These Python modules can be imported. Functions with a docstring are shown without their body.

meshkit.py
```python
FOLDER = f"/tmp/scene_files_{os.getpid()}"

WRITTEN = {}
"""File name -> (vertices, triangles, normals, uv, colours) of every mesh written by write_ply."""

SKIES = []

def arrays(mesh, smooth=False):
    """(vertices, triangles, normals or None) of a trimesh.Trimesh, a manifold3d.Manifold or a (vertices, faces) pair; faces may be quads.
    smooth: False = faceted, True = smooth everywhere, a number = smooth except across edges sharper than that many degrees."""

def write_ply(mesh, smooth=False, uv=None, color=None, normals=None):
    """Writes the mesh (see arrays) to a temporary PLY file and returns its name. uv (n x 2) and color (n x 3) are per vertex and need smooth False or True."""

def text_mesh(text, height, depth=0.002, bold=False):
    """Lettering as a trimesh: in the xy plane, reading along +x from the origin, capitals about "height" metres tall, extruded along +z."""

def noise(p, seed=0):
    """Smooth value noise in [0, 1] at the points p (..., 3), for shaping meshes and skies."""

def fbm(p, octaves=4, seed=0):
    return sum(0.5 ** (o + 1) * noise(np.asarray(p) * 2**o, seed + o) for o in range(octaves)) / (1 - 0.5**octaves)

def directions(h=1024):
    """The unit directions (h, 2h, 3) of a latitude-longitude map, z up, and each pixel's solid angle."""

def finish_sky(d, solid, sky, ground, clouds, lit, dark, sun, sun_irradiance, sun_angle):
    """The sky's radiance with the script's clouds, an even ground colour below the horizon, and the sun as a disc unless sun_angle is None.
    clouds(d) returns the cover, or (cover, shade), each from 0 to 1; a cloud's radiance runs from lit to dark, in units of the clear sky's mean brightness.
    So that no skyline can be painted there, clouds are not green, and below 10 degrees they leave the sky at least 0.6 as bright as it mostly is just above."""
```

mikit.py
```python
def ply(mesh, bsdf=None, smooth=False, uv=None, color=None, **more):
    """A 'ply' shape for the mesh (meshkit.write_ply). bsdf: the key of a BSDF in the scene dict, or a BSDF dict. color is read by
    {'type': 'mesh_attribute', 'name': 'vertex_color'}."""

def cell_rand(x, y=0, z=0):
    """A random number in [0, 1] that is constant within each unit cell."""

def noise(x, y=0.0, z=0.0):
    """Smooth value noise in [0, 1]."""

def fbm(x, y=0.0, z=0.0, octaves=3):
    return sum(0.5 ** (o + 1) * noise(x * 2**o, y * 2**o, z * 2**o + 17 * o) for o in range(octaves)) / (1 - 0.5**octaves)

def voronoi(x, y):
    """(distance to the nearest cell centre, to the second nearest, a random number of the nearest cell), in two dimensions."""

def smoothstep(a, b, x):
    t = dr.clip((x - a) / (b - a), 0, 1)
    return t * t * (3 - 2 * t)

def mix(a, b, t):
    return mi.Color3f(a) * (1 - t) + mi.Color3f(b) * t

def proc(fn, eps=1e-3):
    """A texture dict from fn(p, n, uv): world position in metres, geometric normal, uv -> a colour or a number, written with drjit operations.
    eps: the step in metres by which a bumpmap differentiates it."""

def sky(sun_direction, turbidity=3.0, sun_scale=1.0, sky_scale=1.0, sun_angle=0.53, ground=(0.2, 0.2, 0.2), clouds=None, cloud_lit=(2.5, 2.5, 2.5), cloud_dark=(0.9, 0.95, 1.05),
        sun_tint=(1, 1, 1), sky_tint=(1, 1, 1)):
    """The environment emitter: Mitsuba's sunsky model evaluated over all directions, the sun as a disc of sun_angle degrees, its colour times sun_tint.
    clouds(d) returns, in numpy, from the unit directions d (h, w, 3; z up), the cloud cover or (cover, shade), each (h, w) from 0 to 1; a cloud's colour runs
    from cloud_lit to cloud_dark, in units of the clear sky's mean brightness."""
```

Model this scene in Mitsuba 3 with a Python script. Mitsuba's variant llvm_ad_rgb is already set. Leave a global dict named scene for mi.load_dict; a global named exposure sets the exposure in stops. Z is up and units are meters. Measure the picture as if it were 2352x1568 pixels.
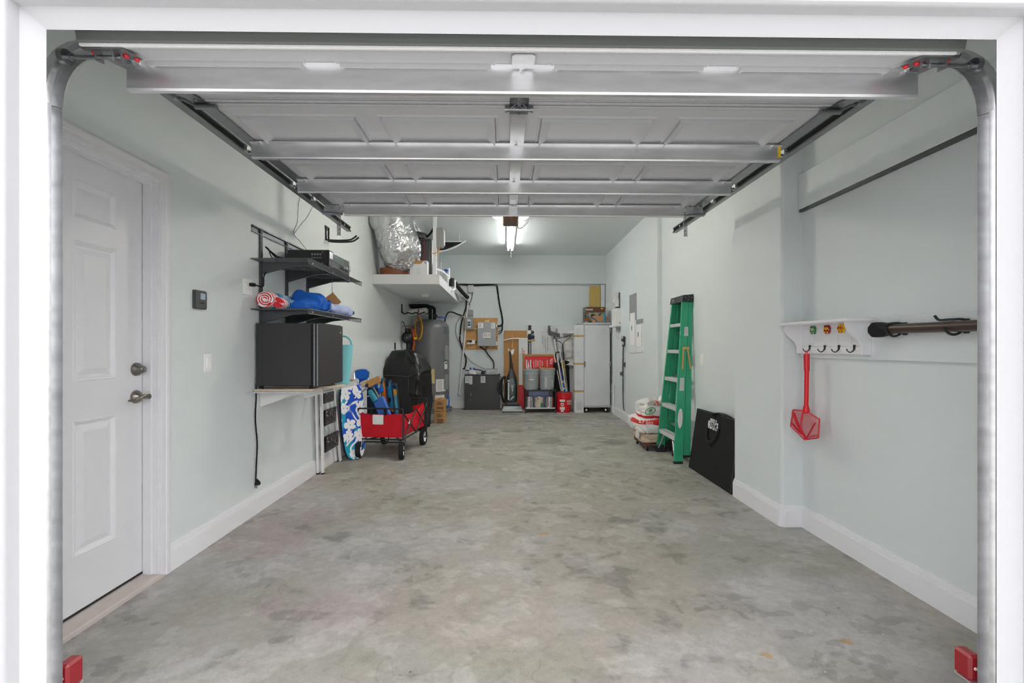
import math, random
import numpy as np, trimesh, shapely
import drjit as dr
import mitsuba as mi
import mikit, meshkit
import manifold3d as m3
from shapely.geometry import Polygon
from mikit import noise, fbm, voronoi, cell_rand, smoothstep, mix

T = mi.ScalarTransform4f
scene, labels = {}, {}
random.seed(7)
RNG = np.random.default_rng(11)
PI = math.pi

# ------------------------------------------------------------------ camera, sky, lamps, exposure
EYE = np.array([0.0, 0.0, 1.23])
YAW = math.atan(16 / 1045)
scene['camera'] = {'type': 'perspective', 'fov': 2 * math.degrees(math.atan(1176 / 1045)), 'fov_axis': 'x', 'near_clip': 0.05, 'far_clip': 200.0,
                   'principal_point_offset_x': 0.0, 'principal_point_offset_y': -0.0083,
                   'to_world': T().look_at(origin=EYE.tolist(), target=[math.sin(YAW), math.cos(YAW), 1.23], up=[0, 0, 1])}
exposure = 2.3
scene['sky'] = mikit.sky((0.3, 0.55, 0.78), turbidity=5.0, sun_scale=0.0, sky_scale=1.0, ground=(0.45, 0.44, 0.42), clouds=lambda d: (np.ones(d.shape[:2]), 0.5 - 0.5 * (d @ np.array([0.8, -0.6, 0.0]))),
                         cloud_lit=(3.7 * 1.45, 3.7 * 1.45, 3.7 * 1.48), cloud_dark=(3.7 * 0.55, 3.7 * 0.55, 3.7 * 0.57))
TUBE_LIGHT = [8.5, 8.5 * 1.0, 8.5 * 0.98]
BULB_LIGHT = [19, 19 * 0.93, 19 * 0.82]

# ------------------------------------------------------------------ helpers
def lin(c):
    if isinstance(c, str):
        c = [int(c[i:i + 2], 16) / 255 for i in (0, 2, 4)]
    return [x / 12.92 if x <= 0.04045 else ((x + 0.055) / 1.055) ** 2.4 for x in c]


def mat(key, col, rough=0.5, metal=0.0, spec=0.5, bump=None, **kw):
    b = {'type': 'principled', 'base_color': mikit.proc(col) if callable(col) else {'type': 'rgb', 'value': lin(col)}, 'roughness': rough, 'metallic': metal, 'specular': spec, **kw}
    if bump:
        b = {'type': 'bumpmap', 'arbitrary': mikit.proc(bump[0]), 'scale': bump[1], 'bsdf': b}
    scene['mat_' + key] = {'type': 'twosided', 'bsdf': b}


def M(v, f):
    return trimesh.Trimesh(np.asarray(v, float), np.asarray(f), process=False)


def cat(*ms):
    ms = [m for m in ms if m is not None]
    return trimesh.util.concatenate(ms) if len(ms) > 1 else ms[0]


def hull(p):
    m = m3.Manifold.hull_points(np.asarray(p, np.float32)).to_mesh()
    return M(m.vert_properties[:, :3], m.tri_verts)


def box(x0, x1, y0, y1, z0, z1, b=0.0):
    if b <= 0:
        m = trimesh.creation.box((x1 - x0, y1 - y0, z1 - z0))
        m.apply_translation(((x0 + x1) / 2, (y0 + y1) / 2, (z0 + z1) / 2))
        return m
    b = min(b, 0.45 * min(x1 - x0, y1 - y0, z1 - z0))
    p = []
    for x, sx in ((x0, 1), (x1, -1)):
        for y, sy in ((y0, 1), (y1, -1)):
            for z, sz in ((z0, 1), (z1, -1)):
                p += [(x, y + sy * b, z + sz * b), (x + sx * b, y, z + sz * b), (x + sx * b, y + sy * b, z)]
    return hull(p)


def fr(m, o, ux=(1, 0, 0), uy=(0, 1, 0), uz=None):
    ux, uy = np.array(ux, float), np.array(uy, float)
    uz = np.cross(ux, uy) if uz is None else np.array(uz, float)
    A = np.eye(4)
    A[:3, 0], A[:3, 1], A[:3, 2], A[:3, 3] = ux, uy, uz, o
    m = m.copy()
    m.vertices = m.vertices @ A[:3, :3].T + A[:3, 3]
    if np.linalg.det(A[:3, :3]) < 0:
        m.faces = m.faces[:, ::-1]
    return m


def mv(m, x=0, y=0, z=0, rz=0, rx=0, ry=0, s=None):
    m = m.copy()
    if s is not None:
        m.vertices = m.vertices * np.asarray(s)
    for a, ax in ((rx, (1, 0, 0)), (ry, (0, 1, 0)), (rz, (0, 0, 1))):
        if a:
            m.apply_transform(trimesh.transformations.rotation_matrix(math.radians(a), ax))
    m.vertices = m.vertices + np.array([x, y, z])
    return m


def cyl(p, q, r, r2=None, n=20):
    p, q = np.array(p, float), np.array(q, float)
    r2 = r if r2 is None else r2
    d = (q - p) / np.linalg.norm(q - p)
    a = np.cross(d, (0, 0, 1) if abs(d[2]) < 0.9 else (1, 0, 0))
    a /= np.linalg.norm(a)
    b = np.cross(d, a)
    t = np.arange(n) * 2 * PI / n
    ring = np.cos(t)[:, None] * a + np.sin(t)[:, None] * b
    v = np.vstack([p + ring * r, q + ring * r2, p + ring * r, q + ring * r2, [p], [q]])
    i = np.arange(n)
    j = (i + 1) % n
    f = np.vstack([np.stack([i, j, j + n], 1), np.stack([i, j + n, i + n], 1), np.stack([j + 2 * n, i + 2 * n, i * 0 + 4 * n], 1), np.stack([i + 3 * n, j + 3 * n, i * 0 + 4 * n + 1], 1)])
    return M(v, f)


def curve(pts, k=6, closed=False):
    """Catmull-Rom through the points."""
    P = np.array(pts, float)
    n = len(P)
    if n < 3 or k <= 1:
        return P
    out = []
    for i in range(n if closed else n - 1):
        g = (lambda j: P[j % n]) if closed else (lambda j: P[min(max(j, 0), n - 1)])
        p0, p1, p2, p3 = g(i - 1), g(i), g(i + 1), g(i + 2)
        for t in np.arange(k) / k:
            out.append(0.5 * (2 * p1 + (p2 - p0) * t + (2 * p0 - 5 * p1 + 4 * p2 - p3) * t * t + (3 * p1 - p0 - 3 * p2 + p3) * t ** 3))
    if not closed:
        out.append(P[-1])
    return np.array(out)


def tube(pts, r, n=8, k=6, closed=False, flat=None):
    """A round bar along a smooth curve; r a number or one per given point; flat: (across, up) factors of the section."""
    P = curve(pts, k, closed)
    R = np.full(len(P), float(r)) if np.isscalar(r) else np.interp(np.linspace(0, 1, len(P)), np.linspace(0, 1, len(r)), r)
    d = np.roll(P, -1, 0) - np.roll(P, 1, 0) if closed else np.gradient(P, axis=0)
    d /= np.linalg.norm(d, axis=1, keepdims=True) + 1e-12
    a = np.cross(d[0], (0, 0, 1) if abs(d[0][2]) < 0.9 else (1, 0, 0))
    v, t = [], np.arange(n) * 2 * PI / n
    fa, fb = flat or (1, 1)
    for i in range(len(P)):
        a = a - d[i] * (a @ d[i])
        a /= np.linalg.norm(a)
        b = np.cross(d[i], a)
        v.append(P[i] + R[i] * (fa * np.cos(t)[:, None] * a + fb * np.sin(t)[:, None] * b))
    m = len(P)
    v = np.vstack(v)
    i = np.arange(n)
    j = (i + 1) % n
    f = []
    for s in range(m if closed else m - 1):
        A, B = s * n, ((s + 1) % m) * n
        f += [np.stack([i + A, j + A, j + B], 1), np.stack([i + A, j + B, i + B], 1)]
    if not closed:
        v = np.vstack([v, P[0], P[-1]])
        f += [np.stack([j, i, i * 0 + m * n], 1), np.stack([i + (m - 1) * n, j + (m - 1) * n, i * 0 + m * n + 1], 1)]
    return M(v, np.vstack(f))


def bars(pairs, r, n=8):
    return cat(*[cyl(p, q, r, n=n) for p, q in pairs])


def lathe(prof, c=(0, 0, 0), n=32):
    pr = np.array(prof, float)
    t = np.arange(n) * 2 * PI / n
    v = np.stack([pr[:, 0][:, None] * np.cos(t), pr[:, 0][:, None] * np.sin(t), np.repeat(pr[:, 1][:, None], n, 1)], -1).reshape(-1, 3)
    i = np.arange(n)
    j = (i + 1) % n
    f = []
    for s in range(len(pr) - 1):
        f += [np.stack([i + s * n, j + s * n, j + s * n + n], 1), np.stack([i + s * n, j + s * n + n, i + s * n + n], 1)]
    return M(v + np.array(c), np.vstack(f))


def ext(poly, d):
    """Extrudes a shapely polygon (or a point list) along local z from 0 to d."""
    if not hasattr(poly, 'geom_type'):
        poly = Polygon(poly)
    return cat(*[trimesh.creation.extrude_polygon(g, d, engine='earcut') for g in getattr(poly, 'geoms', [poly])])


def ext_x(poly, x0, x1):   # polygon in (y, z)
    return fr(ext(poly, x1 - x0), (x0, 0, 0), (0, 1, 0), (0, 0, 1), (1, 0, 0))


def ext_y(poly, y0, y1):   # polygon in (x, z)
    return fr(ext(poly, y1 - y0), (0, y0, 0), (1, 0, 0), (0, 0, 1), (0, 1, 0))


def rect(a0, a1, b0, b1):
    return shapely.box(a0, b0, a1, b1)


def rrect(w, h, r, k=6):
    return shapely.box(-w / 2 + r, -h / 2 + r, w / 2 - r, h / 2 - r).buffer(r, quad_segs=k)


def loft_rect(w, h, steps, cap=True):
    """Nested rectangles: steps of (inset, height); the panel of a door."""
    v, f = [], []
    for ins, z in steps:
        x, y = w / 2 - ins, h / 2 - ins
        v += [(-x, -y, z), (x, -y, z), (x, y, z), (-x, y, z)]
    for s in range(len(steps) - 1):
        for i in range(4):
            j = (i + 1) % 4
            a, b, c, d = s * 4 + i, s * 4 + j, s * 4 + 4 + j, s * 4 + 4 + i
            f += [(a, b, c), (a, c, d)]
    if cap:
        e = len(steps) * 4 - 4
        f += [(e, e + 1, e + 2), (e, e + 2, e + 3)]
    V = np.array(v)[np.array(f).ravel()]
    return M(V, np.arange(len(V)).reshape(-1, 3))


def rings(sections, capped=True):
    """A skin over closed loops with equal numbers of points."""
    S = [np.asarray(s, float) for s in sections]
    n = len(S[0])
    i = np.arange(n)
    j = (i + 1) % n
    f = []
    for s in range(len(S) - 1):
        f += [np.stack([i + s * n, j + s * n, j + s * n + n], 1), np.stack([i + s * n, j + s * n + n, i + s * n + n], 1)]
    v = np.vstack(S)
    if capped:
        m = len(S)
        v = np.vstack([v, S[0].mean(0), S[-1].mean(0)])
        f += [np.stack([j, i, i * 0 + m * n], 1), np.stack([i + (m - 1) * n, j + (m - 1) * n, i * 0 + m * n + 1], 1)]
    return M(v, np.vstack(f))


def sweep(prof, path, nrm):
    """Closed profile (a, b) along path points; a runs along world x, b along the per-point normal."""
    secs = [[np.array(p) + np.array([a, 0, 0]) + b * np.array(q) for a, b in prof] for p, q in zip(path, nrm)]
    return rings(secs)


def sell(a, b, e, n=48):
    """Superellipse loop in the xy plane."""
    t = np.arange(n) * 2 * PI / n
    c, s = np.cos(t), np.sin(t)
    return np.stack([a * np.sign(c) * abs(c) ** (2 / e), b * np.sign(s) * abs(s) ** (2 / e)], 1)


def pillow(w, l, h, e=3.5, n=40, m=14, amp=0.0, seed=0, freq=8):
    """A stuffed bag lying flat, centred on x and y, from z = 0 to h."""
    secs = []
    for k in range(m + 1):
        u = -1 + 2 * k / m
        s = math.sqrt(max(0.0, 1 - abs(u) ** 2.4))
        lp = sell(w / 2 - h * 0.36 * (1 - s), l / 2 - h * 0.36 * (1 - s), e, n)
        secs.append(np.c_[lp, np.full(n, h * (0.5 + 0.5 * u))])
    g = rings(secs)
    if amp:
        q = meshkit.fbm(g.vertices * freq + seed * 7.3) - 0.5
        c = g.vertices - np.array([0, 0, h / 2])
        g.vertices = g.vertices + c / (np.linalg.norm(c, axis=1, keepdims=True) + 1e-9) * (q * amp * 2)[:, None]
        g.vertices[:, 2] = np.maximum(g.vertices[:, 2], 0)
    return g


def rough_up(g, amp, freq, seed=0, axis=None):
    q = (meshkit.fbm(g.vertices * freq + seed * 5.17) - 0.5) * 2 * amp
    n = np.array(g.vertex_normals) if axis is None else np.tile(axis, (len(g.vertices), 1))
    g = g.copy()
    g.vertices = g.vertices + n * q[:, None]
    return g


def fine(g, size):
    m = m3.Manifold(m3.Mesh(np.asarray(g.vertices, np.float32), np.asarray(g.faces, np.uint32))) if False else None
    v, f = trimesh.remesh.subdivide_to_size(g.vertices, g.faces, size)
    o = trimesh.Trimesh(v, f, process=True)
    return o


_used = {}


def nm(k):
    _used[k] = _used.get(k, -1) + 1
    return k if _used[k] == 0 else f'{k}_{_used[k]:03d}'


def tag(key, label=None, category=None, group=None, kind=None):
    d = labels.setdefault(key, {})
    for a, b in (('label', label), ('category', category), ('group', group), ('kind', kind)):
        if b:
            d[a] = b
    return key


def thing(name, label, category, group=None, kind=None):
    return tag(nm(name), label, category, group, kind)


def put(key, mesh, m, smooth=False, uv=None, **more):
    scene[key] = mikit.ply(mesh, 'mat_' + m, smooth=smooth, uv=uv, **more)
    return key


def part(parent, name, mesh, m, label=None, smooth=False, uv=None, kind=None, **more):
    key = put(nm(parent + '__' + name), mesh, m, smooth, uv, **more)
    if label or kind:
        tag(key, label, kind=kind)
    return key


def solo(name, label, category, mesh, m, group=None, smooth=False, uv=None, kind=None, **more):
    key = thing(name, label, category, group, kind)
    return put(key, mesh, m, smooth, uv, **more)


def struct(name, label, category, mesh, m, smooth=False):
    return solo(name, label, category, mesh, m, smooth=smooth, kind='structure')


def words(s, h, o, ux, uy, depth=0.0012, bold=False, mid=True, squeeze=None):
    """Lettering at o, reading along ux; squeeze: the line's length in metres."""
    g = meshkit.text_mesh(s, h, depth, bold)
    w = g.bounds[1][0] - g.bounds[0][0]
    ux = np.array(ux, float)
    if squeeze:
        g.vertices[:, 0] *= squeeze / w
        w = squeeze
    if mid:
        g.vertices[:, 0] -= g.bounds[0][0] + w / 2
        g.vertices[:, 1] -= h / 2
    return fr(g, o, ux, uy)


def lines(n, w, h, gap, o, ux, uy, depth=0.0008, ragged=True):
    """Small print too fine to read: thin bars of uneven length."""
    ms = []
    for i in range(n):
        l = w * (0.55 + 0.45 * RNG.random()) if ragged else w
        ms.append(box(0, l, -i * gap - h, -i * gap, 0, depth))
    return fr(cat(*ms), o, ux, uy)

# ------------------------------------------------------------------ materials
def c3(h):
    return mi.Color3f(*lin(h))


def wall_col(p, n, uv):
    return c3('d2d8d8') * (0.985 + 0.03 * fbm(p.x * 2.1, p.y * 2.1, p.z * 2.1, 3))


def floor_col(p, n, uv):
    x, y = p.x, p.y
    w1, w2 = fbm(x * 1.3, y * 1.3, 3.0, 4) - 0.5, fbm(x * 1.3, y * 1.3, 9.0, 4) - 0.5
    wx, wy = x + 0.22 * w1, y + 0.22 * w2
    big = fbm(wx * 0.8 + 3.1, wy * 0.8, 0.5, 4)
    tan = fbm(wx * 0.7 + 12.0, wy * 0.7 + 5.0, 2.5, 4)
    mott = fbm(wx * 3.0, wy * 3.6, 4.5, 6)
    fin = fbm(x * 22.0 + 0.5 * w1, y * 26.0, 1.5, 5)
    grit = noise(x * 190.0, y * 190.0, 2.0)
    col = mix(c3('a09d9b'), c3('979087'), smoothstep(0.42, 0.60, tan))
    col = mix(col, c3('b0afae'), smoothstep(0.54, 0.70, big) * 0.75)
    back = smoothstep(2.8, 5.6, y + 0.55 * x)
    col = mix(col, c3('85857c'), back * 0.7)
    col = mix(col, c3('87867a'), smoothstep(0.54, 0.68, fbm(wx * 1.6 + 20.0, wy * 1.9, 7.0, 4)) * 0.55)
    col = mix(col, c3('9c8d8e'), smoothstep(0.54, 0.70, fbm(wx * 1.4 + 40.0, wy * 1.4, 3.0, 4)) * smoothstep(0.9, -0.9, x) * 0.55)
    dk = smoothstep(0.50, 0.68, mott) * smoothstep(0.42, 0.60, fbm(wx * 1.0 + 8.0, wy * 1.0, 2.2, 3))
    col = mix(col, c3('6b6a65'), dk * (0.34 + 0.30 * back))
    fl = smoothstep(0.56, 0.66, fbm(wx * 11.0 + 11.0, wy * 13.0, 5.0, 5)) * smoothstep(0.44, 0.58, mott)
    col = mix(col, c3('5c5b57'), fl * 0.32)
    lt = smoothstep(0.58, 0.68, fbm(wx * 7.0 + 31.0, wy * 9.0, 8.0, 5))
    col = mix(col, c3('bdbab6'), lt * 0.22)
    arc = smoothstep(0.028, 0.0, dr.abs(fbm(wx * 1.1 + 5.0, wy * 1.4 + 1.0, 6.0, 5) - 0.5)) * smoothstep(0.46, 0.6, fbm(x * 1.5, y * 1.5, 12.0, 3))
    col = mix(col, c3('55544f'), arc * 0.12)
    hair = smoothstep(0.006, 0.0, dr.abs(fbm(wx * 2.4 + 15.0, wy * 2.4 + 1.0, 6.0, 4) - 0.5)) * smoothstep(0.55, 0.68, fbm(x * 2.1, y * 2.1, 17.0, 3))
    col = mix(col, c3('4c4a47'), hair * 0.15)
    f1, f2, rr = voronoi(x * 2.6, y * 2.6)
    col = mix(col, c3('3e3d3b'), smoothstep(0.034, 0.015, f1 + 0.03 * fin) * smoothstep(0.74, 0.76, rr) * 0.75)
    g1, g2, r2 = voronoi(x * 4.3 + 7.0, y * 4.3)
    col = mix(col, c3('d8d7d4'), smoothstep(0.032, 0.016, g1 + 0.03 * fin) * smoothstep(0.74, 0.76, r2) * 0.7)
    for sx, sy, sr in ((1.05, 1.80, 0.035), (1.43, 1.88, 0.035), (0.26, 3.0, 0.05)):
        d = dr.sqrt(dr.square(x - sx) + dr.square((y - sy) * 1.3)) + 0.05 * (fin - 0.5)
        col = mix(col, c3('a07c48'), smoothstep(sr, sr * 0.4, d) * 0.6)
    return col * (0.78 + 0.42 * fin) * (0.94 + 0.12 * grit)


def floor_rough(p, n, uv):
    return mi.Float(0.42 + 0.25 * fbm(p.x * 2.3, p.y * 3.4, 4.5, 4))


def galv_col(p, n, uv):
    s = fbm(p.x * 9.0, p.y * 30.0, p.z * 40.0, 3)
    q = fbm(p.x * 4.0, p.y * 4.0, p.z * 16.0 + 3.0, 3)
    return mi.Color3f(0.74, 0.745, 0.76) * (0.78 + 0.30 * s + 0.16 * q)


def alu_col(p, n, uv):
    s = fbm(p.x * 30.0, p.y * 20.0, p.z * 3.0, 3)
    q = fbm(p.x * 3.0, p.y * 3.0, p.z * 2.5 + 5.0, 3)
    return mi.Color3f(0.70, 0.705, 0.715) * (0.92 + 0.06 * s + 0.14 * q)


def ply_col(p, n, uv):
    g = fbm(p.x * 3.0, p.z * 22.0 + 2.0 * fbm(p.x * 3.0, p.z * 3.0, 0.0, 2), 3.0, 4)
    f1, f2, r = voronoi(p.x * 7.0, p.z * 5.0)
    k = smoothstep(0.12, 0.04, f1) * smoothstep(0.5, 0.52, r)
    return mix(mix(c3('a5703a'), c3('d3a467'), g), c3('5e3414'), k * 0.8)


def wood_col(p, n, uv):
    g = fbm(p.x * 25.0, p.y * 4.0, p.z * 9.0, 3)
    return mix(c3('a06a34'), c3('c99a60'), g)


def dark_wood_col(p, n, uv):
    g = fbm(p.x * 10.0, p.y * 3.0, p.z * 60.0, 3)
    return mix(c3('2e2320'), c3('4c3c34'), g)


def foil_col(p, n, uv):
    return mi.Color3f(0.80, 0.80, 0.81) * (0.8 + 0.25 * fbm(p.x * 14.0, p.y * 14.0, p.z * 14.0, 3))


def lerp(a, b, t):
    return np.asarray(a) * (1 - t[..., None]) + np.asarray(b) * t[..., None]


def sst(a, b, x):
    t = np.clip((x - a) / (b - a), 0, 1)
    return t * t * (3 - 2 * t)


def nz(x, y, s=0.0):
    return meshkit.noise(np.stack([x, y, np.full_like(x, s)], -1))


# printed cloth and foam, one colour per vertex of a fine mesh: u, v in metres
def pr_floral(u, v, base='1f4fbe', alt='23a0bd', petal='eef0f2', cell=0.15, R=0.50, seed=5):
    g = np.random.default_rng(seed)
    x, y = u / cell, v / cell
    best, hub = np.full_like(x, 9.0), np.full_like(x, 9.0)
    for cx in range(-1, int(x.max()) + 2):
        for cy in range(-1, int(y.max()) + 2):
            q = g.random(4)
            dx, dy = x - cx - 0.5 - 0.6 * (q[0] - 0.5), y - cy - 0.5 - 0.6 * (q[1] - 0.5)
            th, d = np.arctan2(dy, dx), np.hypot(dx, dy)
            pet = R * (0.75 + 0.5 * q[2]) * (0.45 + 0.55 * np.abs(np.cos(2.5 * th + q[3] * 6.28 + 0.5 * np.sin(3 * th))) ** 0.8)
            best, hub = np.minimum(best, d - pet), np.minimum(hub, d)
    wv = np.sin(9 * x + 5 * np.sin(y * 2.2) + 5 * nz(x * 1.3, y * 1.3, 2.0))
    frond = sst(0.35, 0.5, wv) * sst(0.38, 0.46, nz(x * 1.3 + 9, y * 1.3, 1.0))
    bg = lerp(lin(base), lin(alt), sst(0.55, 0.62, nz(x * 1.6 + 3, y * 0.5, 5.0)))
    col = lerp(bg, lin(petal), np.maximum(sst(0.03, 0.0, best), frond))
    return lerp(col, lin(base), sst(0.06, 0.04, hub) * 0.6)


def pr_warm(u, v):
    x, y = u * 9 + 3, v * 7 + 5
    col = lerp(lin('d2374a'), lin('f08a2a'), sst(0.4, 0.55, nz(x + 2, y, 1.0)))
    col = lerp(col, lin('2a8fc2'), sst(0.56, 0.63, nz(x, y * 1.3 + 7, 2.0)))
    return lerp(col, lin('2b1f3a'), sst(0.66, 0.72, nz(x * 1.7, y * 1.7, 4.0)))


def pr_tropic(u, v):
    x, y = u * 10 + 3, v * 8 + 5
    col = lerp(lin('1d86b8'), lin('5cc6de'), sst(0.35, 0.65, nz(x, y, 3.0)))
    col = lerp(col, lin('f2b23a'), sst(0.66, 0.72, nz(x * 1.3 + 5, y * 1.3, 1.0)))
    return lerp(col, lin('17345e'), sst(0.68, 0.73, nz(x * 1.9, y * 1.9 + 4, 8.0)))


def pr_red_stripe(u, v):
    return lerp(lin('f2eeee'), lin('cf2a35'), sst(-0.15, 0.15, np.sin(u * 2 * PI / 0.0115 + 1.2 * np.sin(v * 40))))


def pr_blue_stripe(u, v):
    col = lerp(lin('14335c'), lin('3fa6d0'), sst(-0.2, 0.2, np.sin(u * 2 * PI / 0.032)))
    return lerp(col, lin('e6eef2'), sst(0.80, 0.9, np.sin(u * 2 * PI / 0.0125)))


def pr_tread(u, v):
    col = lerp(lin('1d1d1e'), lin('3a3a3b'), sst(-0.2, 0.6, np.sin(v * 2 * PI / 0.014)))
    return lerp(col, lin('c9c9c9'), sst(0.78, 0.88, nz(u * 130, v * 130, 1.0)) * 0.8)


def pr_carton(u, v):
    """The crowded photo on a toy carton."""
    x, y = u * 22, v * 22
    col = lerp(lin('2a2320'), lin('9d9184'), sst(0.48, 0.6, nz(x, y, 2.0)))
    col = lerp(col, lin('5d7a68'), sst(0.62, 0.7, nz(x * 1.4 + 3, y, 6.0)))
    return lerp(col, lin('8a4a2c'), sst(0.64, 0.72, nz(x + 9, y * 1.3, 4.0)))


def vput(parent, name, mesh, uvw, fn, label=None, smooth=True):
    """A part whose print is one colour per vertex; uvw: the (n, 2) print coordinates."""
    key = nm(parent + '__' + name) if name else parent
    scene[key] = mikit.ply(mesh, 'mat_printed', smooth=smooth, color=fn(uvw[:, 0], uvw[:, 1]))
    if label:
        tag(key, label)
    return key


def sheet(w, h, nu, nv):
    """A flat grid (x right, y up) from the origin, with its print coordinates."""
    x, y = np.meshgrid(np.linspace(0, w, nu + 1), np.linspace(0, h, nv + 1), indexing='ij')
    v = np.stack([x, y, 0 * x], -1).reshape(-1, 3)
    i = np.arange(nu)[:, None] * (nv + 1) + np.arange(nv)
    i = i.ravel()
    f = np.vstack([np.stack([i, i + nv + 1, i + nv + 2], 1), np.stack([i, i + nv + 2, i + 1], 1)])
    return M(v, f), v[:, :2].copy()


mat('wall', wall_col, 0.62, spec=0.25)
mat('white_paint', 'dedee0', 0.38, spec=0.4)
mat('door_white', 'd4d4d7', 0.42, spec=0.4)
mat('trim_white', 'bcbcbf', 0.42, spec=0.4)
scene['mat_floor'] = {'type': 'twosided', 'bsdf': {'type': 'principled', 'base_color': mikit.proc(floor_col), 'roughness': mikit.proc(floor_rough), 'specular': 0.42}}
mat('concrete', 'c9c8c4', 0.8)
mat('joint', 'c4c1bc', 0.8)
mat('galv', galv_col, 0.36, metal=0.9)
mat('galv_dark', '8f9293', 0.36, metal=0.9)
mat('steel', '9c9da0', 0.3, metal=1.0)
mat('chrome', 'd8dadd', 0.14, metal=1.0)
mat('nickel', '8f8a84', 0.32, metal=1.0)
mat('alu', alu_col, 0.42, metal=0.8)
mat('alu_plain', 'c9cbce', 0.35, metal=0.85)
mat('panel_steel', 'a9adab', 0.28, metal=0.9)
mat('gd_white', 'b2b2b4', 0.5, spec=0.35)
mat('gd_rail', 'e6e6e7', 0.45)
mat('rubber_grey', lambda p, n, uv: c3('6e7270') * (0.85 + 0.3 * fbm(p.x * 3.0, p.y * 80.0, p.z * 120.0, 3)), 0.7)
mat('rubber', '1b1b1c', 0.7, spec=0.3)
mat('black', '1e1f20', 0.45)
mat('black_satin', '2a2b2c', 0.38)
mat('black_fabric', '232324', 0.85, spec=0.2)
mat('black_vinyl', '131314', 0.33, spec=0.5)
mat('wire_black', '6e7072', 0.35, metal=0.7)
mat('rail_black', '55575a', 0.35, metal=0.6)
mat('fascia', 'd2d2d3', 0.5)
mat('fridge', '2e2e2f', 0.45)
mat('silver', 'b9babc', 0.28, metal=0.7)
mat('white_plastic', 'e8e8e6', 0.35)
mat('white_gloss', 'eeeeee', 0.25)
mat('white_metal', 'dcdddd', 0.4)
mat('light_grey', 'b9bbbb', 0.5)
mat('grey_box', '8c8e8f', 0.5)
mat('grey_mid', '9b9da0', 0.45)
mat('grey_dark', '4d4e50', 0.5)
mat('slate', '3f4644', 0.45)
mat('screen', '9fb0bd', 0.3)
mat('tank', '6b6b6c', 0.34, spec=0.5)
mat('tank_cover', '8a8d8c', 0.45)
mat('red_fabric', 'c81f2d', 0.75, spec=0.2)
mat('red_plastic', 'cf1422', 0.3)
mat('red_print', 'c8161f', 0.4)
mat('red_dark', '8e1a22', 0.25, spec=0.6)
mat('net_red', 'c4202c', 0.5)
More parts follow.
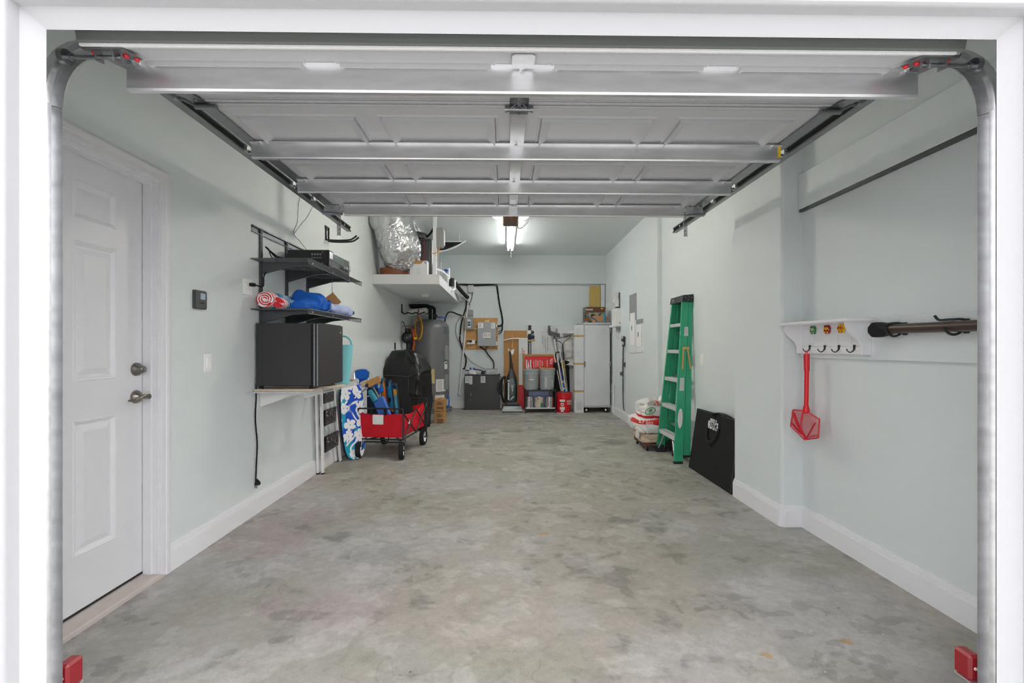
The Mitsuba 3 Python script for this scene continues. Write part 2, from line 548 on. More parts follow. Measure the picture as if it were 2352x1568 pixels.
mat('blue_fabric', '1f63c4', 0.7, spec=0.25)
mat('blue_mid', '3f6fc0', 0.7)
mat('navy', '16233c', 0.75)
mat('blue_grey_fabric', 'a3b0d6', 0.8)
mat('blue_print', '2a4ba0', 0.5)
mat('aqua', '86d2d8', 0.45, spec=0.3)
mat('teal', '1e7a90', 0.6)
mat('card', lambda p, n, uv: c3('b08455') * (0.9 + 0.18 * fbm(p.x * 6.0, p.y * 6.0, p.z * 6.0, 3)), 0.75, spec=0.2)
mat('card_dark', '8a5b35', 0.75, spec=0.2)
mat('terracotta', '7c452c', 0.6)
mat('tape', 'b9975c', 0.4)
mat('paper', 'e3e2de', 0.6)
mat('paper_yellow', 'e3cd92', 0.6)
mat('tan_yellow', 'c0a45c', 0.6)
mat('board_white', 'd3d4d5', 0.55)
mat('ink', '2a2a2b', 0.6)
mat('ink_grey', '84868a', 0.6)
mat('ink_red', 'b8323c', 0.6)
mat('green_print', '2f7d4a', 0.5)
mat('plywood', ply_col, 0.6)
mat('wood', wood_col, 0.5)
mat('wood_red', '5d3626', 0.5)
mat('oar_wood', dark_wood_col, 0.4)
mat('iron', '23292a', 0.45, metal=0.2)
mat('foil', foil_col, 0.22, metal=0.95)
mat('duct_skin', 'c3c4c5', 0.38, metal=0.4)
mat('green_fibre', '2c9a70', 0.5)
scene['mat_printed'] = {'type': 'twosided', 'bsdf': {'type': 'principled', 'base_color': {'type': 'mesh_attribute', 'name': 'vertex_color'}, 'roughness': 0.6, 'specular': 0.3}}
mat('yellow', 'c08a22', 0.5)
mat('yellow_tape', 'e0b81e', 0.5)
mat('orange', 'b84a20', 0.5)
mat('amber', '7a4522', 0.4)
mat('brown_plastic', '5a4638', 0.4)
mat('bag_white', 'dedcd8', 0.4)
mat('bag_cream', 'c9b8a4', 0.6)
mat('bucket_grey', '9aa0a2', 0.42)
mat('dark_green', '10302d', 0.25, spec=0.6)
mat('smoke_clear', '4e5a5c', 0.15, spec=0.7)
mat('bronze', '3c3835', 0.35, metal=0.5)
mat('concrete_sill', lambda p, n, uv: c3('b5aba6') * (0.88 + 0.24 * fbm(p.x * 9.0, p.y * 5.0, p.z * 9.0, 3)), 0.7)

# ------------------------------------------------------------------ the room
XL, YB, ZC = -1.845, 9.2, 3.07
k = thing('floor', 'grey mottled concrete garage floor with dark trowel stains', 'floor', kind='structure')
part(k, 'slab', box(-2.1, 2.25, 1.30, 3.7775, -0.14, 0.0), 'floor')
part(k, 'slab', box(-2.1, 2.25, 3.7805, 9.35, -0.14, 0.0), 'floor')
part(k, 'joint_filler', box(-2.1, 2.25, 3.7775, 3.7805, -0.14, -0.0006), 'joint')  # pale colour paints in the light line reflected along the joint
struct('driveway', 'concrete driveway in front of the open garage', 'driveway', box(-4.0, 4.0, -9.0, 1.27, -0.17, -0.015), 'concrete')
struct('ceiling', 'pale painted garage ceiling', 'ceiling', box(-2.1, 2.25, 1.28, 9.35, ZC, ZC + 0.14), 'wall')

DY0, DY1, DZ1 = 1.525, 2.447, 2.105      # side door opening along the left wall
wl = rect(1.40, 9.35, -0.02, ZC).difference(rect(DY0 - 0.02, DY1 + 0.02, -0.03, DZ1 + 0.02))
struct('wall_left', 'pale green painted left wall of the garage', 'wall', ext_x(wl, XL - 0.2, XL), 'wall')
foot = Polygon([(2.04, 1.40), (2.04, 3.09), (1.895, 3.09), (1.895, 3.74), (2.03, 3.74), (2.03, 5.86), (1.965, 5.86), (2.03, 9.35), (2.3, 9.35), (2.3, 1.40)])
soft = foot.buffer(-0.02).buffer(0.02, quad_segs=5)
struct('wall_right', 'pale green painted right wall with a projecting pier and a recess', 'wall', ext(soft, ZC + 0.02), 'wall', smooth=25)
k = struct('wall_back', 'pale green painted back wall of the garage', 'wall', box(-2.1, 2.3, YB, YB + 0.16, -0.02, ZC + 0.02), 'wall')
part(k, 'header', box(-1.9, 2.3, YB - 0.09, YB, 2.50, ZC + 0.01, 0.004), 'wall')
OL, OR, OZ = -1.322, 1.463, 2.145          # the opening between the weather stops
wf = rect(-3.4, 3.5, -0.02, 3.5).difference(rect(OL - 0.11, OR + 0.11, -0.03, OZ + 0.11))
struct('wall_front', 'front wall of the garage around the opening', 'wall', ext_y(wf, 1.27, 1.40), 'wall')

JP = [(0.0, 1.332), (0.004, 1.336), (0.09, 1.350), (0.09, 1.398), (0.20, 1.398), (0.20, 1.256), (0.060, 1.256), (0.053, 1.258), (0.048, 1.264), (0.0455, 1.272), (0.0455, 1.302), (0.040, 1.305), (0.004, 1.329)]


def jamb(side):
    if side == 'head':
        secs = [[(OL - d, y, OZ + d) for d, y in JP], [(OR + d, y, OZ + d) for d, y in JP]]
    else:
        x, s = (OL, -1) if side == 'left' else (OR, 1)
        secs = [[(x + s * d, y, -0.015) for d, y in JP], [(x + s * d, y, OZ + d) for d, y in JP]]
    g = rings(secs)
    trimesh.repair.fix_normals(g)
    return g


for side, n in (('left', 'trim_1'), ('head', 'trim_2'), ('right', 'trim_3')):
    struct(n, {'left': 'white jamb trim on the left of the garage opening', 'head': 'white head trim over the garage opening', 'right': 'white jamb trim on the right of the garage opening'}[side],
           'trim', jamb(side), 'trim_white', smooth=25)

BB = [(0.0, 0.112, 0.016), (0.112, 0.118, 0.0135), (0.118, 0.130, 0.011), (0.130, 0.135, 0.0085), (0.135, 0.144, 0.006)]
room = shapely.box(-3, 1.41, 3, YB - 0.002)


def skirting(poly, clip):
    return cat(*[mv(ext(poly.buffer(t, join_style=2).difference(poly.buffer(-0.004)).intersection(clip), z1 - z0), z=z0 + 0.001) for z0, z1, t in BB])


struct('baseboard_right', 'white baseboard along the right wall', 'baseboard', skirting(soft, shapely.box(1.6, 1.41, 2.2, 8.9)), 'white_paint')
struct('baseboard_left', 'white baseboard along the left wall', 'baseboard', skirting(shapely.box(-2.0, 2.515, XL, 9.3), shapely.box(-1.9, 2.515, -1.5, YB)), 'white_paint')
struct('baseboard_back', 'white baseboard along the back wall', 'baseboard', skirting(shapely.box(-2.0, YB, 2.3, 9.5), shapely.box(XL + 0.017, 8.9, 2.0, YB + 0.01)), 'white_paint')

# boards fixed to the right wall
k = struct('trim_4', 'painted ledger board high on the right wall, with the shade under it put in as a dark strip', 'trim', box(2.008, 2.05, 1.41, 3.085, 2.17, 2.405, 0.003), 'wall')
part(k, 'gap', box(2.014, 2.045, 1.41, 3.085, 2.152, 2.170), 'slate', 'dark strip painting the shade under the board')  # solid dark strip painting in the shade below the board, not an opening
struct('trim_5', 'painted mounting board on the right wall behind the hook rack', 'trim', box(2.018, 2.05, 1.41, 3.08, 1.16, 1.391, 0.002), 'wall')

# the side door
d1 = thing('door_1', 'white six-panel side door with brushed knob and deadbolt', 'door', kind='structure')
FX = -1.92
leaf = rect(DY0 + 0.012, DY1 - 0.003, 0.045, DZ1 - 0.005)
cols, rows = ((1.70, 1.928), (2.049, 2.277)), ((1.81, 1.98), (1.075, 1.71), (0.287, 0.90))
holes = [(a, b, c, d) for a, b in cols for c, d in rows]
for a, b, c, d in holes:
    leaf = leaf.difference(rect(a, b, c, d))
part(d1, 'leaf', ext_x(leaf, FX - 0.04, FX), 'door_white')
for a, b, c, d in holes:
    pm = loft_rect(b - a, d - c, [(0, 0), (0.004, 0.004), (0.010, 0.002), (0.022, -0.010), (0.028, -0.0105), (0.056, -0.001), (0.058, -0.001)])
    part(d1, 'panel', fr(pm, (FX, (a + b) / 2, (c + d) / 2), (0, 1, 0), (0, 0, 1)), 'door_white')
jm = rect(DY0 - 0.02, DY1 + 0.02, 0.0, DZ1 + 0.02).difference(rect(DY0, DY1, -0.1, DZ1))
st = rect(DY0, DY1, 0.0, DZ1).difference(rect(DY0 + 0.012, DY1 - 0.012, -0.1, DZ1 - 0.012))
part(d1, 'frame', cat(ext_x(jm, XL - 0.16, XL + 0.002), ext_x(st, FX + 0.004, FX + 0.045)), 'door_white')
part(d1, 'weather_seal', cat(box(FX + 0.002, FX + 0.007, DY1 - 0.008, DY1 - 0.002, 0.06, DZ1 - 0.01), box(FX - 0.03, FX + 0.001, DY0 + 0.02, DY1 - 0.004, 0.034, 0.045)), 'black')
CP = [(0.0, 0.0), (0.0, 0.010), (0.010, 0.014), (0.030, 0.015), (0.034, 0.020), (0.050, 0.022), (0.058, 0.020), (0.066, 0.012), (0.068, 0.0)]


def casing(kind):
    if kind == 'head':
        secs = [[(XL + t, DY0 - 0.006 - o, DZ1 + 0.006 + o) for o, t in CP], [(XL + t, DY1 + 0.006 + o, DZ1 + 0.006 + o) for o, t in CP]]
    else:
        y, s = (DY0 - 0.006, -1) if kind == 'hinge' else (DY1 + 0.006, 1)
        secs = [[(XL + t, y + s * o, 0.002) for o, t in CP], [(XL + t, y + s * o, DZ1 + 0.006 + o) for o, t in CP]]
    g = rings(secs)
    trimesh.repair.fix_normals(g)
    return g


for kind in ('hinge', 'latch', 'head'):
    part(d1, 'casing', casing(kind), 'door_white', smooth=20)
part(d1, 'threshold', ext_y([(FX - 0.03, -0.005), (FX - 0.03, 0.032), (FX + 0.01, 0.032), (XL - 0.02, 0.024), (XL + 0.008, 0.022), (XL + 0.014, 0.016), (XL + 0.016, -0.005)], DY0, DY1 + 0.03), 'concrete_sill', 'pale worn sill under the door')
db = part(d1, 'deadbolt', fr(lathe([(0.001, 0.044), (0.014, 0.044), (0.017, 0.042), (0.020, 0.034), (0.026, 0.016), (0.033, 0.010), (0.035, 0.0)], n=28), (FX, 2.397, 1.115), (0, 1, 0), (0, 0, 1), (1, 0, 0)), 'nickel', 'brushed nickel deadbolt', smooth=40)
part(db, 'keyhole', cat(fr(lathe([(0.001, 0.046), (0.008, 0.046), (0.009, 0.043)], n=20), (FX, 2.397, 1.115), (0, 1, 0), (0, 0, 1), (1, 0, 0)), box(FX + 0.044, FX + 0.0465, 2.396, 2.398, 1.110, 1.120)), 'steel')
hd = part(d1, 'handle', cat(fr(lathe([(0.001, 0.05), (0.010, 0.05), (0.012, 0.030), (0.018, 0.022), (0.026, 0.013), (0.033, 0.009), (0.035, 0.0)], n=28), (FX, 2.395, 0.972), (0, 1, 0), (0, 0, 1), (1, 0, 0))), 'nickel', 'brushed nickel lever handle', smooth=40)
part(hd, 'lever', cat(tube([(FX + 0.052, 2.402, 0.974), (FX + 0.058, 2.38, 0.978), (FX + 0.06, 2.345, 0.970), (FX + 0.058, 2.31, 0.962), (FX + 0.052, 2.285, 0.964)], [0.012, 0.009, 0.008, 0.008, 0.004], n=12), cyl((FX + 0.02, 2.395, 0.972), (FX + 0.072, 2.395, 0.974), 0.013, n=18)), 'nickel', smooth=40)

# ------------------------------------------------------------------ the overhead door
gd = thing('garage_door', 'open sectional overhead door seen from below, with four galvanized struts', 'garage door')
X0, X1 = -1.31, 1.45
W, XC = X1 - X0, (X0 + X1) / 2
tilt = math.atan2(0.105, 0.52)
SEC = [((0, 1.42, 2.165), (0, math.cos(tilt), math.sin(tilt)), 0.53), ((0, 1.945, 2.27), (0, 1, 0), 0.525), ((0, 2.472, 2.27), (0, 1, 0), 0.525), ((0, 2.999, 2.27), (0, 1, 0), 0.53)]
PW = [(-1.215, -0.665), (-0.575, -0.03), (0.15, 0.695), (0.785, 1.335)]
for s, (o, uy, L) in enumerate(SEC):
    uz = np.cross((1, 0, 0), uy)          # away from the inside face: up and out
    ph = (0.10, L - 0.105)
    shp = rect(X0, X1, 0.002, L - 0.002)
    for a, b in PW:
        shp = shp.difference(rect(a, b, *ph))
    ribs = [box(X0, X1, 0.006, 0.024, -0.007, 0.0, 0.002), box(X0, X1, 0.034, 0.042, -0.003, 0.0, 0.001), box(X0, X1, L - 0.026, L - 0.008, -0.007, 0.0, 0.002), box(X0, X1, L - 0.044, L - 0.036, -0.003, 0.0, 0.001)]
    face = cat(ext(shp, 0.002), *ribs)
    sk = part(gd, 'section', fr(cat(face, box(X0, X1, 0.002, L - 0.002, 0.030, 0.045)), o, (1, 0, 0), uy, uz), 'gd_white')
    for a, b in PW:
        pm = loft_rect(b - a, ph[1] - ph[0], [(0, 0), (0.006, 0.005), (0.013, 0.005), (0.016, 0.0), (0.020, 0.017), (0.026, 0.017), (0.062, -0.003), (0.068, -0.003)])
        pm.vertices[:, 2] *= -1
        pm.faces = pm.faces[:, ::-1]
        pm = mv(pm, (a + b) / 2, sum(ph) / 2, 0)
        part(sk, 'panel', fr(pm, o, (1, 0, 0), uy, uz), 'gd_white')
    for xa in (X0 - 0.002, X1 - 0.058):
        part(sk, 'end_stile', fr(cat(box(xa, xa + 0.06, 0.004, L - 0.004, -0.009, -0.007), box(xa if xa < 0 else xa + 0.058, xa + 0.002 if xa < 0 else xa + 0.06, 0.004, L - 0.004, -0.009, 0.045)), o, (1, 0, 0), uy, uz), 'galv_dark')
    if s:
        w2 = 0.038 - 0.003 * s
        hs = [cyl((0.06 + dx, L * 0.72 + dy, -0.0115), (0.06 + dx, L * 0.72 + dy, -0.008), r, n=10) for dx, dy, r in ((0, 0, 0.007), (0, -0.028, 0.003), (0, 0.028, 0.003), (-0.024, 0, 0.002), (0.024, 0, 0.002))]
        ck = part(sk, 'center_stile', fr(box(0.06 - w2, 0.06 + w2, 0.03, L - 0.03, -0.011, -0.007), o, (1, 0, 0), uy, uz), 'galv')
        part(ck, 'holes', fr(cat(*[mv(h, z=-0.001) for h in hs]), o, (1, 0, 0), uy, uz), 'black') if s < 3 else None
    else:
        ck = part(sk, 'center_plate', fr(cat(mv(ext(rrect(0.075, 0.10, 0.012), 0.004), 0.06, 0.075, -0.012), mv(cyl((0, 0, -0.006), (0, 0, 0.0), 0.008, n=6), 0.06, 0.115, -0.012)), o, (1, 0, 0), uy, uz), 'galv')
    if s == 0:
        part(sk, 'bottom_seal', fr(cat(box(X0, X1, -0.012, 0.002, 0.0, 0.05, 0.004), cyl((X0, -0.008, 0.052), (X1, -0.008, 0.052), 0.016, n=14)), o, (1, 0, 0), uy, uz), 'rubber_grey', 'weathered grey rubber seal on the bottom edge')
        part(sk, 'seal_retainer', fr(box(X0, X1 - 0.02, -0.004, 0.010, -0.008, 0.001, 0.002), o, (1, 0, 0), uy, uz), 'gd_rail')
        for xs, d in ((X0, -1), (X1, 1)):     # bottom roller brackets
            q = part(sk, 'bottom_bracket', fr(cat(box(min(xs, xs - d * 0.125), max(xs, xs - d * 0.125), 0.004, 0.085, -0.014, -0.010), *[box(xs - d * a - 0.002, xs - d * a + 0.002, 0.015, 0.045, -0.042, -0.010) for a in (0.03, 0.085)]), o, (1, 0, 0), uy, uz), 'galv_dark')
            part(q, 'roller', fr(cat(cyl((xs + d * 0.085, 0.03, -0.028), (xs - d * 0.10, 0.03, -0.028), 0.0065, n=12), cyl((xs + d * 0.068, 0.03, -0.028), (xs + d * 0.085, 0.03, -0.028), 0.023, n=24), cyl((xs + d * 0.05, 0.03, -0.028), (xs + d * 0.068, 0.03, -0.028), 0.011, n=16)), o, (1, 0, 0), uy, uz), 'steel', smooth=40)
            part(q, 'red_cap', fr(cat(*[lathe([(0.001, -0.008), (0.006, -0.007), (0.009, 0.0)], (xs - d * a, b, -0.015), n=12) for a, b in ((0.02, 0.03), (0.055, 0.065), (0.10, 0.05), (0.115, 0.075))]), o, (1, 0, 0), uy, uz), 'red_plastic')
    else:
        for xs, d in ((X0, -1), (X1, 1)):     # roller hinges at the joints
            q = part(sk, 'roller_hinge', fr(cat(box(min(xs, xs - d * 0.055), max(xs, xs - d * 0.055), -0.055, 0.045, -0.013, -0.009), cyl((xs + d * 0.0, 0.0, -0.024), (xs - d * 0.09, 0.0, -0.024), 0.011, n=14), *[cyl((xs - d * 0.03, a, -0.013), (xs - d * 0.03, a, -0.020), 0.006, n=6) for a in (-0.04, 0.03)]), o, (1, 0, 0), uy, uz), 'galv_dark', smooth=35)
            part(q, 'roller', fr(cat(cyl((xs + d * 0.085, 0.0, 0.022), (xs, 0.0, -0.018), 0.0055, n=10), cyl((xs + d * 0.068, 0.0, 0.022), (xs + d * 0.085, 0.0, 0.022), 0.022, n=22)), o, (1, 0, 0), uy, uz), 'steel', smooth=40)
    if s == 1:
        part(sk, 'hinge', fr(cat(cyl((0.005, -0.005, -0.026), (0.115, -0.005, -0.026), 0.010, n=14), cyl((0.0, -0.005, -0.026), (0.008, -0.005, -0.026), 0.014, n=14), cyl((0.112, -0.005, -0.026), (0.12, -0.005, -0.026), 0.014, n=14), box(0.02, 0.10, -0.075, 0.06, -0.014, -0.010), tube([(0.018, -0.01, -0.028), (0.06, -0.075, -0.03), (0.10, -0.01, -0.028)], 0.003, k=1), *[cyl((0.06, a, -0.012), (0.06, a, -0.026), 0.008, n=6) for a in (-0.055, -0.03, 0.035)]), o, (1, 0, 0), uy, uz), 'steel', smooth=35)

# struts: bent channels
HAT = [(-0.022, 0.0), (-0.022, -0.004), (-0.004, -0.006), (-0.004, -0.072), (0.0, -0.078), (0.016, -0.078), (0.016, -0.074), (0.004, -0.073), (0.003, -0.002), (0.014, 0.0)]
for n, (y, z, xa, xb, h) in enumerate(((1.56, 2.190, -1.278, 1.432, 1.18), (2.315, 2.26, -1.278, 1.412, 1.0), (2.825, 2.26, -1.278, 1.412, 1.0), (3.315, 2.262, -1.165, 1.315, 1.0))):
    hat = [(y + a, z + b * h) for a, b in HAT]
    sk = part(gd, 'strut', ext_x(hat, xa, xb), 'galv', 'galvanized strut across the door')
    bl = [cyl((x, y - 0.012, z - 0.001), (x, y - 0.012, z - 0.013), 0.008, n=6) for x in (xa + 0.045, 0.055, xb - 0.045)]
    part(sk, 'bolt', cat(*bl), 'chrome')
    if n == 1:
        part(sk, 'edge_tape', box(xb - 0.014, xb + 0.001, y - 0.0048, y - 0.0038, z - 0.058, z - 0.004), 'yellow_tape', 'yellow mark on the strut end')
# top corner brackets with their rollers
for xs, d in ((X0, -1), (X1, 1)):
    xi = xs - d * 0.06
    q = part(gd, 'top_bracket', cat(fr(box(-0.062, 0.062, -0.085, 0.0, -0.002, 0.002), (xi, 3.33, 2.262), (1, 0, 0), (0, 0.35, 0.94)), box(xi - 0.062, xi + 0.062, 3.33, 3.42, 2.255, 2.259), *[cyl((xi + a, 3.335, 2.262), (xi + a, 3.322, 2.262), 0.007, n=6) for a in (-0.045, -0.01, 0.03)]), 'galv')
    part(q, 'roller', cat(cyl((xs - d * 0.14, 3.30, 2.19), (xs + d * 0.01, 3.30, 2.20), 0.009, n=12), cyl((xs + d * 0.0, 3.30, 2.20), (xs + d * 0.085, 3.31, 2.30), 0.008, n=12), cyl((xs + d * 0.066, 3.31, 2.30), (xs + d * 0.085, 3.31, 2.30), 0.022, n=22)), 'steel', smooth=40)
part(gd, 'operator_bracket', cat(*[box(0.03 + a, 0.036 + a, 3.16, 3.36, 2.225, 2.262) for a in (0.0, 0.05)], box(0.03, 0.086, 3.16, 3.19, 2.222, 2.226)), 'galv')
part(gd, 'operator_arm', cat(cyl((0.058, 3.34, 2.243), (0.062, 3.92, 2.43), 0.008, n=10), cyl((0.062, 3.92, 2.43), (0.062, 4.2, 2.535), 0.011, n=10)), 'chrome')

# ------------------------------------------------------------------ door tracks
CH = [(0.0, -0.026), (0.034, -0.026), (0.038, -0.020), (0.036, -0.020), (0.033, -0.0235), (0.0025, -0.0235), (0.0025, 0.0235), (0.028, 0.0235), (0.031, 0.018), (0.034, 0.012), (0.036, 0.013), (0.033, 0.021), (0.029, 0.026), (0.0, 0.026)]
for side, xw, s in (('left', -1.449, 1), ('right', 1.592, -1)):
    tk = thing('door_track', f'galvanized door track curving from the {side} jamb to the ceiling', 'track', 'overhead door tracks')
    pr = [(s * a, b) for a, b in CH]
    pr = pr if s > 0 else pr[::-1]
    yv, R, zt = 1.452, 0.33, 2.318
    part(tk, 'vertical_rail', sweep(pr, [(xw, yv, 0.004), (xw, yv, 1.99)], [(0, -1, 0), (0, -1, 0)]), 'galv', smooth=30)
    th = np.linspace(0, PI / 2, 15)
    path = [(xw, yv, zt - R - 0.0)] + [(xw, yv + R - R * math.cos(a), zt - R + R * math.sin(a)) for a in th]
    nr = [(0, -1, 0)] + [(0, -math.cos(a), math.sin(a)) for a in th]
    part(tk, 'curve', sweep([(1.06 * a - s * 0.001, b * 1.04) for a, b in pr], path[1:] + [(xw, yv + R + 0.02, zt)], nr[1:] + [(0, 0, 1)]), 'galv', smooth=30)
    part(tk, 'horizontal_rail', sweep(pr, [(xw, yv + R, zt), (xw, 4.20, zt - 0.004)], [(0, 0, 1), (0, 0, 1)]), 'galv_dark', smooth=30)
    part(tk, 'jamb_bracket', cat(box(xw - s * 0.0 - 0.003, xw + 0.003, 1.40, 1.46, 1.92, 2.04), box(xw - 0.03, xw + 0.03, 1.40, 1.404, 1.93, 2.03)), 'galv')
    part(tk, 'rivet', cat(*[fr(lathe([(0.001, 0.005), (0.006, 0.003), (0.008, 0.0)], n=12), (xw + s * 0.004, 1.445, z), (0, 1, 0), (0, 0, 1), (s, 0, 0)) for z in (1.955, 2.015)]), 'steel')
    hx = xw - s * 0.012
    part(tk, 'hanger', cat(box(hx - 0.0015, hx + 0.0015, 3.98, 4.02, 2.20, ZC), box(min(hx, hx + s * 0.035), max(hx, hx + s * 0.035), 3.978, 3.981, 2.20, ZC)), 'galv', 'perforated angle hanger')
    part(tk, 'hanger_bolt', cat(*[cyl((hx + s * 0.018, 3.978, z), (hx + s * 0.018, 3.972, z), 0.006, n=8) for z in (2.22, 2.25, 2.34, 2.38)]), 'steel')
    part(tk, 'end_bolt', bars([((xw + s * 0.004, 4.05, zt - 0.004), (xw + s * 0.03, 4.05, zt - 0.004))], 0.009), 'chrome')

# safety sensors low on the tracks
for side, xa, s in (('left', -1.462, 1), ('right', 1.597, -1)):
    sn = thing('safety_sensor', f'red safety sensor at the foot of the {side} door track', 'sensor', 'red safety sensors')
    xi = xa + s * 0.055
    part(sn, 'housing', box(min(xa + s * 0.012, xi), max(xa + s * 0.012, xi), 1.485, 1.545, 0.12, 0.205, 0.008), 'red_dark')
    part(sn, 'mark', fr(lathe([(0.001, 0.001), (0.005, 0.001), (0.0055, 0.0)], n=14), (xi - s * 0.018, 1.485, 0.163), (1, 0, 0), (0, 0, 1), (0, -1, 0)), 'white_plastic')
    part(sn, 'bracket', cat(box(min(xa, xa + s * 0.02), max(xa, xa + s * 0.02), 1.478, 1.482, 0.10, 0.22), box(min(xa + s * 0.012, xi), max(xa + s * 0.012, xi), 1.482, 1.54, 0.115, 0.12)), 'galv')

# ------------------------------------------------------------------ opener and ceiling lamp
op = thing('garage_door_opener', 'garage door opener on the ceiling with two glowing lamp lenses', 'opener')
part(op, 'chassis', box(-0.025, 0.145, 4.60, 5.05, 2.57, 2.735, 0.01), 'brown_plastic')
part(op, 'face_plate', cat(box(-0.022, 0.142, 4.594, 4.601, 2.585, 2.715, 0.002), box(0.01, 0.11, 4.588, 4.595, 2.62, 2.631)), 'bronze')
for s, xa in ((-1, -0.027), (1, 0.147)):
    secs = [[(xa + s * t, 4.62 + 0.19 + 0.19 * f * math.cos(a) * 0.95, 2.655 + 0.07 * f * math.sin(a)) for a in np.arange(20) * 2 * PI / 20] for t, f in ((0, 1), (0.05, 0.97), (0.085, 0.82), (0.105, 0.6))]
    if s < 0:
        secs = secs[::-1]
    g = rings(secs)
    trimesh.repair.fix_normals(g)
    part(op, 'lamp_lens', g, 'white_gloss', 'warm glowing lamp lens', smooth=40, emitter={'type': 'area', 'radiance': {'type': 'rgb', 'value': BULB_LIGHT}})
part(op, 'rail', box(0.045, 0.077, 1.42, 4.62, 2.55, 2.59, 0.003), 'galv')
part(op, 'trolley', box(0.03, 0.09, 4.12, 4.28, 2.53, 2.552, 0.004), 'black')
part(op, 'release_cord', cat(tube([(0.06, 4.2, 2.53), (0.062, 4.2, 2.47), (0.06, 4.19, 2.42)], 0.003), cyl((0.06, 4.19, 2.425), (0.06, 4.19, 2.395), 0.008, n=10)), 'orange')
part(op, 'power_cord', tube([(0.135, 5.0, 2.58), (0.15, 5.03, 2.545), (0.19, 5.03, 2.555), (0.25, 5.03, 2.62), (0.255, 5.0, 2.75), (0.24, 4.95, ZC)], 0.004), 'rubber')
part(op, 'hanger', cat(*[box(x - 0.015, x + 0.015, 4.78, 4.783, 2.73, ZC) for x in (-0.01, 0.13)]), 'galv')
lp = thing('ceiling_lamp', 'long white tube lamp glowing on the ceiling', 'ceiling light')
part(lp, 'tray', ext_y([(0.03, ZC), (0.02, 3.03), (0.045, 2.995), (0.145, 2.995), (0.17, 3.03), (0.16, ZC)], 6.50, 8.16), 'white_metal')
for x in (0.058, 0.128):
    part(lp, 'tube', cyl((x, 6.53, 2.975), (x, 8.13, 2.975), 0.019, n=16), 'white_gloss', smooth=40, emitter={'type': 'area', 'radiance': {'type': 'rgb', 'value': TUBE_LIGHT}})
part(lp, 'lamp_holder', cat(*[box(x - 0.02, x + 0.02, y - 0.012, y + 0.012, 2.955, 3.0, 0.004) for x in (0.058, 0.128) for y in (6.52, 8.145)]), 'white_plastic')
part(lp, 'pull_cord', tube([(0.105, 8.17, 3.0), (0.105, 8.17, 2.95), (0.102, 8.17, 2.84)], 0.003, n=6), 'light_grey')

# ================================================================== left wall
WX = XL


def wallfr(g, y, z, t=0.0):     # local x along +y of the room, local y up, local z out of the left wall
    return fr(g, (WX + t, y, z), (0, 1, 0), (0, 0, 1), (1, 0, 0))


k = thing('wall_keypad', 'dark grey wall keypad with a small lit screen beside the side door', 'keypad')
part(k, 'case', wallfr(cat(mv(ext(rrect(0.105, 0.112, 0.008), 0.014)), mv(ext(rrect(0.100, 0.106, 0.008), 0.006), z=0.013)), 2.765, 1.514), 'slate')
part(k, 'screen', wallfr(box(0.012 - 0.02, 0.012 + 0.022, 0.002, 0.040, 0.018, 0.0215, 0.001), 2.765, 1.514), 'screen', 'pale blue display')
for i in range(3):
    part(k, 'button', wallfr(box(-0.012 + 0.014 * i, -0.002 + 0.014 * i, -0.022, -0.016, 0.018, 0.021), 2.765, 1.514), 'black')
k = thing('light_switch', 'white rocker switch plate below the keypad', 'switch')
part(k, 'plate', wallfr(box(-0.037, 0.037, -0.058, 0.058, 0, 0.006, 0.003), 2.847, 1.133), 'white_plastic')
part(k, 'rocker', wallfr(box(-0.016, 0.016, -0.033, 0.033, 0.004, 0.009, 0.002), 2.847, 1.133), 'white_gloss')
part(k, 'slider', wallfr(box(0.008, 0.014, -0.026, -0.008, 0.008, 0.012, 0.001), 2.847, 1.133), 'white_gloss')
k = thing('outlet_plate', 'white double outlet plate with a black plug, left of the shelves', 'outlet')
part(k, 'plate', wallfr(box(-0.060, 0.060, -0.058, 0.058, 0, 0.006, 0.003), 3.285, 1.661), 'white_plastic')
for a in (-0.024, 0.024):
    for b in (-0.02, 0.02):
        q = part(k, 'receptacle', wallfr(mv(ext(rrect(0.034, 0.030, 0.008), 0.003), a, b, 0.005), 3.285, 1.661), 'white_gloss')
        part(q, 'slots', wallfr(cat(*[box(a + c - 0.001, a + c + 0.001, b - 0.001, b + 0.007, 0.0075, 0.0085) for c in (-0.006, 0.006)]), 3.285, 1.661), 'ink_grey')
k = solo('power_cord', 'black cord plugged into the outlet plate and looping up to the top shelf', 'cord',
         cat(tube([(WX + 0.04, 3.312, 1.679), (WX + 0.06, 3.36, 1.672), (WX + 0.055, 3.40, 1.69), (WX + 0.045, 3.425, 1.76), (WX + 0.05, 3.47, 1.815)], 0.005), box(WX + 0.008, WX + 0.042, 3.29, 3.325, 1.668, 1.692, 0.004)), 'rubber', smooth=40)

# ------------------------------------------------------------------ shelf system: rail, three standards; wire shelves with brackets
k = thing('shelf_rail', 'dark metal hang rail with three slotted standards on the left wall', 'shelf rail')
part(k, 'rail', wallfr(cat(box(3.335, 4.42, 2.072, 2.076, 0.0, 0.014), box(3.335, 4.42, 2.118, 2.122, 0.0, 0.014), box(3.335, 4.42, 2.074, 2.12, 0.0, 0.003), box(3.335, 4.42, 2.112, 2.120, 0.010, 0.014)), 0, 0), 'rail_black')
SY = (3.452, 3.858, 4.264)
for y in SY:
    q = part(k, 'standard', cat(box(WX + 0.001, WX + 0.003, y - 0.0125, y + 0.0125, 0.90, 2.115), *[box(WX + 0.001, WX + 0.016, y + a - 0.0012, y + a + 0.0012, 0.90, 2.115) for a in (-0.0125, 0.0125)], *[box(WX + 0.014, WX + 0.016, y + a, y + a + 0.007, 0.90, 2.115) for a in (-0.0125, 0.0055)]), 'rail_black')
SX1 = -1.424


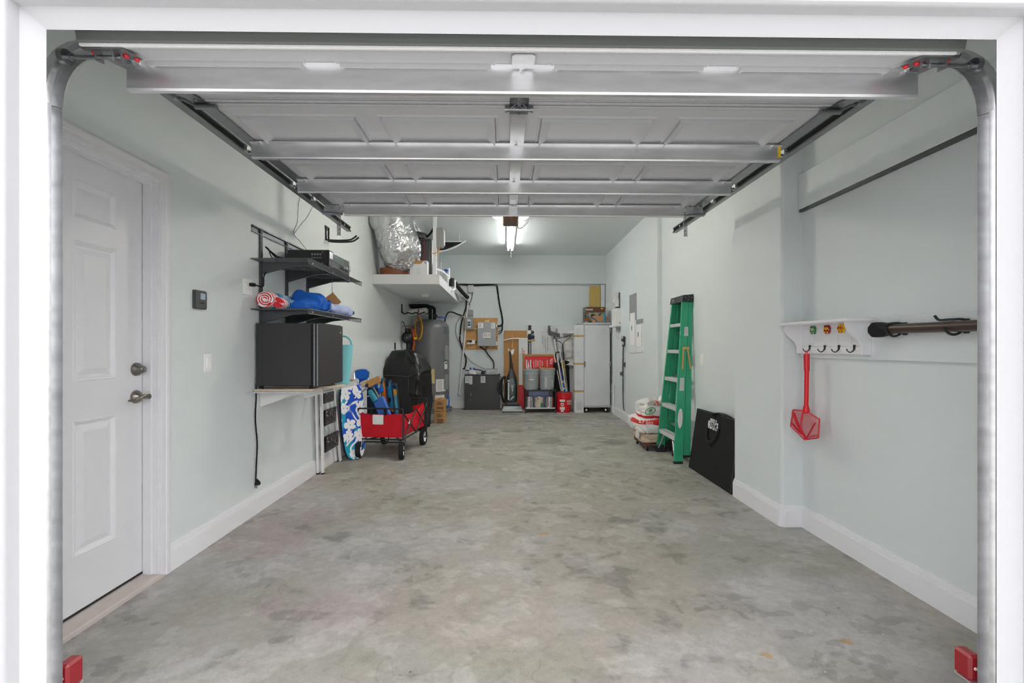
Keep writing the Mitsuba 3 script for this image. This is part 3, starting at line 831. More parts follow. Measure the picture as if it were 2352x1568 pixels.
def wire_shelf(name, label, z, y0, y1, m, lip, bracket):
    k = thing(name, label, 'shelf')
    n = int((y1 - y0) / 0.0158)
    cross, fronts = [], []
    for i in range(n + 1):
        y = y0 + (y1 - y0) * i / n
        cross.append(box(WX + 0.006, SX1, y - 0.0012, y + 0.0012, z - 0.0024, z))
        fronts.append(box(SX1 - 0.0024, SX1, y - 0.0012, y + 0.0012, z - lip, z))
    part(k, 'deck_wires', cat(*cross), m, kind='stuff')
    part(k, 'lip_wires', cat(*fronts), m, kind='stuff')
    for x, zz in ((WX + 0.008, z - 0.005), (-1.70, z - 0.005), (-1.56, z - 0.005), (SX1, z - 0.001), (SX1, z - lip)):
        part(k, 'rod', cyl((x, y0, zz), (x, y1, zz), 0.0032, n=8), m)
    for y in SY:
        pr = [(WX + 0.004, z - 0.008), (SX1 - 0.03, z - 0.008), (SX1 - 0.03, z - 0.022), (-1.60, z - 0.034), (WX + 0.09, z - bracket * 0.75), (WX + 0.004, z - bracket)]
        part(k, 'bracket', cat(ext_y(pr, y - 0.004, y + 0.004), ext_y([(WX + 0.004, z - bracket), (WX + 0.09, z - bracket * 0.75), (-1.60, z - 0.034), (SX1 - 0.03, z - 0.022), (SX1 - 0.03, z - 0.026), (-1.60, z - 0.039), (WX + 0.09, z - bracket * 0.75 - 0.005), (WX + 0.004, z - bracket - 0.005)], y - 0.007, y + 0.007)), 'rail_black' if m != 'wire_white' else 'white_metal')
        part(k, 'clip', cat(box(SX1 - 0.03, SX1 - 0.022, y - 0.005, y + 0.005, z - 0.022, z - 0.010)), 'white_plastic')
    return k


mat('wire_white', 'bfc1c1', 0.4)
wire_shelf('wire_shelf', 'black wire shelf, topmost on the left wall, carrying the black receiver', 1.876, 3.318, 4.54, 'wire_black', 0.040, 0.10)
wire_shelf('wire_shelf', 'black wire shelf in the middle, carrying the blue bag', 1.510, 3.318, 4.53, 'wire_black', 0.036, 0.10)
wire_shelf('wire_shelf', 'white wire shelf, lowest on the left wall, under the black fridge', 0.905, 3.26, 4.46, 'wire_white', 0.034, 0.12)
for i, (a, b) in enumerate(((3.345, 3.52), (3.61, 3.80))):
    solo('shelf_board', ('thin pale board under the back feet of the black fridge', 'thin pale board under the front feet of the black fridge')[i], 'board',
         box(-1.83 + 0.0 * i, -1.41 + 0.08 * i, a, b, 0.908, 0.922, 0.002), 'bag_cream', 'boards under the fridge')

# receiver
k = thing('receiver', 'black stereo receiver with silver front knobs on the top wire shelf', 'receiver')
RX = -1.455
part(k, 'case', box(-1.80, RX - 0.014, 3.785, 4.275, 1.897, 2.035, 0.004), 'black_satin')
part(k, 'vents', cat(*[box(-1.60 + 0.022 * i, -1.586 + 0.022 * i, 3.783, 3.786, 1.99, 2.005) for i in range(4)], *[box(-1.60 + 0.022 * i, -1.586 + 0.022 * i, 3.783, 3.786, 1.965, 1.973) for i in range(4)]), 'ink_grey', kind='stuff')
fp = part(k, 'front_panel', box(RX - 0.016, RX, 3.78, 4.28, 1.893, 2.036, 0.006), 'black')
part(fp, 'display', box(RX, RX + 0.002, 3.86, 4.12, 1.955, 2.02), 'smoke_clear')
part(fp, 'trim_strip', cat(box(RX, RX + 0.003, 3.79, 3.86, 1.965, 2.022), box(RX, RX + 0.003, 3.86, 4.27, 2.022, 2.03)), 'silver')
for y, z, r in ((4.09, 1.94, 0.011), (4.15, 1.945, 0.017), (4.225, 1.95, 0.026)):
    part(fp, 'knob', fr(lathe([(0.001, 0.024), (r * 0.92, 0.024), (r, 0.020), (r, 0.0)], n=24), (RX, y, z), (0, 1, 0), (0, 0, 1), (1, 0, 0)), 'silver', smooth=40)
part(fp, 'button', cat(*[box(RX, RX + 0.003, 3.80 + 0.03 * i, 3.815 + 0.03 * i, 1.912, 1.918) for i in range(7)]), 'silver', kind='stuff')
for x in (-1.77, -1.50):
    for y in (3.83, 4.23):
        part(k, 'foot', cyl((x, y, 1.877), (x, y, 1.898), 0.016, n=16), 'rubber')
part(k, 'screw', cat(*[fr(lathe([(0.001, 0.002), (0.005, 0.002), (0.006, 0)], n=10), (x, 3.785, z), (1, 0, 0), (0, 0, 1), (0, -1, 0)) for x in (-1.51,) for z in (1.925, 2.015)]), 'ink_grey', kind='stuff')
cb = [tube([(WX + 0.03, 3.47, 1.99), (WX + 0.05 + 0.02 * i, 3.48 + 0.015 * i, 1.975 - 0.022 * i), (WX + 0.07 + 0.05 * i, 3.50 + 0.03 * i, 1.91), (WX + 0.14 + 0.05 * i, 3.54 + 0.04 * i, 1.884), (WX + 0.12 + 0.03 * i, 3.70, 1.884)], 0.0035) for i in range(5)]
solo('cable_bundle', 'tangle of black cables at the left end of the top wire shelf', 'cables', cat(*cb), 'rubber', smooth=40, kind='stuff')
solo('antenna_wire', 'thin wire rising from the receiver up the wall to the ceiling', 'wire', cat(tube([(-1.70, 4.0, 2.036), (-1.78, 4.0, 2.14), (WX + 0.01, 3.98, 2.22), (WX + 0.006, 4.06, 2.34), (WX + 0.006, 4.08, 2.5), (WX + 0.006, 4.2, 2.8), (WX + 0.006, 4.22, ZC)], 0.0022, n=5), tube([(WX + 0.012, 3.98, 2.21), (WX + 0.006, 4.10, 2.31), (WX + 0.006, 4.30, 2.48), (WX + 0.006, 4.5, 2.75), (WX + 0.006, 4.6, ZC)], 0.0018, n=5)), 'grey_dark')

# towels and bags on the middle shelf: rolls along y
def roll(cx, cz, y0, y1, r, fn, key, name, n=48, m=30, seed=0, wob=0.006, squash=0.9):
    th = np.arange(n) * 2 * PI / n
    secs, uv = [], []
    for i in range(m + 1):
        y = y0 + (y1 - y0) * i / m
        e = 1 - 0.12 * (abs(2 * i / m - 1) ** 8)
        rr = r * e * (1 + 0.05 * np.sin(2 * th + y * 9 + seed) + 0.04 * np.sin(3 * th + seed * 2))
        secs.append(np.stack([cx + rr * np.cos(th), np.full(n, y), cz + rr * squash * np.sin(th)], 1))
        uv += [np.stack([np.full(n, y), th * r], 1)]
    g = rings(secs)
    trimesh.repair.fix_normals(g)
    uv = np.vstack(uv + [[[y0, 0], [y1, 0]]])
    return g, uv


k = thing('beach_towel', 'rolled beach towel with red and white stripes on the middle shelf', 'towel')
g, uv = roll(-1.75, 1.580, 3.345, 3.425, 0.066, None, None, None, seed=1, m=60)
vput(k, '', g, uv, pr_red_stripe)
spi = [(-1.75 + (0.012 + 0.0055 * a) * math.cos(a * 1.9), 3.343, 1.580 + 0.9 * (0.012 + 0.0055 * a) * math.sin(a * 1.9)) for a in np.linspace(0, 8.6, 46)]
part(k, 'rolled_edge', tube(spi, 0.0052, n=6, k=1), 'red_fabric', 'red edge coiled in the end of the roll')
part(k, 'rolled_edge', tube([(x + 0.005, y - 0.001, z + 0.005) for x, y, z in spi], 0.0044, n=6, k=1), 'white_plastic', 'white edge coiled in the end of the roll')
k = thing('beach_towel', 'rolled beach towel with red and white stripes, the smaller one in front', 'towel')
g, uv = roll(-1.662, 1.556, 3.36, 3.43, 0.046, None, None, None, seed=4, m=60)
vput(k, '', g, uv, pr_red_stripe)
k = thing('beach_towel', 'rolled beach towel with blue and navy stripes behind the red ones', 'towel')
g, uv = roll(-1.75, 1.580, 3.43, 3.80, 0.066, None, None, None, seed=6, m=90)
vput(k, '', g, uv, pr_blue_stripe)
k = thing('beach_towel', 'rolled beach towel with blue and navy stripes, lower one beside the blue bag', 'towel')
g, uv = roll(-1.66, 1.556, 3.435, 3.60, 0.046, None, None, None, seed=2, m=60)
vput(k, '', g, uv, pr_blue_stripe)
solo('paper_sheet', 'white sheet of paper poking up behind the blue towel', 'paper', mv(box(-0.05, 0.05, -0.09, 0.09, 0, 0.002), -1.80, 3.90, 1.64, ry=-50, rz=0), 'paper')


def sack(p0, p1, wr, hr, zbase, seed, amp, m=26, n=36, tops=None):
    """A soft bag lying along p0-p1 on a surface at zbase; wr, hr: half width and height along it."""
    p0, p1 = np.array(p0, float), np.array(p1, float)
    d = (p1 - p0) / np.linalg.norm(p1 - p0)
    s = np.array([d[1], -d[0]])
    th = np.arange(n) * 2 * PI / n
    secs = []
    for i in range(m + 1):
        t = i / m
        w, h = np.interp(t, np.linspace(0, 1, len(wr)), wr), np.interp(t, np.linspace(0, 1, len(hr)), hr)
        c = p0 + (p1 - p0) * t
        a = w * np.sign(np.cos(th)) * np.abs(np.cos(th)) ** 0.75
        b = h / 2 * (1 + np.sign(np.sin(th)) * np.abs(np.sin(th)) ** 0.75)
        secs.append(np.stack([c[0] + s[0] * a, c[1] + s[1] * a, zbase + b], 1))
    g = rings(secs)
    trimesh.repair.fix_normals(g)
    q = meshkit.fbm(np.asarray(g.vertices) * np.array([9, 6, 9]) + seed, 2) - 0.5
    f_ = meshkit.noise(np.asarray(g.vertices) @ np.array([[14, 3, 0], [9, -5, 4], [2, 12, 3.0]]) * 0.9 + seed) - 0.5
    r = np.exp(-(f_ * 9) ** 2)
    g.vertices = g.vertices + g.vertex_normals * (q * amp * 1.2 + (r - 0.4) * amp * 0.4)[:, None]
    g.vertices[:, 2] = np.maximum(g.vertices[:, 2], zbase)
    return g


k = thing('fabric_bag', 'crumpled blue fabric bag with pale panels on the middle shelf', 'bag')
part(k, 'blue_body', sack((-1.56, 3.47), (-1.575, 3.88), [0.05, 0.10, 0.12, 0.125, 0.12], [0.06, 0.09, 0.165, 0.13, 0.115], 1.513, 3, 0.05, 60, 72), 'blue_fabric', smooth=True)
part(k, 'pale_body', sack((-1.575, 3.85), (-1.55, 4.36), [0.12, 0.125, 0.125, 0.105], [0.11, 0.105, 0.095, 0.08], 1.513, 8, 0.03, 60, 72), 'blue_grey_fabric', 'pale blue grey panel', smooth=True)
part(k, 'blue_edge', tube([(-1.60, 3.84, 1.632), (-1.60, 3.98, 1.634), (-1.60, 4.12, 1.628), (-1.59, 4.26, 1.615), (-1.56, 4.35, 1.605), (-1.50, 4.375, 1.585), (-1.455, 4.35, 1.545), (-1.45, 4.2, 1.520)], [0.012, 0.03, 0.034, 0.03, 0.02, 0.010, 0.010, 0.006], n=10, flat=(1.0, 0.7)), 'blue_fabric', 'blue edge band', smooth=True)
part(k, 'strap', tube([(-1.58, 4.36, 1.58), (-1.50, 4.41, 1.59), (-1.46, 4.42, 1.565), (-1.47, 4.36, 1.545)], 0.006, flat=(2.2, 0.6)), 'navy')
k = thing('cardboard_tag', 'brown cardboard square hanging on a string from the top shelf', 'tag')
part(k, 'card', fr(box(-0.055, 0.055, -0.055, 0.055, 0, 0.004), (-1.52, 4.02, 1.635), (math.cos(0.7) * 0.9, 0.43 * math.cos(0.7), math.sin(0.7)), (-math.sin(0.7) * 0.9, -0.43 * math.sin(0.7), math.cos(0.7))), 'card')
part(k, 'string', tube([(-1.52, 4.02, 1.70), (-1.522, 4.03, 1.76), (-1.52, 4.03, 1.834)], 0.002, n=5), 'grey_dark')

# fridge
k = thing('mini_fridge', 'black compact refrigerator on the lowest wire shelf', 'fridge')
part(k, 'cabinet', box(-1.825, -1.428, 3.362, 3.868, 0.945, 1.407, 0.003), 'fridge')
part(k, 'gasket', box(-1.428, -1.412, 3.370, 3.862, 0.95, 1.40), 'rubber')
dr_ = part(k, 'door', box(-1.412, -1.371, 3.362, 3.868, 0.938, 1.407, 0.006), 'fridge')
part(dr_, 'handle_strip', cat(box(-1.404, -1.398, 3.3605, 3.363, 0.945, 1.40), box(-1.379, -1.374, 3.360, 3.363, 0.945, 1.40)), 'silver', 'bright strip on the door edge')
part(dr_, 'badge', box(-1.371, -1.3695, 3.80, 3.825, 1.345, 1.358), 'silver')
part(dr_, 'hinge', cat(box(-1.46, -1.385, 3.82, 3.86, 1.407, 1.411), cyl((-1.39, 3.84, 1.405), (-1.39, 3.84, 1.414), 0.007, n=10)), 'steel')
part(k, 'top_trim', box(-1.411, -1.372, 3.40, 3.80, 1.4065, 1.409), 'grey_dark')
for x in (-1.80, -1.44):
    for y in (3.40, 3.83):
        part(k, 'foot', cyl((x, y, 0.909 if y > 3.8 else 0.922), (x, y, 0.946), 0.012, n=12), 'rubber')
solo('fridge_cord', 'black power cord hanging from the fridge down to its plug above the baseboard', 'cord',
     cat(tube([(-1.826, 3.42, 0.97), (WX + 0.012, 3.385, 0.96), (WX + 0.014, 3.375, 0.85), (WX + 0.014, 3.365, 0.70), (WX + 0.014, 3.39, 0.52), (WX + 0.014, 3.38, 0.38), (WX + 0.014, 3.372, 0.25), (WX + 0.02, 3.380, 0.215)], 0.0052), hull([(WX + 0.006 + a, 3.37 + b, 0.215 + c) for a in (0, 0.03) for b in (0, 0.026) for c in (0, 0.018)] + [(WX + 0.018, 3.383, 0.262)]), *[box(WX + 0.012 + i * 0.012, WX + 0.014 + i * 0.012, 3.362, 3.368, 0.196, 0.218) for i in range(2)]), 'rubber', smooth=40)

k = thing('bucket', 'tall aqua plastic bucket with a loop handle beside the fridge', 'bucket')
part(k, 'body', lathe([(0.001, 0.0), (0.048, 0.0), (0.052, 0.006), (0.083, 0.335), (0.087, 0.337), (0.087, 0.345), (0.080, 0.345), (0.078, 0.333), (0.047, 0.01), (0.001, 0.01)], (-1.448, 4.10, 0.906), 40), 'aqua', smooth=35)
part(k, 'handle', tube([(-1.448 + 0.07 * math.cos(a), 4.10 + 0.01, 0.906 + 0.335 + 0.085 * math.sin(a)) for a in np.linspace(0, PI, 9)], 0.0045, flat=(1.0, 1.8)), 'aqua', smooth=40)

# step ladder folded against the wall
k = thing('step_stool', 'white folded step ladder with three black speckled treads leaning on the left wall', 'step ladder')
for y, nme in ((4.445, 'near'), (4.92, 'far')):
    f0, f1 = np.array((-1.768, y, 0.0)), np.array((-1.755, 4.37 if nme == 'near' else 4.66, 0.865))
    for dx in (0.0, -0.046):
        part(k, 'rail', fr(box(-0.011, 0.011, -0.012, 0.012, 0, np.linalg.norm(f1 - f0)), f0 + (dx, 0, 0), (1, 0, 0), np.cross((f1 - f0) / np.linalg.norm(f1 - f0), (1, 0, 0)), (f1 - f0) / np.linalg.norm(f1 - f0)), 'white_metal')
        part(k, 'foot', box(f0[0] + dx - 0.013, f0[0] + dx + 0.013, y - 0.014, y + 0.014, 0.0, 0.012), 'rubber')
part(k, 'label', box(-1.764, -1.752, 4.366, 4.373, 0.66, 0.80), 'light_grey')
part(k, 'warning_label', box(-1.764, -1.752, 4.359, 4.365, 0.80, 0.83), 'yellow')
for z in (0.28, 0.54, 0.76):
    ya, yb = 4.457 - 0.087 * z, 4.87 - 0.26 * z
    g, uv = sheet(yb - ya - 0.03, 0.15 if z < 0.7 else 0.09, 90, 40)
    g.vertices[:, 2] += 0.0
    w = fr(g, (-1.742, ya + 0.015, z - 0.07), (0, 1, 0), (0.05, 0, 0.9987))
    vput(k, 'tread', w, uv, pr_tread, 'black speckled tread', smooth=False)
    part(k, 'tread_body', hull([(x, y, zz) for x, zz in ((-1.745, z - 0.075), (-1.745, z + (0.08 if z < 0.7 else 0.02)), (-1.775, z + 0.07), (-1.775, z - 0.07)) for y in (ya + 0.012, yb - 0.012)]), 'black')
solo('wooden_slat', 'tan wooden slat leaning behind the floral boogie board', 'board', fr(box(-0.035, 0.035, -0.008, 0.008, 0, 0.86, 0.003), (-1.70, 5.33, 0.0), (0.85, -0.5, 0.06), (0.5, 0.85, 0), (-0.115, 0.0, 0.9934)), 'wood')
# boogie board with the floral print
k = thing('boogie_board', 'boogie board with a blue and white hibiscus print leaning by the white ladder', 'boogie board')
BW, BH = 0.30, 0.84
g, uv = sheet(BW, BH, 120, 330)
x, y = uv[:, 0] - BW / 2, uv[:, 1]
wf_ = np.interp(y / BH, [0, 0.04, 0.12, 0.35, 0.8, 0.95, 1], [0.30, 0.62, 0.80, 0.97, 0.93, 0.80, 0.60])
g.vertices[:, 0] = x * wf_
g.vertices[:, 2] = 0.02 * (1 - (2 * x / BW) ** 2) ** 0.5 * 0 + 0.018
bl = np.c_[g.vertices[:, :2], np.zeros(len(g.vertices))]
o, ux, uy = (-1.645, 5.02, 0.005), np.array((0.62, 0.78, 0.0)), np.array((-0.16, -0.02, 0.987))
ux /= np.linalg.norm(ux)
uy = uy - ux * (uy @ ux)
uy /= np.linalg.norm(uy)
uz = np.cross(ux, uy)
vput(k, 'print', fr(g, o, ux, uy, uz), uv, lambda u, v: pr_floral(u, v), 'hibiscus print', smooth=False)
edge = np.r_[np.c_[-0.5 * BW * np.interp(np.linspace(0, 1, 30), [0, 0.04, 0.12, 0.35, 0.8, 0.95, 1], [0.30, 0.62, 0.80, 0.97, 0.93, 0.80, 0.60]), np.linspace(0, BH, 30)]]
edge = np.r_[edge, (edge * [-1, 1])[::-1]]
part(k, 'core', fr(mv(ext(Polygon(edge), 0.036), z=-0.0195), o, ux, uy, uz), 'navy')
part(k, 'leash_plug', fr(mv(cyl((0, 0, 0.015), (0, 0, 0.021), 0.01, n=12), 0.03, 0.68), o, ux, uy, uz), 'black')

# ------------------------------------------------------------------ folding wagon and what it holds
WO, WA = np.array((-1.335, 5.445, 0.0)), math.radians(-7.2)
wx, wy = np.array((math.cos(WA), math.sin(WA), 0)), np.array((-math.sin(WA), math.cos(WA), 0))


def wg(g):
    return fr(g, WO, wx, wy, (0, 0, 1))


k = thing('folding_wagon', 'red folding wagon with a black frame, loaded with beach gear', 'wagon')
a, b = 0.232, 0.37
front = [(-a, -b, 0.24), (a, -b, 0.235), (a, -b, 0.49), (0.06, -b - 0.004, 0.485), (-a, -b, 0.50)]
def cloth(p00, p10, p11, p01, sag=0.0, amp=0.006, n=22, seed=0, topsag=0.0):
    s, t = np.meshgrid(np.linspace(0, 1, n + 1), np.linspace(0, 1, n + 1), indexing='ij')
    P = [np.array(p, float) for p in (p00, p10, p11, p01)]
    v = (P[0] * ((1 - s) * (1 - t))[..., None] + P[1] * (s * (1 - t))[..., None] + P[2] * (s * t)[..., None] + P[3] * ((1 - s) * t)[..., None]).reshape(-1, 3)
    nrm = np.cross(P[1] - P[0], P[3] - P[0])
    nrm /= np.linalg.norm(nrm)
    q = meshkit.fbm(v * 13 + seed) - 0.5
    bul = (4 * s * (1 - s) * 4 * t * (1 - t)).ravel() ** 0.7
    v = v + nrm * (q * amp * 2 * bul + sag * bul)[:, None]
    v[:, 2] -= (topsag * 4 * s * (1 - s) * t).ravel()
    i = (np.arange(n)[:, None] * (n + 1) + np.arange(n)).ravel()
    f = np.vstack([np.stack([i, i + n + 1, i + n + 2], 1), np.stack([i, i + n + 2, i + 1], 1)])
    o = M(v - nrm * 0.003, f[:, ::-1])
    return cat(M(v + nrm * 0.003, f), o)


FL, FR, BR, BLk = (-a, -b), (a, -b), (a + 0.03, b), (-a - 0.03, b)
for nme, (p, q), sg in (('front', (FL, FR), 0.012), ('side', (FR, BR), 0.012), ('side', (BR, BLk), 0.0), ('side', (BLk, FL), 0.01)):
    z1 = 0.495
    part(k, 'fabric_panel', wg(cloth((*p, 0.235), (*q, 0.235), (*q, z1 + (0.03 if q[1] > 0 else 0)), (*p, z1 + (0.03 if p[1] > 0 else 0)), sg, 0.008, seed=p[0] * 9 + q[1] * 5, topsag=0.012 if nme == 'front' else 0.05)), 'red_fabric', smooth=True)
part(k, 'fabric_floor', wg(box(-a, a, -b, b, 0.228, 0.238)), 'red_fabric')
part(k, 'label', wg(cloth((-0.085, -b - 0.017, 0.375), (0.035, -b - 0.017, 0.372), (0.037, -b - 0.014, 0.478), (-0.087, -b - 0.014, 0.482), 0.002, 0.003, 8)), 'paper', 'white cloth label')
for x in (-0.105, 0.055):
    part(k, 'strap', wg(box(x - 0.015, x + 0.015, -b - 0.012, -b - 0.004, 0.478, 0.548)), 'black_fabric')
r = 0.0095
ring_f = [(-a - 0.03, -b - 0.012, 0.20), (-a - 0.03, -b - 0.012, 0.50), (-a - 0.02, -b - 0.012, 0.535), (-a + 0.02, -b - 0.012, 0.548), (a - 0.02, -b - 0.012, 0.548), (a + 0.02, -b - 0.012, 0.535), (a + 0.03, -b - 0.012, 0.50), (a + 0.03, -b - 0.012, 0.20)]
part(k, 'front_frame', wg(tube(ring_f, r, k=4)), 'black', smooth=40)
part(k, 'rear_frame', wg(tube([(x * 1.12, b + 0.03, z + 0.03) for x, y, z in ring_f], r, k=4)), 'black', smooth=40)
part(k, 'chassis', wg(cat(*[cyl((-a - 0.03, s * b * 0.98, z), (a + 0.03, s * b * 0.98, z), 0.0085, n=10) for s in (-1, 1) for z in (0.205, 0.175)], *[cyl((x, -b, 0.195), (x * 1.02, b, 0.2), 0.008, n=10) for x in (-a, a)], cyl((-a, -b, 0.19), (a, b, 0.19), 0.007, n=8), cyl((a, -b, 0.19), (-a, b, 0.19), 0.007, n=8))), 'black')
for s in (-1, 1):
    x = s * (a + 0.036)
    part(k, 'cross_brace', wg(cat(cyl((x, -b, 0.49), (x + s * 0.012, b * 0.05, 0.215), 0.008, n=8), cyl((x, -b, 0.21), (x + s * 0.01, b * 0.05, 0.50), 0.008, n=8), cyl((x + s * 0.01, b * 0.05, 0.50), (x + s * 0.03, b, 0.22), 0.008, n=8), cyl((x + s * 0.012, b * 0.05, 0.215), (x + s * 0.035, b, 0.53), 0.008, n=8))), 'black')
part(k, 'hook', wg(box(a + 0.034, a + 0.05, -b * 0.62, -b * 0.58, 0.36, 0.40)), 'white_plastic')
for x, y, R, rz in ((-a - 0.005, -b - 0.03, 0.094, 12), (a + 0.02, -b - 0.03, 0.094, 12), (a + 0.03, b - 0.02, 0.102, 0), (-a - 0.01, b - 0.02, 0.102, 0)):
    c0 = mv(lathe([(R * 0.62, -0.024), (R * 0.9, -0.025), (R * 0.985, -0.017), (R, 0), (R * 0.985, 0.017), (R * 0.9, 0.025), (R * 0.62, 0.024)], n=44), ry=90)
    w = part(k, 'wheel', wg(mv(c0, x, y, R, rz=rz)), 'rubber', smooth=30)
    part(w, 'tread_blocks', wg(mv(cat(*[mv(box(-0.022 + 0.011 * q, -0.014 + 0.011 * q, -0.006, 0.006, R * 0.97, R * 1.0), rx=360 / 26 * (i + 0.5 * (q % 2))) for i in range(26) for q in range(4)]), x, y, R, rz=rz)), 'rubber', kind='stuff')
    disc = cat(mv(lathe([(0.001, 0.012), (R * 0.2, 0.014), (R * 0.26, 0.006), (R * 0.55, 0.010), (R * 0.63, 0.020), (R * 0.63, -0.020), (R * 0.55, -0.010), (R * 0.26, -0.006), (R * 0.2, -0.014), (0.001, -0.012)], n=36), ry=90), *[mv(box(-0.010, 0.012, -0.003, 0.003, R * 0.15, R * 0.6), rx=60 * i) for i in range(6)])
    part(w, 'rim', wg(mv(disc, x, y, R, rz=rz)), 'white_plastic', 'white wheel rim', smooth=30)
    part(w, 'axle_cap', wg(mv(mv(lathe([(0.001, 0.034), (0.010, 0.032), (0.012, 0.012)], n=14), ry=90), x, y, R, rz=rz)), 'black')
    fk = cat(box(-0.004, 0.004, -0.012, 0.012, 0.0, R * 1.25), )
    part(w, 'fork', wg(mv(cat(mv(fk, x=0.034, rx=-14), mv(fk, x=-0.034, rx=-14), mv(box(-0.038, 0.038, -0.02, 0.02, 0, 0.01), y=0.03, z=R * 1.2)), x, y, R, rz=rz)), 'black')

# beach chairs folded in the wagon
def slab(o, ux, uy, w, h, t, m, key, name, label=None, r=0.02):
    ux, uy = np.array(ux, float), np.array(uy, float)
    ux /= np.linalg.norm(ux)
    uy = uy - ux * (uy @ ux)
    uy /= np.linalg.norm(uy)
    return part(key, name, fr(mv(ext(rrect(w, h, min(r, w / 2.1, h / 2.1)), t), w / 2, h / 2, -t / 2), o, ux, uy), m, label)


k = thing('beach_chair', 'folded beach chair with a blue headrest and curved chrome frame', 'beach chair', 'folded beach chairs in the wagon')
part(k, 'headrest', cat(fr(mv(ext(rrect(0.155, 0.10, 0.03), 0.03), z=-0.015), (-1.665, 5.33, 0.915), (0.97, -0.2, 0.10), (-0.08, 0.1, 0.99)), fr(mv(ext(rrect(0.10, 0.12, 0.02), 0.022), z=-0.011), (-1.655, 5.335, 0.84), (0.97, -0.2, 0.1), (-0.08, 0.1, 0.99))), 'blue_fabric')
part(k, 'frame', cat(tube([(-1.755, 5.34, 0.86), (-1.76, 5.34, 0.92), (-1.74, 5.34, 0.955), (-1.66, 5.34, 0.975), (-1.59, 5.32, 0.955), (-1.575, 5.31, 0.90), (-1.54, 5.27, 0.84), (-1.47, 5.22, 0.82), (-1.41, 5.2, 0.81)], 0.012), tube([(-1.55, 5.16, 0.77), (-1.60, 5.16, 0.745), (-1.665, 5.17, 0.68), (-1.685, 5.18, 0.60), (-1.67, 5.18, 0.52), (-1.63, 5.19, 0.44), (-1.58, 5.22, 0.30)], 0.0125)), 'chrome', smooth=40)
slab((-1.60, 5.38, 0.40), (0.95, -0.25, 0), (-0.12, 0.0, 0.99), 0.12, 0.44, 0.012, 'blue_fabric', k, 'back_cloth')
slab((-1.565, 5.20, 0.765), (0.155, -0.03, 0.072), (-0.3, 0.3, 0.9), 0.185, 0.075, 0.022, 'wood', k, 'armrest', 'pale wooden armrest', r=0.03)
slab((-1.66, 5.27, 0.76), (0.10, -0.02, 0.045), (-0.3, 0.3, 0.9), 0.115, 0.065, 0.02, 'bag_cream', k, 'armrest', 'paler wooden armrest', r=0.025)
part(k, 'hinge', cat(box(-1.585, -1.555, 5.18, 5.205, 0.755, 0.815, 0.006), cyl((-1.41, 5.2, 0.81), (-1.40, 5.22, 0.86), 0.010, n=10)), 'black')
k = thing('beach_chair', 'folded beach chair with a navy cloth panel in the wagon', 'beach chair', 'folded beach chairs in the wagon')
slab((-1.585, 5.30, 0.27), (0.9, -0.2, 0.05), (-0.16, 0.10, 0.95), 0.14, 0.48, 0.04, 'navy', k, 'seat_cloth')
part(k, 'pillow', tube([(-1.535, 5.19, 0.735), (-1.50, 5.17, 0.68), (-1.455, 5.15, 0.62)], [0.028, 0.034, 0.032], n=18), 'teal', 'teal rolled pillow', smooth=40)
part(k, 'frame', cat(tube([(-1.60, 5.25, 0.26), (-1.67, 5.27, 0.50), (-1.745, 5.28, 0.78)], 0.010), tube([(-1.575, 5.26, 0.26), (-1.63, 5.26, 0.46), (-1.69, 5.27, 0.66)], 0.009)), 'chrome', smooth=40)
part(k, 'tag', fr(mv(ext(rrect(0.03, 0.012, 0.005), 0.002)), (-1.575, 5.266, 0.665), (0.95, -0.2, 0.1), (-0.1, 0.2, 0.95)), 'white_plastic')
k = thing('beach_chair', 'folded beach chair with a bright blue cloth panel, foremost in the wagon', 'beach chair', 'folded beach chairs in the wagon')
slab((-1.335, 5.16, 0.26), (0.9, -0.2, 0.40), (-0.46, 0.10, 0.86), 0.125, 0.40, 0.05, 'blue_mid', k, 'seat_cloth')
slab((-1.27, 5.155, 0.285), (0.9, -0.2, 0.40), (-0.46, 0.10, 0.86), 0.045, 0.41, 0.045, 'blue_fabric', k, 'side_cloth')
part(k, 'frame', cat(tube([(-1.44, 5.21, 0.66), (-1.485, 5.22, 0.73), (-1.53, 5.23, 0.79)], 0.0125), tube([(-1.30, 5.22, 0.30), (-1.39, 5.24, 0.48), (-1.46, 5.25, 0.64), (-1.49, 5.26, 0.72)], 0.009)), 'chrome', smooth=40)
slab((-1.50, 5.31, 0.68), (0.9, -0.25, 0.35), (-0.3, 0.2, 0.9), 0.10, 0.06, 0.03, 'blue_fabric', k, 'pillow', 'blue pillow end')
# small boards
def print_board(name, label, o, ux, uy, w, h, fn, back, t=0.03, group='small boogie boards in the wagon'):
    ux, uy = np.array(ux, float), np.array(uy, float)
    ux /= np.linalg.norm(ux)
    uy = uy - ux * (uy @ ux)
    uy /= np.linalg.norm(uy)
    k = thing(name, label, 'boogie board', group)
    g, uv = sheet(w, h, 40, 110)
    hs = [0, 0.05, 0.2, 0.8, 0.95, 1]
    ws = [0.8, 0.95, 1, 0.97, 0.8, 0.5]
    g.vertices[:, 0] = w / 2 + (uv[:, 0] - w / 2) * np.interp(uv[:, 1] / h, hs, ws)
    g.vertices[:, 2] = t / 2 + 0.0006
    vput(k, 'print', fr(g, o, ux, uy), uv, fn, 'printed face', smooth=False)
    ys = np.linspace(0, h, 24)
    pf = np.interp(ys / h, hs, ws)
    pg = np.r_[np.c_[w / 2 - w / 2 * pf, ys], np.c_[w / 2 + w / 2 * pf, ys][::-1]]
    part(k, 'core', fr(mv(ext(Polygon(pg), t), z=-t / 2), o, ux, uy), back)
    return k


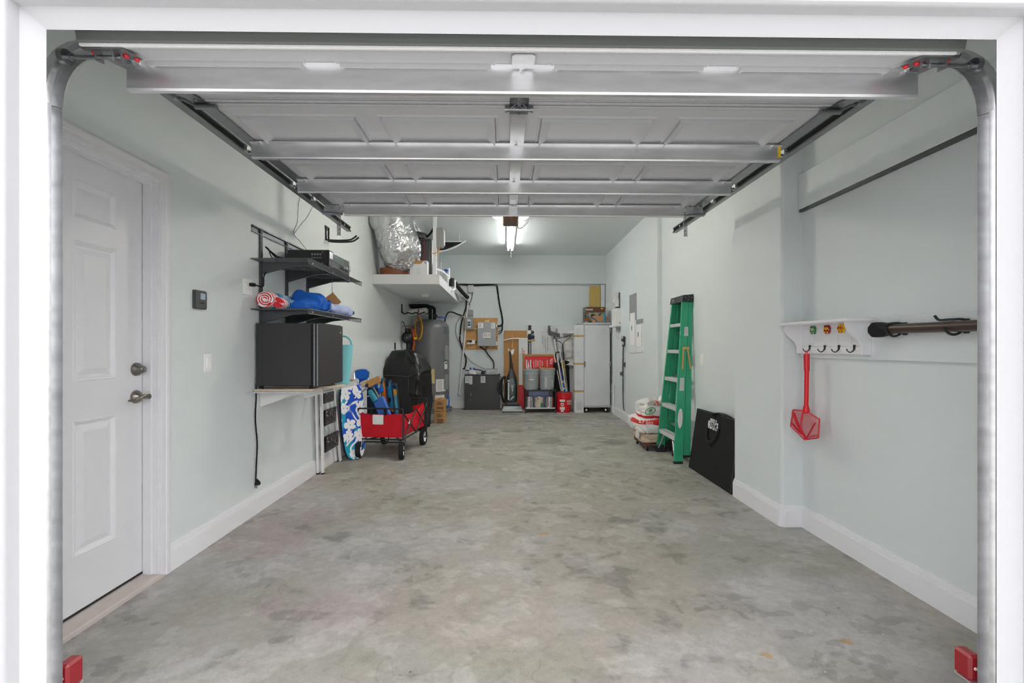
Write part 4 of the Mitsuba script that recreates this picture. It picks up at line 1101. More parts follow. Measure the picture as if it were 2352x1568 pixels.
print_board('boogie_board', 'small orange and pink printed boogie board behind the blue chair', (-1.40, 5.36, 0.27), (0.85, -0.5, 0.1), (-0.37, 0.16, 0.9), 0.085, 0.60, pr_warm, 'black')
print_board('boogie_board', 'narrow violet and orange board between the other small boards', (-1.335, 5.37, 0.27), (0.85, -0.5, 0.1), (-0.33, 0.16, 0.9), 0.075, 0.58, lambda u, v: pr_warm(u + 0.31, v + 0.2), 'navy')
print_board('boogie_board', 'small blue tropical printed boogie board beside the black board', (-1.29, 5.38, 0.27), (0.85, -0.5, 0.1), (-0.28, 0.16, 0.9), 0.080, 0.53, pr_tropic, 'black')
k = thing('boogie_board', 'rounded boogie board turned edge on, printed side left and black side right', 'boogie board')
hp = [(0.0, 0.0), (0.0, 0.535), (0.012, 0.56), (0.035, 0.562), (0.10, 0.525), (0.155, 0.47), (0.205, 0.395), (0.24, 0.30), (0.25, 0.20), (0.235, 0.05), (0.22, 0.0)]
o, ux, uy = np.array((-1.345, 5.40, 0.275)), np.array((0.95, 0.31, 0)), np.array((-0.05, 0.10, 0.985))
ux /= np.linalg.norm(ux)
uy = uy - ux * (uy @ ux)
uy /= np.linalg.norm(uy)
part(k, 'slick', fr(mv(ext(Polygon(hp).buffer(0.006), 0.012), z=0.0), o, ux, uy), 'black_fabric', 'plain black face')
g, uv = sheet(0.05, 0.56, 24, 160)
part_o = o - ux * 0.0075
vput(k, 'print', fr(g, part_o - np.cross(ux, uy) * 0.042, np.cross(ux, uy), uy), uv, lambda u, v: pr_warm(u + 0.17, v), 'printed edge', smooth=False)
part(k, 'core', fr(mv(ext(Polygon(hp).buffer(0.004), 0.04), z=-0.041), o, ux, uy), 'teal')

# covered grill
k = thing('covered_grill', 'barbecue grill under a glossy black vinyl cover against the left wall', 'grill')
ga = math.radians(-20)
secs = []
for z, wa, da, sh in ((0.03, 0.335, 0.235, 0), (0.25, 0.333, 0.23, 0), (0.55, 0.33, 0.225, 0), (0.78, 0.328, 0.222, 0), (0.88, 0.322, 0.218, 0.005), (0.97, 0.305, 0.20, 0.015), (1.06, 0.275, 0.165, 0.035), (1.13, 0.235, 0.12, 0.055), (1.175, 0.19, 0.075, 0.075), (1.19, 0.12, 0.03, 0.08)):
    lp = sell(wa, da, 8 if z < 0.9 else 5, 150)
    secs.append(np.c_[lp[:, 0] - sh, lp[:, 1] + sh * 0.3, np.full(150, z)])
dense = []
for i in range(len(secs) - 1):
    for t in np.arange(10) / 10:
        dense.append(secs[i] * (1 - t) + secs[i + 1] * t)
dense.append(secs[-1])
g = rings(dense)
v = np.asarray(g.vertices)
n0 = np.asarray(g.vertex_normals)
q1 = meshkit.fbm(v * np.array([7, 7, 1.1]) + 3, 2) - 0.5
q2 = meshkit.noise(v @ np.array([[4, 2, 0], [3, -4, 0], [2.2, 1.5, 3.0]]) + 31) - 0.5
cr = np.exp(-(q2 * 14) ** 2)
q3 = meshkit.fbm(v * np.array([18, 18, 5]) + 9, 3) - 0.5
lo = np.clip((1.15 - v[:, 2]) / 0.6, 0.25, 1)
g.vertices = v + n0 * (q1 * 0.075 * lo + (cr - 0.3) * 0.018 + q3 * 0.012)[:, None]
part(k, 'cover', mv(g, -1.50, 7.03, 0, rz=math.degrees(ga)), 'black_vinyl', smooth=True)
part(k, 'seam', mv(cat(tube([(-0.31, -0.232, 0.80), (-0.15, -0.238, 0.805), (0.05, -0.238, 0.80), (0.16, -0.236, 0.795), (0.30, -0.22, 0.86)], 0.004), tube([(0.16, -0.236, 0.79), (0.165, -0.24, 0.45), (0.16, -0.245, 0.05)], 0.003)), -1.50, 7.03, 0, rz=math.degrees(ga)), 'grey_dark')
part(k, 'handle_flap', mv(tube([(0.05, -0.12, 1.15), (0.10, -0.17, 1.13), (0.20, -0.21, 1.05), (0.26, -0.22, 0.98)], [0.02, 0.035, 0.035, 0.015], flat=(0.35, 1.2)), -1.50, 7.03, 0, rz=math.degrees(ga)), 'black_vinyl', smooth=40)
part(k, 'leg', cat(*[mv(cyl((x, y, 0), (x, y, 0.06), 0.025, n=14), -1.50, 7.03, 0, rz=math.degrees(ga)) for x in (-0.27, 0.27) for y in (-0.16, 0.16)]), 'rubber', kind='stuff')
solo('tool_handle', 'black handle standing up behind the grill cover', 'handle', cat(cyl((-1.76, 7.30, 0.0), (-1.772, 7.36, 1.22), 0.008, n=10), cyl((-1.770, 7.355, 1.20), (-1.776, 7.375, 1.30), 0.013, n=14)), 'black', smooth=40)

# wall hook by the track end
k = thing('wall_hook', 'black double storage hook high on the left wall behind the track end', 'hook')
for dy in (0.0, 0.07):
    part(k, 'arm', tube([(WX + 0.008, 4.70 + dy, 2.47), (WX + 0.008, 4.70 + dy, 2.36), (WX + 0.03, 4.70 + dy, 2.33), (WX + 0.24, 4.70 + dy, 2.33), (WX + 0.32, 4.70 + dy, 2.375)], 0.009), 'black', smooth=40)
part(k, 'plate', box(WX, WX + 0.006, 4.68, 4.79, 2.44, 2.48, 0.002), 'black')

# ================================================================== utility platform in the back left corner
PX1, PY0, PZ0, PZ1 = -0.915, 6.36, 2.107, 2.245
k = thing('utility_platform', 'white boxed platform high in the back left corner carrying the air handler', 'platform')
part(k, 'underside', box(XL, PX1 - 0.02, PY0 + 0.02, YB - 0.002, PZ0 + 0.004, PZ1 - 0.004), 'wall')
part(k, 'fascia', box(XL, PX1, PY0, PY0 + 0.022, PZ0, PZ1, 0.003), 'fascia')
part(k, 'fascia', box(PX1 - 0.022, PX1, PY0 + 0.022, YB - 0.002, PZ0, PZ1, 0.003), 'fascia')
solo('smoke_detector', 'round white detector under the platform', 'detector', mv(lathe([(0.001, -0.04), (0.045, -0.04), (0.06, -0.022), (0.062, 0.0)], n=30), -1.34, 7.65, PZ0 + 0.004), 'white_plastic', smooth=40)
k = thing('support_post', 'slim white post standing at the front right corner of the platform', 'post')
part(k, 'shaft', box(-1.012, -0.962, 6.385, 6.435, PZ1, ZC, 0.004), 'white_paint')
k = thing('disconnect_box', 'grey electrical disconnect box on the white post', 'electrical box')
part(k, 'case', box(-0.962, -0.872, 6.385, 6.50, 2.635, 2.90, 0.006), 'tank_cover')
part(k, 'cover', box(-0.872, -0.852, 6.39, 6.49, 2.66, 2.88, 0.008), 'light_grey')
part(k, 'wire', cat(tube([(-0.93, 6.40, 2.637), (-0.94, 6.38, 2.57), (-0.985, 6.37, 2.54), (-1.03, 6.40, 2.55), (-1.04, 6.5, 2.62)], 0.005), tube([(-0.915, 6.40, 2.637), (-0.925, 6.38, 2.56), (-0.95, 6.37, 2.50)], 0.005)), 'yellow', 'orange yellow wire')

# air handler and its duct
k = thing('air_handler', 'dark grey air handler on the platform behind the duct', 'air handler')
part(k, 'cabinet', box(-1.74, -1.13, 7.02, 7.75, PZ1, 2.90, 0.006), 'grey_dark')
part(k, 'side_panel', box(-1.13, -1.118, 7.03, 7.74, PZ1 + 0.02, 2.88, 0.003), 'alu_plain', 'bright metal side panel')
part(k, 'vent', cat(*[box(-1.118, -1.115, 7.12, 7.20, 2.42 + 0.03 * i, 2.435 + 0.03 * i) for i in range(6)]), 'ink', kind='stuff')
part(k, 'access_door', box(-1.45, -1.16, 7.008, 7.02, 2.33, 2.86, 0.004), 'grey_dark')
part(k, 'control_wire', tube([(-1.235, 6.99, 2.92), (-1.24, 6.98, 2.78), (-1.235, 6.985, 2.66), (-1.27, 6.985, 2.55), (-1.30, 6.99, 2.46)], 0.005), 'red_print', 'thin red wire')
part(k, 'hose', tube([(-1.20, 7.0, 2.92), (-1.14, 6.93, 2.95), (-1.08, 6.85, 3.0), (-1.03, 6.75, 3.03)], 0.016), 'rubber')
k = thing('duct_damper', 'grey metal control housing with a white labelled face above the air handler', 'housing')
part(k, 'housing', box(-1.47, -1.335, 6.62, 7.32, 2.975, ZC, 0.004), 'alu_plain')
part(k, 'face', box(-1.335, -1.325, 6.62, 7.32, 2.96, ZC - 0.005, 0.003), 'white_plastic')
part(k, 'window', box(-1.325, -1.322, 6.72, 6.92, 2.995, 3.05), 'grey_box')
part(k, 'label', box(-1.325, -1.323, 6.96, 7.22, 2.985, 3.05), 'paper')
part(k, 'collar', lathe([(0.19, 0.0), (0.19, 0.05), (0.22, 0.06), (0.22, 0.075)], (-1.42, 7.06, 2.90), 30), 'grey_dark')
k = thing('foil_duct', 'large crumpled silver foil duct bending down from the ceiling onto the platform', 'duct')
P = curve([(-1.555, 6.34, ZC), (-1.555, 6.34, 2.95), (-1.53, 6.38, 2.80), (-1.485, 6.44, 2.64), (-1.49, 6.52, 2.50), (-1.51, 6.56, 2.41), (-1.515, 6.58, 2.355)], 12)
R = np.interp(np.linspace(0, 1, len(P)), [0, 0.3, 0.5, 0.7, 0.85, 1.0], [0.268, 0.275, 0.29, 0.265, 0.21, 0.165])
g = tube(P, R, n=150, k=1)
v = np.asarray(g.vertices)
cr = meshkit.fbm(v * 42, 3) - 0.5
cr2 = 1 - np.abs(2 * np.mod(meshkit.fbm(v * 20 + 4) * 5, 1) - 1)
zb = np.clip((3.0 - v[:, 2]) / 0.25, 0.12, 1)
g.vertices = v + g.vertex_normals * ((cr * 0.032 + (cr2 - 0.5) * 0.012) * zb)[:, None]
g.vertices[:, 0] = np.maximum(g.vertices[:, 0], XL + 0.004)
part(k, 'sleeve', g, 'foil', smooth=True)
part(k, 'smooth_jacket', tube([(-1.735, 6.22, ZC), (-1.735, 6.22, 2.94), (-1.715, 6.25, 2.86)], [0.105, 0.11, 0.085], n=40), 'duct_skin', 'smooth grey jacket', smooth=True)
part(k, 'tape_band', lathe([(0.178, 0.0), (0.182, 0.0), (0.182, 0.05), (0.178, 0.05)], (-1.515, 6.58, 2.35), 40), 'alu_plain')
k = thing('drain_tub', 'round brown tub on the platform under the foil duct', 'tub')
part(k, 'body', lathe([(0.001, 0.0), (0.20, 0.0), (0.212, 0.01), (0.215, 0.10), (0.21, 0.108), (0.20, 0.10), (0.17, 0.085), (0.001, 0.08)], (-1.585, 6.60, PZ1), 44), 'terracotta', smooth=35)
k = thing('carton', 'open white carton with a brown lid flap on the platform', 'box')
part(k, 'body', cat(*[fr(q, (-1.20, 6.47, PZ1), (1, 0, 0), (0, 1, 0)) for q in (box(-0.135, 0.105, -0.06, -0.057, 0, 0.20), box(-0.135, 0.105, 0.077, 0.08, 0, 0.20), box(-0.135, -0.132, -0.06, 0.08, 0, 0.20), box(0.102, 0.105, -0.06, 0.08, 0, 0.20), box(-0.135, 0.105, -0.06, 0.08, 0.0, 0.003))]), 'board_white')
part(k, 'flap', fr(ext(Polygon([(0, 0), (0.20, 0), (0.15, -0.045), (0.0, -0.045)]), 0.003), (-1.335, 6.4085, PZ1 + 0.20), (1, 0, 0), (0, 0, 1)), 'card')
part(k, 'lid', fr(box(0, 0.085, 0, 0.17, 0, 0.003), (-1.335, 6.42, PZ1 + 0.20), (0.55, 0.83, 0), (0, 0, 1)), 'card')
part(k, 'crumpled_paper', rough_up(mv(trimesh.creation.icosphere(3), -1.25, 6.475, PZ1 + 0.21, s=(0.05, 0.04, 0.035)), 0.02, 30), 'bag_white', smooth=True)
part(k, 'print', cat(lines(7, 0.055, 0.004, 0.014, (-1.325, 6.4095, PZ1 + 0.10), (1, 0, 0), (0, 0, 1)), lines(7, 0.075, 0.004, 0.014, (-1.245, 6.4095, PZ1 + 0.10), (1, 0, 0), (0, 0, 1))), 'light_grey', kind='stuff')
part(k, 'logo', fr(mv(lathe([(0.008, 0.001), (0.013, 0.001)], n=18), s=(1, 1.4, 1)), (-1.118, 6.408, PZ1 + 0.175), (1, 0, 0), (0, 0, 1)), 'blue_print')
k = thing('folded_awning', 'black folded triangular panel with a white curved frame hanging beyond the post', 'folded panel')
part(k, 'cloth', fr(ext(Polygon([(0, 0), (0.40, 0.0), (0.30, -0.05), (0.10, -0.13), (0.0, -0.155)]), 0.02), (-1.10, 7.5, 2.955), (1, 0, 0), (0, 0, 1)), 'black_fabric')
part(k, 'frame', cat(tube([(-1.10, 7.48, 2.96), (-0.90, 7.48, 2.962), (-0.71, 7.48, 2.962)], 0.009), tube([(-0.64, 7.46, 2.97), (-0.72, 7.47, 2.925), (-0.84, 7.475, 2.86), (-0.98, 7.48, 2.815), (-1.10, 7.48, 2.80)], 0.012)), 'white_metal', smooth=40)
part(k, 'hanger', cat(cyl((-0.75, 7.49, 2.96), (-0.75, 7.49, ZC), 0.004, n=8), cyl((-1.02, 7.49, 2.96), (-1.02, 7.49, ZC), 0.004, n=8)), 'white_metal')
k = thing('drain_pipe', 'white condensate drain pipes with a blue valve on the platform edge', 'pipe')
pz = PZ1 + 0.09
part(k, 'pipe', cat(tube([(-0.99, 6.45, pz), (-0.925, 6.62, pz), (-0.895, 6.85, pz), (-0.885, 7.18, pz)], 0.014, k=3), tube([(-0.893, 6.95, pz), (-0.885, 7.0, pz - 0.02), (-0.88, 7.02, pz - 0.06), (-0.88, 7.03, pz - 0.16)], 0.014, k=3), cyl((-0.885, 7.20, pz - 0.03), (-0.885, 7.20, pz + 0.14), 0.016, n=14), cyl((-0.862, 7.85, PZ1 + 0.0), (-0.862, 7.85, PZ1 + 0.14), 0.016, n=14), tube([(-0.862, 7.85, PZ1 + 0.0), (-0.87, 7.8, PZ1 - 0.03), (-0.89, 7.7, PZ1 - 0.05)], 0.016)), 'white_gloss', smooth=40)
part(k, 'valve', mv(lathe([(0.001, 0.025), (0.032, 0.025), (0.036, 0.012), (0.014, 0.0), (0.014, -0.03)], n=20), -0.893, 6.93, pz + 0.05), 'blue_print', 'blue valve knob')
solo('wire_spool', 'grey paper strips and pipe offcuts leaning on the air handler', 'offcuts', cat(*[box(-1.09 + 0.02 * i, -1.083 + 0.02 * i, 7.0 + 0.1 * i, 7.04 + 0.1 * i, PZ1, PZ1 + 0.25 + 0.1 * (i % 2)) for i in range(4)]), 'light_grey', kind='stuff')
k = thing('refrigerant_line', 'black insulated pipe bending over the platform edge to the back wall', 'pipe')
part(k, 'insulation', cat(tube([(-0.95, 7.7, PZ1 + 0.05), (-0.88, 7.95, PZ1 + 0.10), (-0.86, 8.1, PZ1 + 0.09), (-0.84, 8.35, PZ1 + 0.06), (-0.80, 8.8, PZ1 + 0.02), (-0.75, 9.10, PZ1 - 0.02)], 0.036, n=14), cyl((-0.873, 7.45, PZ1 - 0.02), (-0.873, 7.45, PZ1 + 0.11), 0.04, n=18)), 'rubber', smooth=40)
part(k, 'grey_sleeves', cat(*[tube([(-0.90 + 0.02 * i, 8.3 + 0.1 * i, PZ1 - 0.01), (-0.84 + 0.02 * i, 8.8, PZ1 - 0.07), (-0.80 + 0.03 * i, 9.15, 2.35 - 0.04 * i - 0.12), (-0.79 + 0.03 * i, 9.17, 2.0)], 0.014 - 0.002 * i) for i in range(4)]), 'light_grey', smooth=40)

# ------------------------------------------------------------------ water heater corner
k = thing('water_heater', 'tall dark grey water heater in the back left corner', 'water heater')
WC = (-1.425, 8.80, 0.0)
part(k, 'tank', lathe([(0.001, 0.12), (0.20, 0.12), (0.24, 0.125), (0.255, 0.20), (0.335, 0.24), (0.345, 0.26), (0.345, 1.58), (0.335, 1.64), (0.29, 1.705), (0.22, 1.745), (0.18, 1.755), (0.001, 1.76)], WC, 72), 'tank', smooth=40)
part(k, 'base_ring', lathe([(0.20, 0.05), (0.25, 0.055), (0.256, 0.20)], WC, 60), 'tank_cover', smooth=40)
def on_tank(ang, w, z0, z1, t=0.006, r=0.3455, n=8, rd=0.0):
    """A curved plate on the tank; ang in degrees from +x."""
    a0, a1 = math.radians(ang) - w / 2 / r, math.radians(ang) + w / 2 / r
    A = np.linspace(a0, a1, n)
    pts = [(r * math.cos(q), r * math.sin(q)) for q in A] + [((r + t) * math.cos(q), (r + t) * math.sin(q)) for q in A[::-1]]
    return mv(ext(Polygon(pts), z1 - z0), WC[0], WC[1], z0)
for z0, z1 in ((0.98, 1.27), (0.42, 0.72)):
    lp = [(0.055 * c, (z1 - z0 - 0.11) / 2 * np.sign(s) + 0.055 * s) for c, s in zip(np.cos(np.linspace(0, 2 * PI, 28)[:-1]), np.sin(np.linspace(0, 2 * PI, 28)[:-1]))]
    d = np.array((math.cos(math.radians(-28)), math.sin(math.radians(-28)), 0))
    g = ext(Polygon(lp), 0.03)
    part(k, 'element_cover', fr(g, np.array(WC) + d * 0.335 + np.array((0, 0, (z0 + z1) / 2)), (-d[1], d[0], 0), (0, 0, 1), d), 'tank_cover', 'light grey access cover')
lb = part(k, 'label', on_tank(-48, 0.22, 0.40, 0.63, 0.002), 'paper', 'white printed label')
part(lb, 'print', cat(*[on_tank(-54, 0.10, 0.42 + 0.022 * i, 0.427 + 0.022 * i, 0.0028) for i in range(9)], *[on_tank(-36, 0.045, 0.44 + 0.05 * i, 0.465 + 0.05 * i, 0.0028) for i in range(4)]), 'ink_grey', kind='stuff')
lb = part(k, 'label', on_tank(-28, 0.09, 0.815, 0.955, 0.002), 'paper')
part(lb, 'logo', on_tank(-27, 0.06, 0.91, 0.94, 0.003), 'green_print', 'green print')
part(k, 'label', on_tank(-52, 0.20, 0.255, 0.335, 0.002, 0.344), 'paper', 'torn white label near the bottom')
part(k, 'energy_tag', fr(ext(Polygon([(-0.055, 0), (0.058, 0.0), (0.05, 0.27), (-0.06, 0.27)]), 0.002), np.array(WC) + np.array((math.cos(math.radians(-79)), math.sin(math.radians(-79)), 0)) * 0.355 + np.array((0, 0, 0.555)), (0.99, -0.10, 0), (0, 0, 1)), 'paper_yellow', 'yellow paper tag')
part(k, 'badge', on_tank(-30, 0.11, 1.48, 1.62, 0.003, 0.343), 'smoke_clear', 'clear plastic pouch')
solo('drain_pan', 'grey round drain pan under the water heater', 'pan', lathe([(0.001, 0.004), (0.385, 0.004), (0.405, 0.06), (0.415, 0.06), (0.412, 0.066), (0.402, 0.066), (0.375, 0.012), (0.001, 0.012)], (WC[0], WC[1], 0), 64), 'tank_cover', smooth=35)
part(k, 'stand', lathe([(0.001, 0.013), (0.20, 0.013), (0.20, 0.12)], WC, 40), 'grey_dark')
solo('drain_hose', 'blue drain hose dropping from the water heater into the pan', 'hose', tube([(-1.085, 8.70, 0.30), (-1.065, 8.68, 0.22), (-1.07, 8.66, 0.12), (-1.09, 8.64, 0.075)], 0.012), 'blue_fabric', smooth=40)
k = thing('heater_pipe', 'black insulated pipes rising from the water heater and turning to the left wall', 'pipe')
for i, (x, y) in enumerate(((-1.43, 8.72), (-1.36, 8.80))):
    part(k, 'insulation', tube([(x, y, 1.755), (x, y, 1.90), (x - 0.005, y, 1.965 + 0.02 * (1 - i)), (x - 0.05, y, 2.0 + 0.02 * (1 - i)), (x - 0.12, y, 2.005 + 0.02 * (1 - i)), (XL + 0.02, y, 2.005 + 0.02 * (1 - i))], 0.030, n=14), 'rubber', smooth=40)
part(k, 'valve', cat(cyl((-1.33, 8.72, 1.78), (-1.30, 8.72, 1.84), 0.012, n=10), cyl((-1.30, 8.72, 1.84), (-1.36, 8.72, 1.86), 0.01, n=10)), 'black')
part(k, 'supply_line', tube([(-1.30, 8.70, 1.80), (-1.2, 8.70, 1.795), (-1.13, 8.72, 1.785)], 0.012), 'blue_print', 'blue supply line')
solo('heater_cable', 'black cable arching from the water heater top to the wall bundle', 'cable', tube([(-1.16, 8.80, 1.70), (-1.155, 8.85, 1.80), (-1.12, 8.95, 1.905), (-1.05, 9.05, 1.925), (-0.95, 9.15, 1.89), (-0.87, 9.175, 1.865)], 0.013), 'rubber', smooth=40)

# things hung on the left wall by the heater
k = thing('wall_hooks', 'black wire storage rack with hooks on the left wall over the water heater', 'rack')
part(k, 'arm', cat(tube([(XL + 0.01, 8.15, 1.86), (XL + 0.05, 8.15, 1.825), (XL + 0.12, 8.15, 1.845), (XL + 0.18, 8.15, 1.825), (XL + 0.25, 8.15, 1.845), (XL + 0.31, 8.15, 1.825), (XL + 0.38, 8.15, 1.845), (XL + 0.42, 8.15, 1.86)], 0.011), tube([(XL + 0.42, 8.15, 1.83), (XL + 0.5, 8.15, 1.83)], 0.008), tube([(XL + 0.55, 8.16, 1.83), (XL + 0.58, 8.16, 1.80), (XL + 0.58, 8.16, 1.76)], 0.007)), 'black', smooth=40)
part(k, 'plate', box(XL, XL + 0.008, 8.11, 8.19, 1.84, 2.0, 0.002), 'black')
solo('paper_roll', 'white paper roll lying on the wire rack over the water heater', 'roll', cyl((-1.74, 8.24, 1.845), (-1.42, 8.26, 1.895), 0.055, n=24), 'bag_white', smooth=40)
k = thing('extension_cord', 'coiled yellow extension cord hanging on the left wall', 'cord')
coil = []
for i in range(9):
    rr = 0.055 + 0.004 * (i % 3)
    coil.append(tube([(-1.535 + rr * math.cos(a) + 0.003 * i - 0.012, 8.12 - 0.006 * i, 1.565 + (0.185 + 0.008 * (i % 4)) * math.sin(a)) for a in np.linspace(0, 2 * PI, 17)[:-1]], 0.0075, n=7, k=3, closed=True))
part(k, 'coil', cat(*coil), 'yellow', smooth=40, kind='stuff')
part(k, 'wrap', cat(box(-1.545, -1.525, 8.03, 8.05, 1.30, 1.86, 0.004), tube([(-1.535, 8.05, 1.86), (-1.535, 8.10, 1.90), (-1.535, 8.15, 1.87)], 0.006)), 'wood_red', 'brown strap')
part(k, 'plug', box(-1.61, -1.535, 8.04, 8.09, 1.365, 1.405, 0.006), 'yellow_tape')
k = thing('leaf_blower', 'black and orange blower hanging on the left wall', 'blower')
part(k, 'body', cat(fr(lathe([(0.001, 0.07), (0.05, 0.07), (0.085, 0.05), (0.105, 0.02), (0.105, -0.03), (0.07, -0.06), (0.001, -0.065)], n=32), (-1.73, 8.1, 1.40), (1, 0, 0), (0, 0, 1), (0, -1, 0)), box(-1.77, -1.69, 8.05, 8.15, 1.49, 1.56, 0.01)), 'black', smooth=35)
part(k, 'grille', cat(*[fr(lathe([(r0, 0.072), (r0 + 0.004, 0.074), (r0 + 0.008, 0.072)], n=24), (-1.73, 8.1, 1.40), (1, 0, 0), (0, 0, 1), (0, -1, 0)) for r0 in (0.012, 0.026, 0.04)]), 'grey_dark', kind='stuff')
part(k, 'hub', fr(lathe([(0.001, 0.078), (0.008, 0.076), (0.009, 0.07)], n=12), (-1.73, 8.1, 1.40), (1, 0, 0), (0, 0, 1), (0, -1, 0)), 'white_plastic')
part(k, 'tube', cyl((-1.72, 8.12, 1.32), (-1.71, 8.14, 0.95), 0.042, n=20), 'black', smooth=40)
part(k, 'hanger', tube([(-1.77, 8.1, 1.56), (-1.79, 8.1, 1.66), (XL + 0.01, 8.1, 1.68)], 0.006), 'black')
solo('orange_cord', 'orange cord hanging between the blower and the yellow coil', 'cord', cat(*[tube([(-1.655 + 0.012 * i, 8.1, 1.55), (-1.63 + 0.010 * i, 8.08, 1.45), (-1.62 + 0.008 * i, 8.08, 1.30), (-1.635 + 0.006 * i, 8.08, 1.20)], 0.0085) for i in range(4)], cyl((-1.63, 8.08, 1.10), (-1.625, 8.08, 1.22), 0.022, 0.018, n=14), tube([(-1.66, 8.1, 1.55), (-1.70, 8.12, 1.60), (XL + 0.01, 8.14, 1.60)], 0.006)), 'orange', smooth=40)
for i in range(2):
    z = 0.195 * i
    k = thing('carton', ('lower brown carton of the two stacked by the grill cover', 'upper brown carton of the two stacked by the grill cover')[i], 'box', 'brown cartons beside the water heater')
    bx = part(k, 'body', box(-1.145, -0.985, 7.37, 7.62, z + 0.0, z + 0.19, 0.003), 'card')
    part(bx, 'tape', box(-1.085, -1.045, 7.368, 7.622, z + 0.189, z + 0.1915), 'card_dark')
    part(bx, 'logo', words('G', 0.05, (-1.075, 7.3695, z + 0.125), (1, 0, 0), (0, 0, 1), 0.001, True), 'ink')
    part(bx, 'print', cat(lines(3, 0.045, 0.006, 0.014, (-1.05, 7.3695, z + 0.14), (1, 0, 0), (0, 0, 1)), lines(2 + 2 * (1 - i), 0.10, 0.010, 0.018, (-1.10, 7.3695, z + 0.065), (1, 0, 0), (0, 0, 1), ragged=False)), 'ink', kind='stuff')

# ================================================================== back wall: cables, board, boxes
BY = YB - 0.002
k = thing('pipe_pole', 'long thin white pole leaning on the back wall', 'pole')
part(k, 'pole', cat(cyl((-0.735, BY - 0.02, 2.25), (-0.915, BY - 0.06, 0.30), 0.018, n=14), lathe([(0.001, -0.03), (0.02, -0.03), (0.026, -0.01), (0.018, 0.02)], (-0.916, BY - 0.06, 0.30), 16)), 'white_metal', smooth=40)
def wbox(x0, x1, z0, z1, d, b=0.004):
    return box(x0, x1, BY - d, BY, z0, z1, b)
for i, (x0, x1, z0, z1) in enumerate(((-0.745, -0.63, 2.325, 2.475), (-0.745, -0.635, 1.855, 1.985))):
    k = thing('junction_box', ('grey junction box under the back wall header', 'grey junction box above the plywood board')[i], 'electrical box', 'small grey boxes on the back wall')
    part(k, 'body', wbox(x0, x1, z0, z1, 0.05), 'light_grey')
    part(k, 'lid', box(x0 + 0.004, x1 - 0.004, BY - 0.056, BY - 0.05, z0 + 0.004, z1 - 0.004, 0.002), 'grey_box' if i else 'light_grey')
k = thing('wall_cable', 'black cable running under the header and down the right of the plywood board', 'cable')
part(k, 'cable', tube([(-0.93, BY - 0.05, 2.52 - 0.02), (-0.80, BY - 0.03, 2.485), (-0.6, BY - 0.02, 2.475), (-0.4, BY - 0.02, 2.482), (-0.20, BY - 0.02, 2.487), (-0.165, BY - 0.02, 2.46), (-0.145, BY - 0.018, 2.33), (-0.115, BY - 0.018, 2.12), (-0.075, BY - 0.018, 1.92), (-0.052, BY - 0.018, 1.78), (-0.055, BY - 0.02, 1.70), (-0.09, BY - 0.04, 1.66), (-0.15, BY - 0.07, 1.655)], 0.017, n=9), 'rubber', smooth=40)
part(k, 'clip', box(-0.205, -0.155, BY - 0.04, BY, 2.465, 2.505, 0.004), 'grey_dark')
part(k, 'thin_cable', cat(tube([(-0.055, BY - 0.02, 1.70), (-0.05, BY - 0.02, 1.60), (-0.08, BY - 0.04, 1.53), (-0.14, BY - 0.05, 1.49)], 0.008), tube([(-0.06, BY - 0.02, 1.68), (-0.07, BY - 0.02, 1.58), (-0.14, BY - 0.05, 1.54)], 0.007)), 'rubber')
k = thing('cable_bundle', 'black cables dropping beside the plywood board down to the cabinet', 'cables')
part(k, 'cable', tube([(-0.77, BY - 0.03, 2.28), (-0.785, BY - 0.03, 2.05), (-0.83, BY - 0.03, 1.88), (-0.875, BY - 0.03, 1.72), (-0.90, BY - 0.03, 1.50), (-0.905, BY - 0.03, 1.36), (-0.85, BY - 0.03, 1.17), (-0.79, BY - 0.03, 1.02), (-0.785, BY - 0.03, 0.92), (-0.815, BY - 0.04, 0.80)], 0.014, n=9), 'rubber', smooth=40)
part(k, 'cable', tube([(-0.66, BY - 0.02, 2.33), (-0.67, BY - 0.02, 2.22), (-0.73, BY - 0.02, 2.08), (-0.80, BY - 0.03, 1.95), (-0.86, BY - 0.04, 1.84)], 0.009, n=8), 'grey_dark', smooth=40)
part(k, 'cable', tube([(-0.86, BY - 0.04, 1.86), (-0.96, BY - 0.02, 1.75), (-0.99, BY - 0.02, 1.58), (-0.97, BY - 0.02, 1.44), (-0.91, BY - 0.02, 1.33), (-0.80, BY - 0.02, 1.28)], 0.007, n=7), 'grey_box', smooth=40)
part(k, 'cable', tube([(-0.78, BY - 0.03, 1.05), (-0.70, BY - 0.02, 0.96), (-0.55, BY - 0.02, 0.86), (-0.42, BY - 0.04, 0.80), (-0.38, BY - 0.06, 0.76)], 0.006, n=7), 'grey_box', smooth=40)
part(k, 'tie', cat(*[lathe([(0.017, -0.006), (0.02, -0.006), (0.02, 0.006), (0.017, 0.006)], (x, BY - 0.03, z), 14) for x, z in ((-0.845, 1.84), (-0.905, 1.46), (-0.79, 1.1))]), 'white_plastic', kind='stuff')
part(k, 'valve', cat(cyl((-0.87, BY - 0.05, 0.80), (-0.80, BY - 0.05, 0.795), 0.012, n=10), cyl((-0.80, BY - 0.05, 0.77), (-0.70, BY - 0.05, 0.755), 0.010, n=10)), 'navy')
solo('plywood_board', 'knotty plywood board screwed to the back wall', 'board', wbox(-0.835, -0.148, 1.186, 1.82, 0.018, 0.002), 'plywood')
def pbox(x0, x1, z0, z1, d, b=0.004):
    return box(x0, x1, BY - 0.018 - d, BY - 0.018, z0, z1, b)
k = thing('breaker_box', 'small grey breaker box at the top left of the plywood board', 'electrical box')
part(k, 'body', pbox(-0.815, -0.63, 1.585, 1.815, 0.07), 'grey_box')
part(k, 'cover', pbox(-0.758, -0.682, 1.62, 1.785, 0.074), 'light_grey')
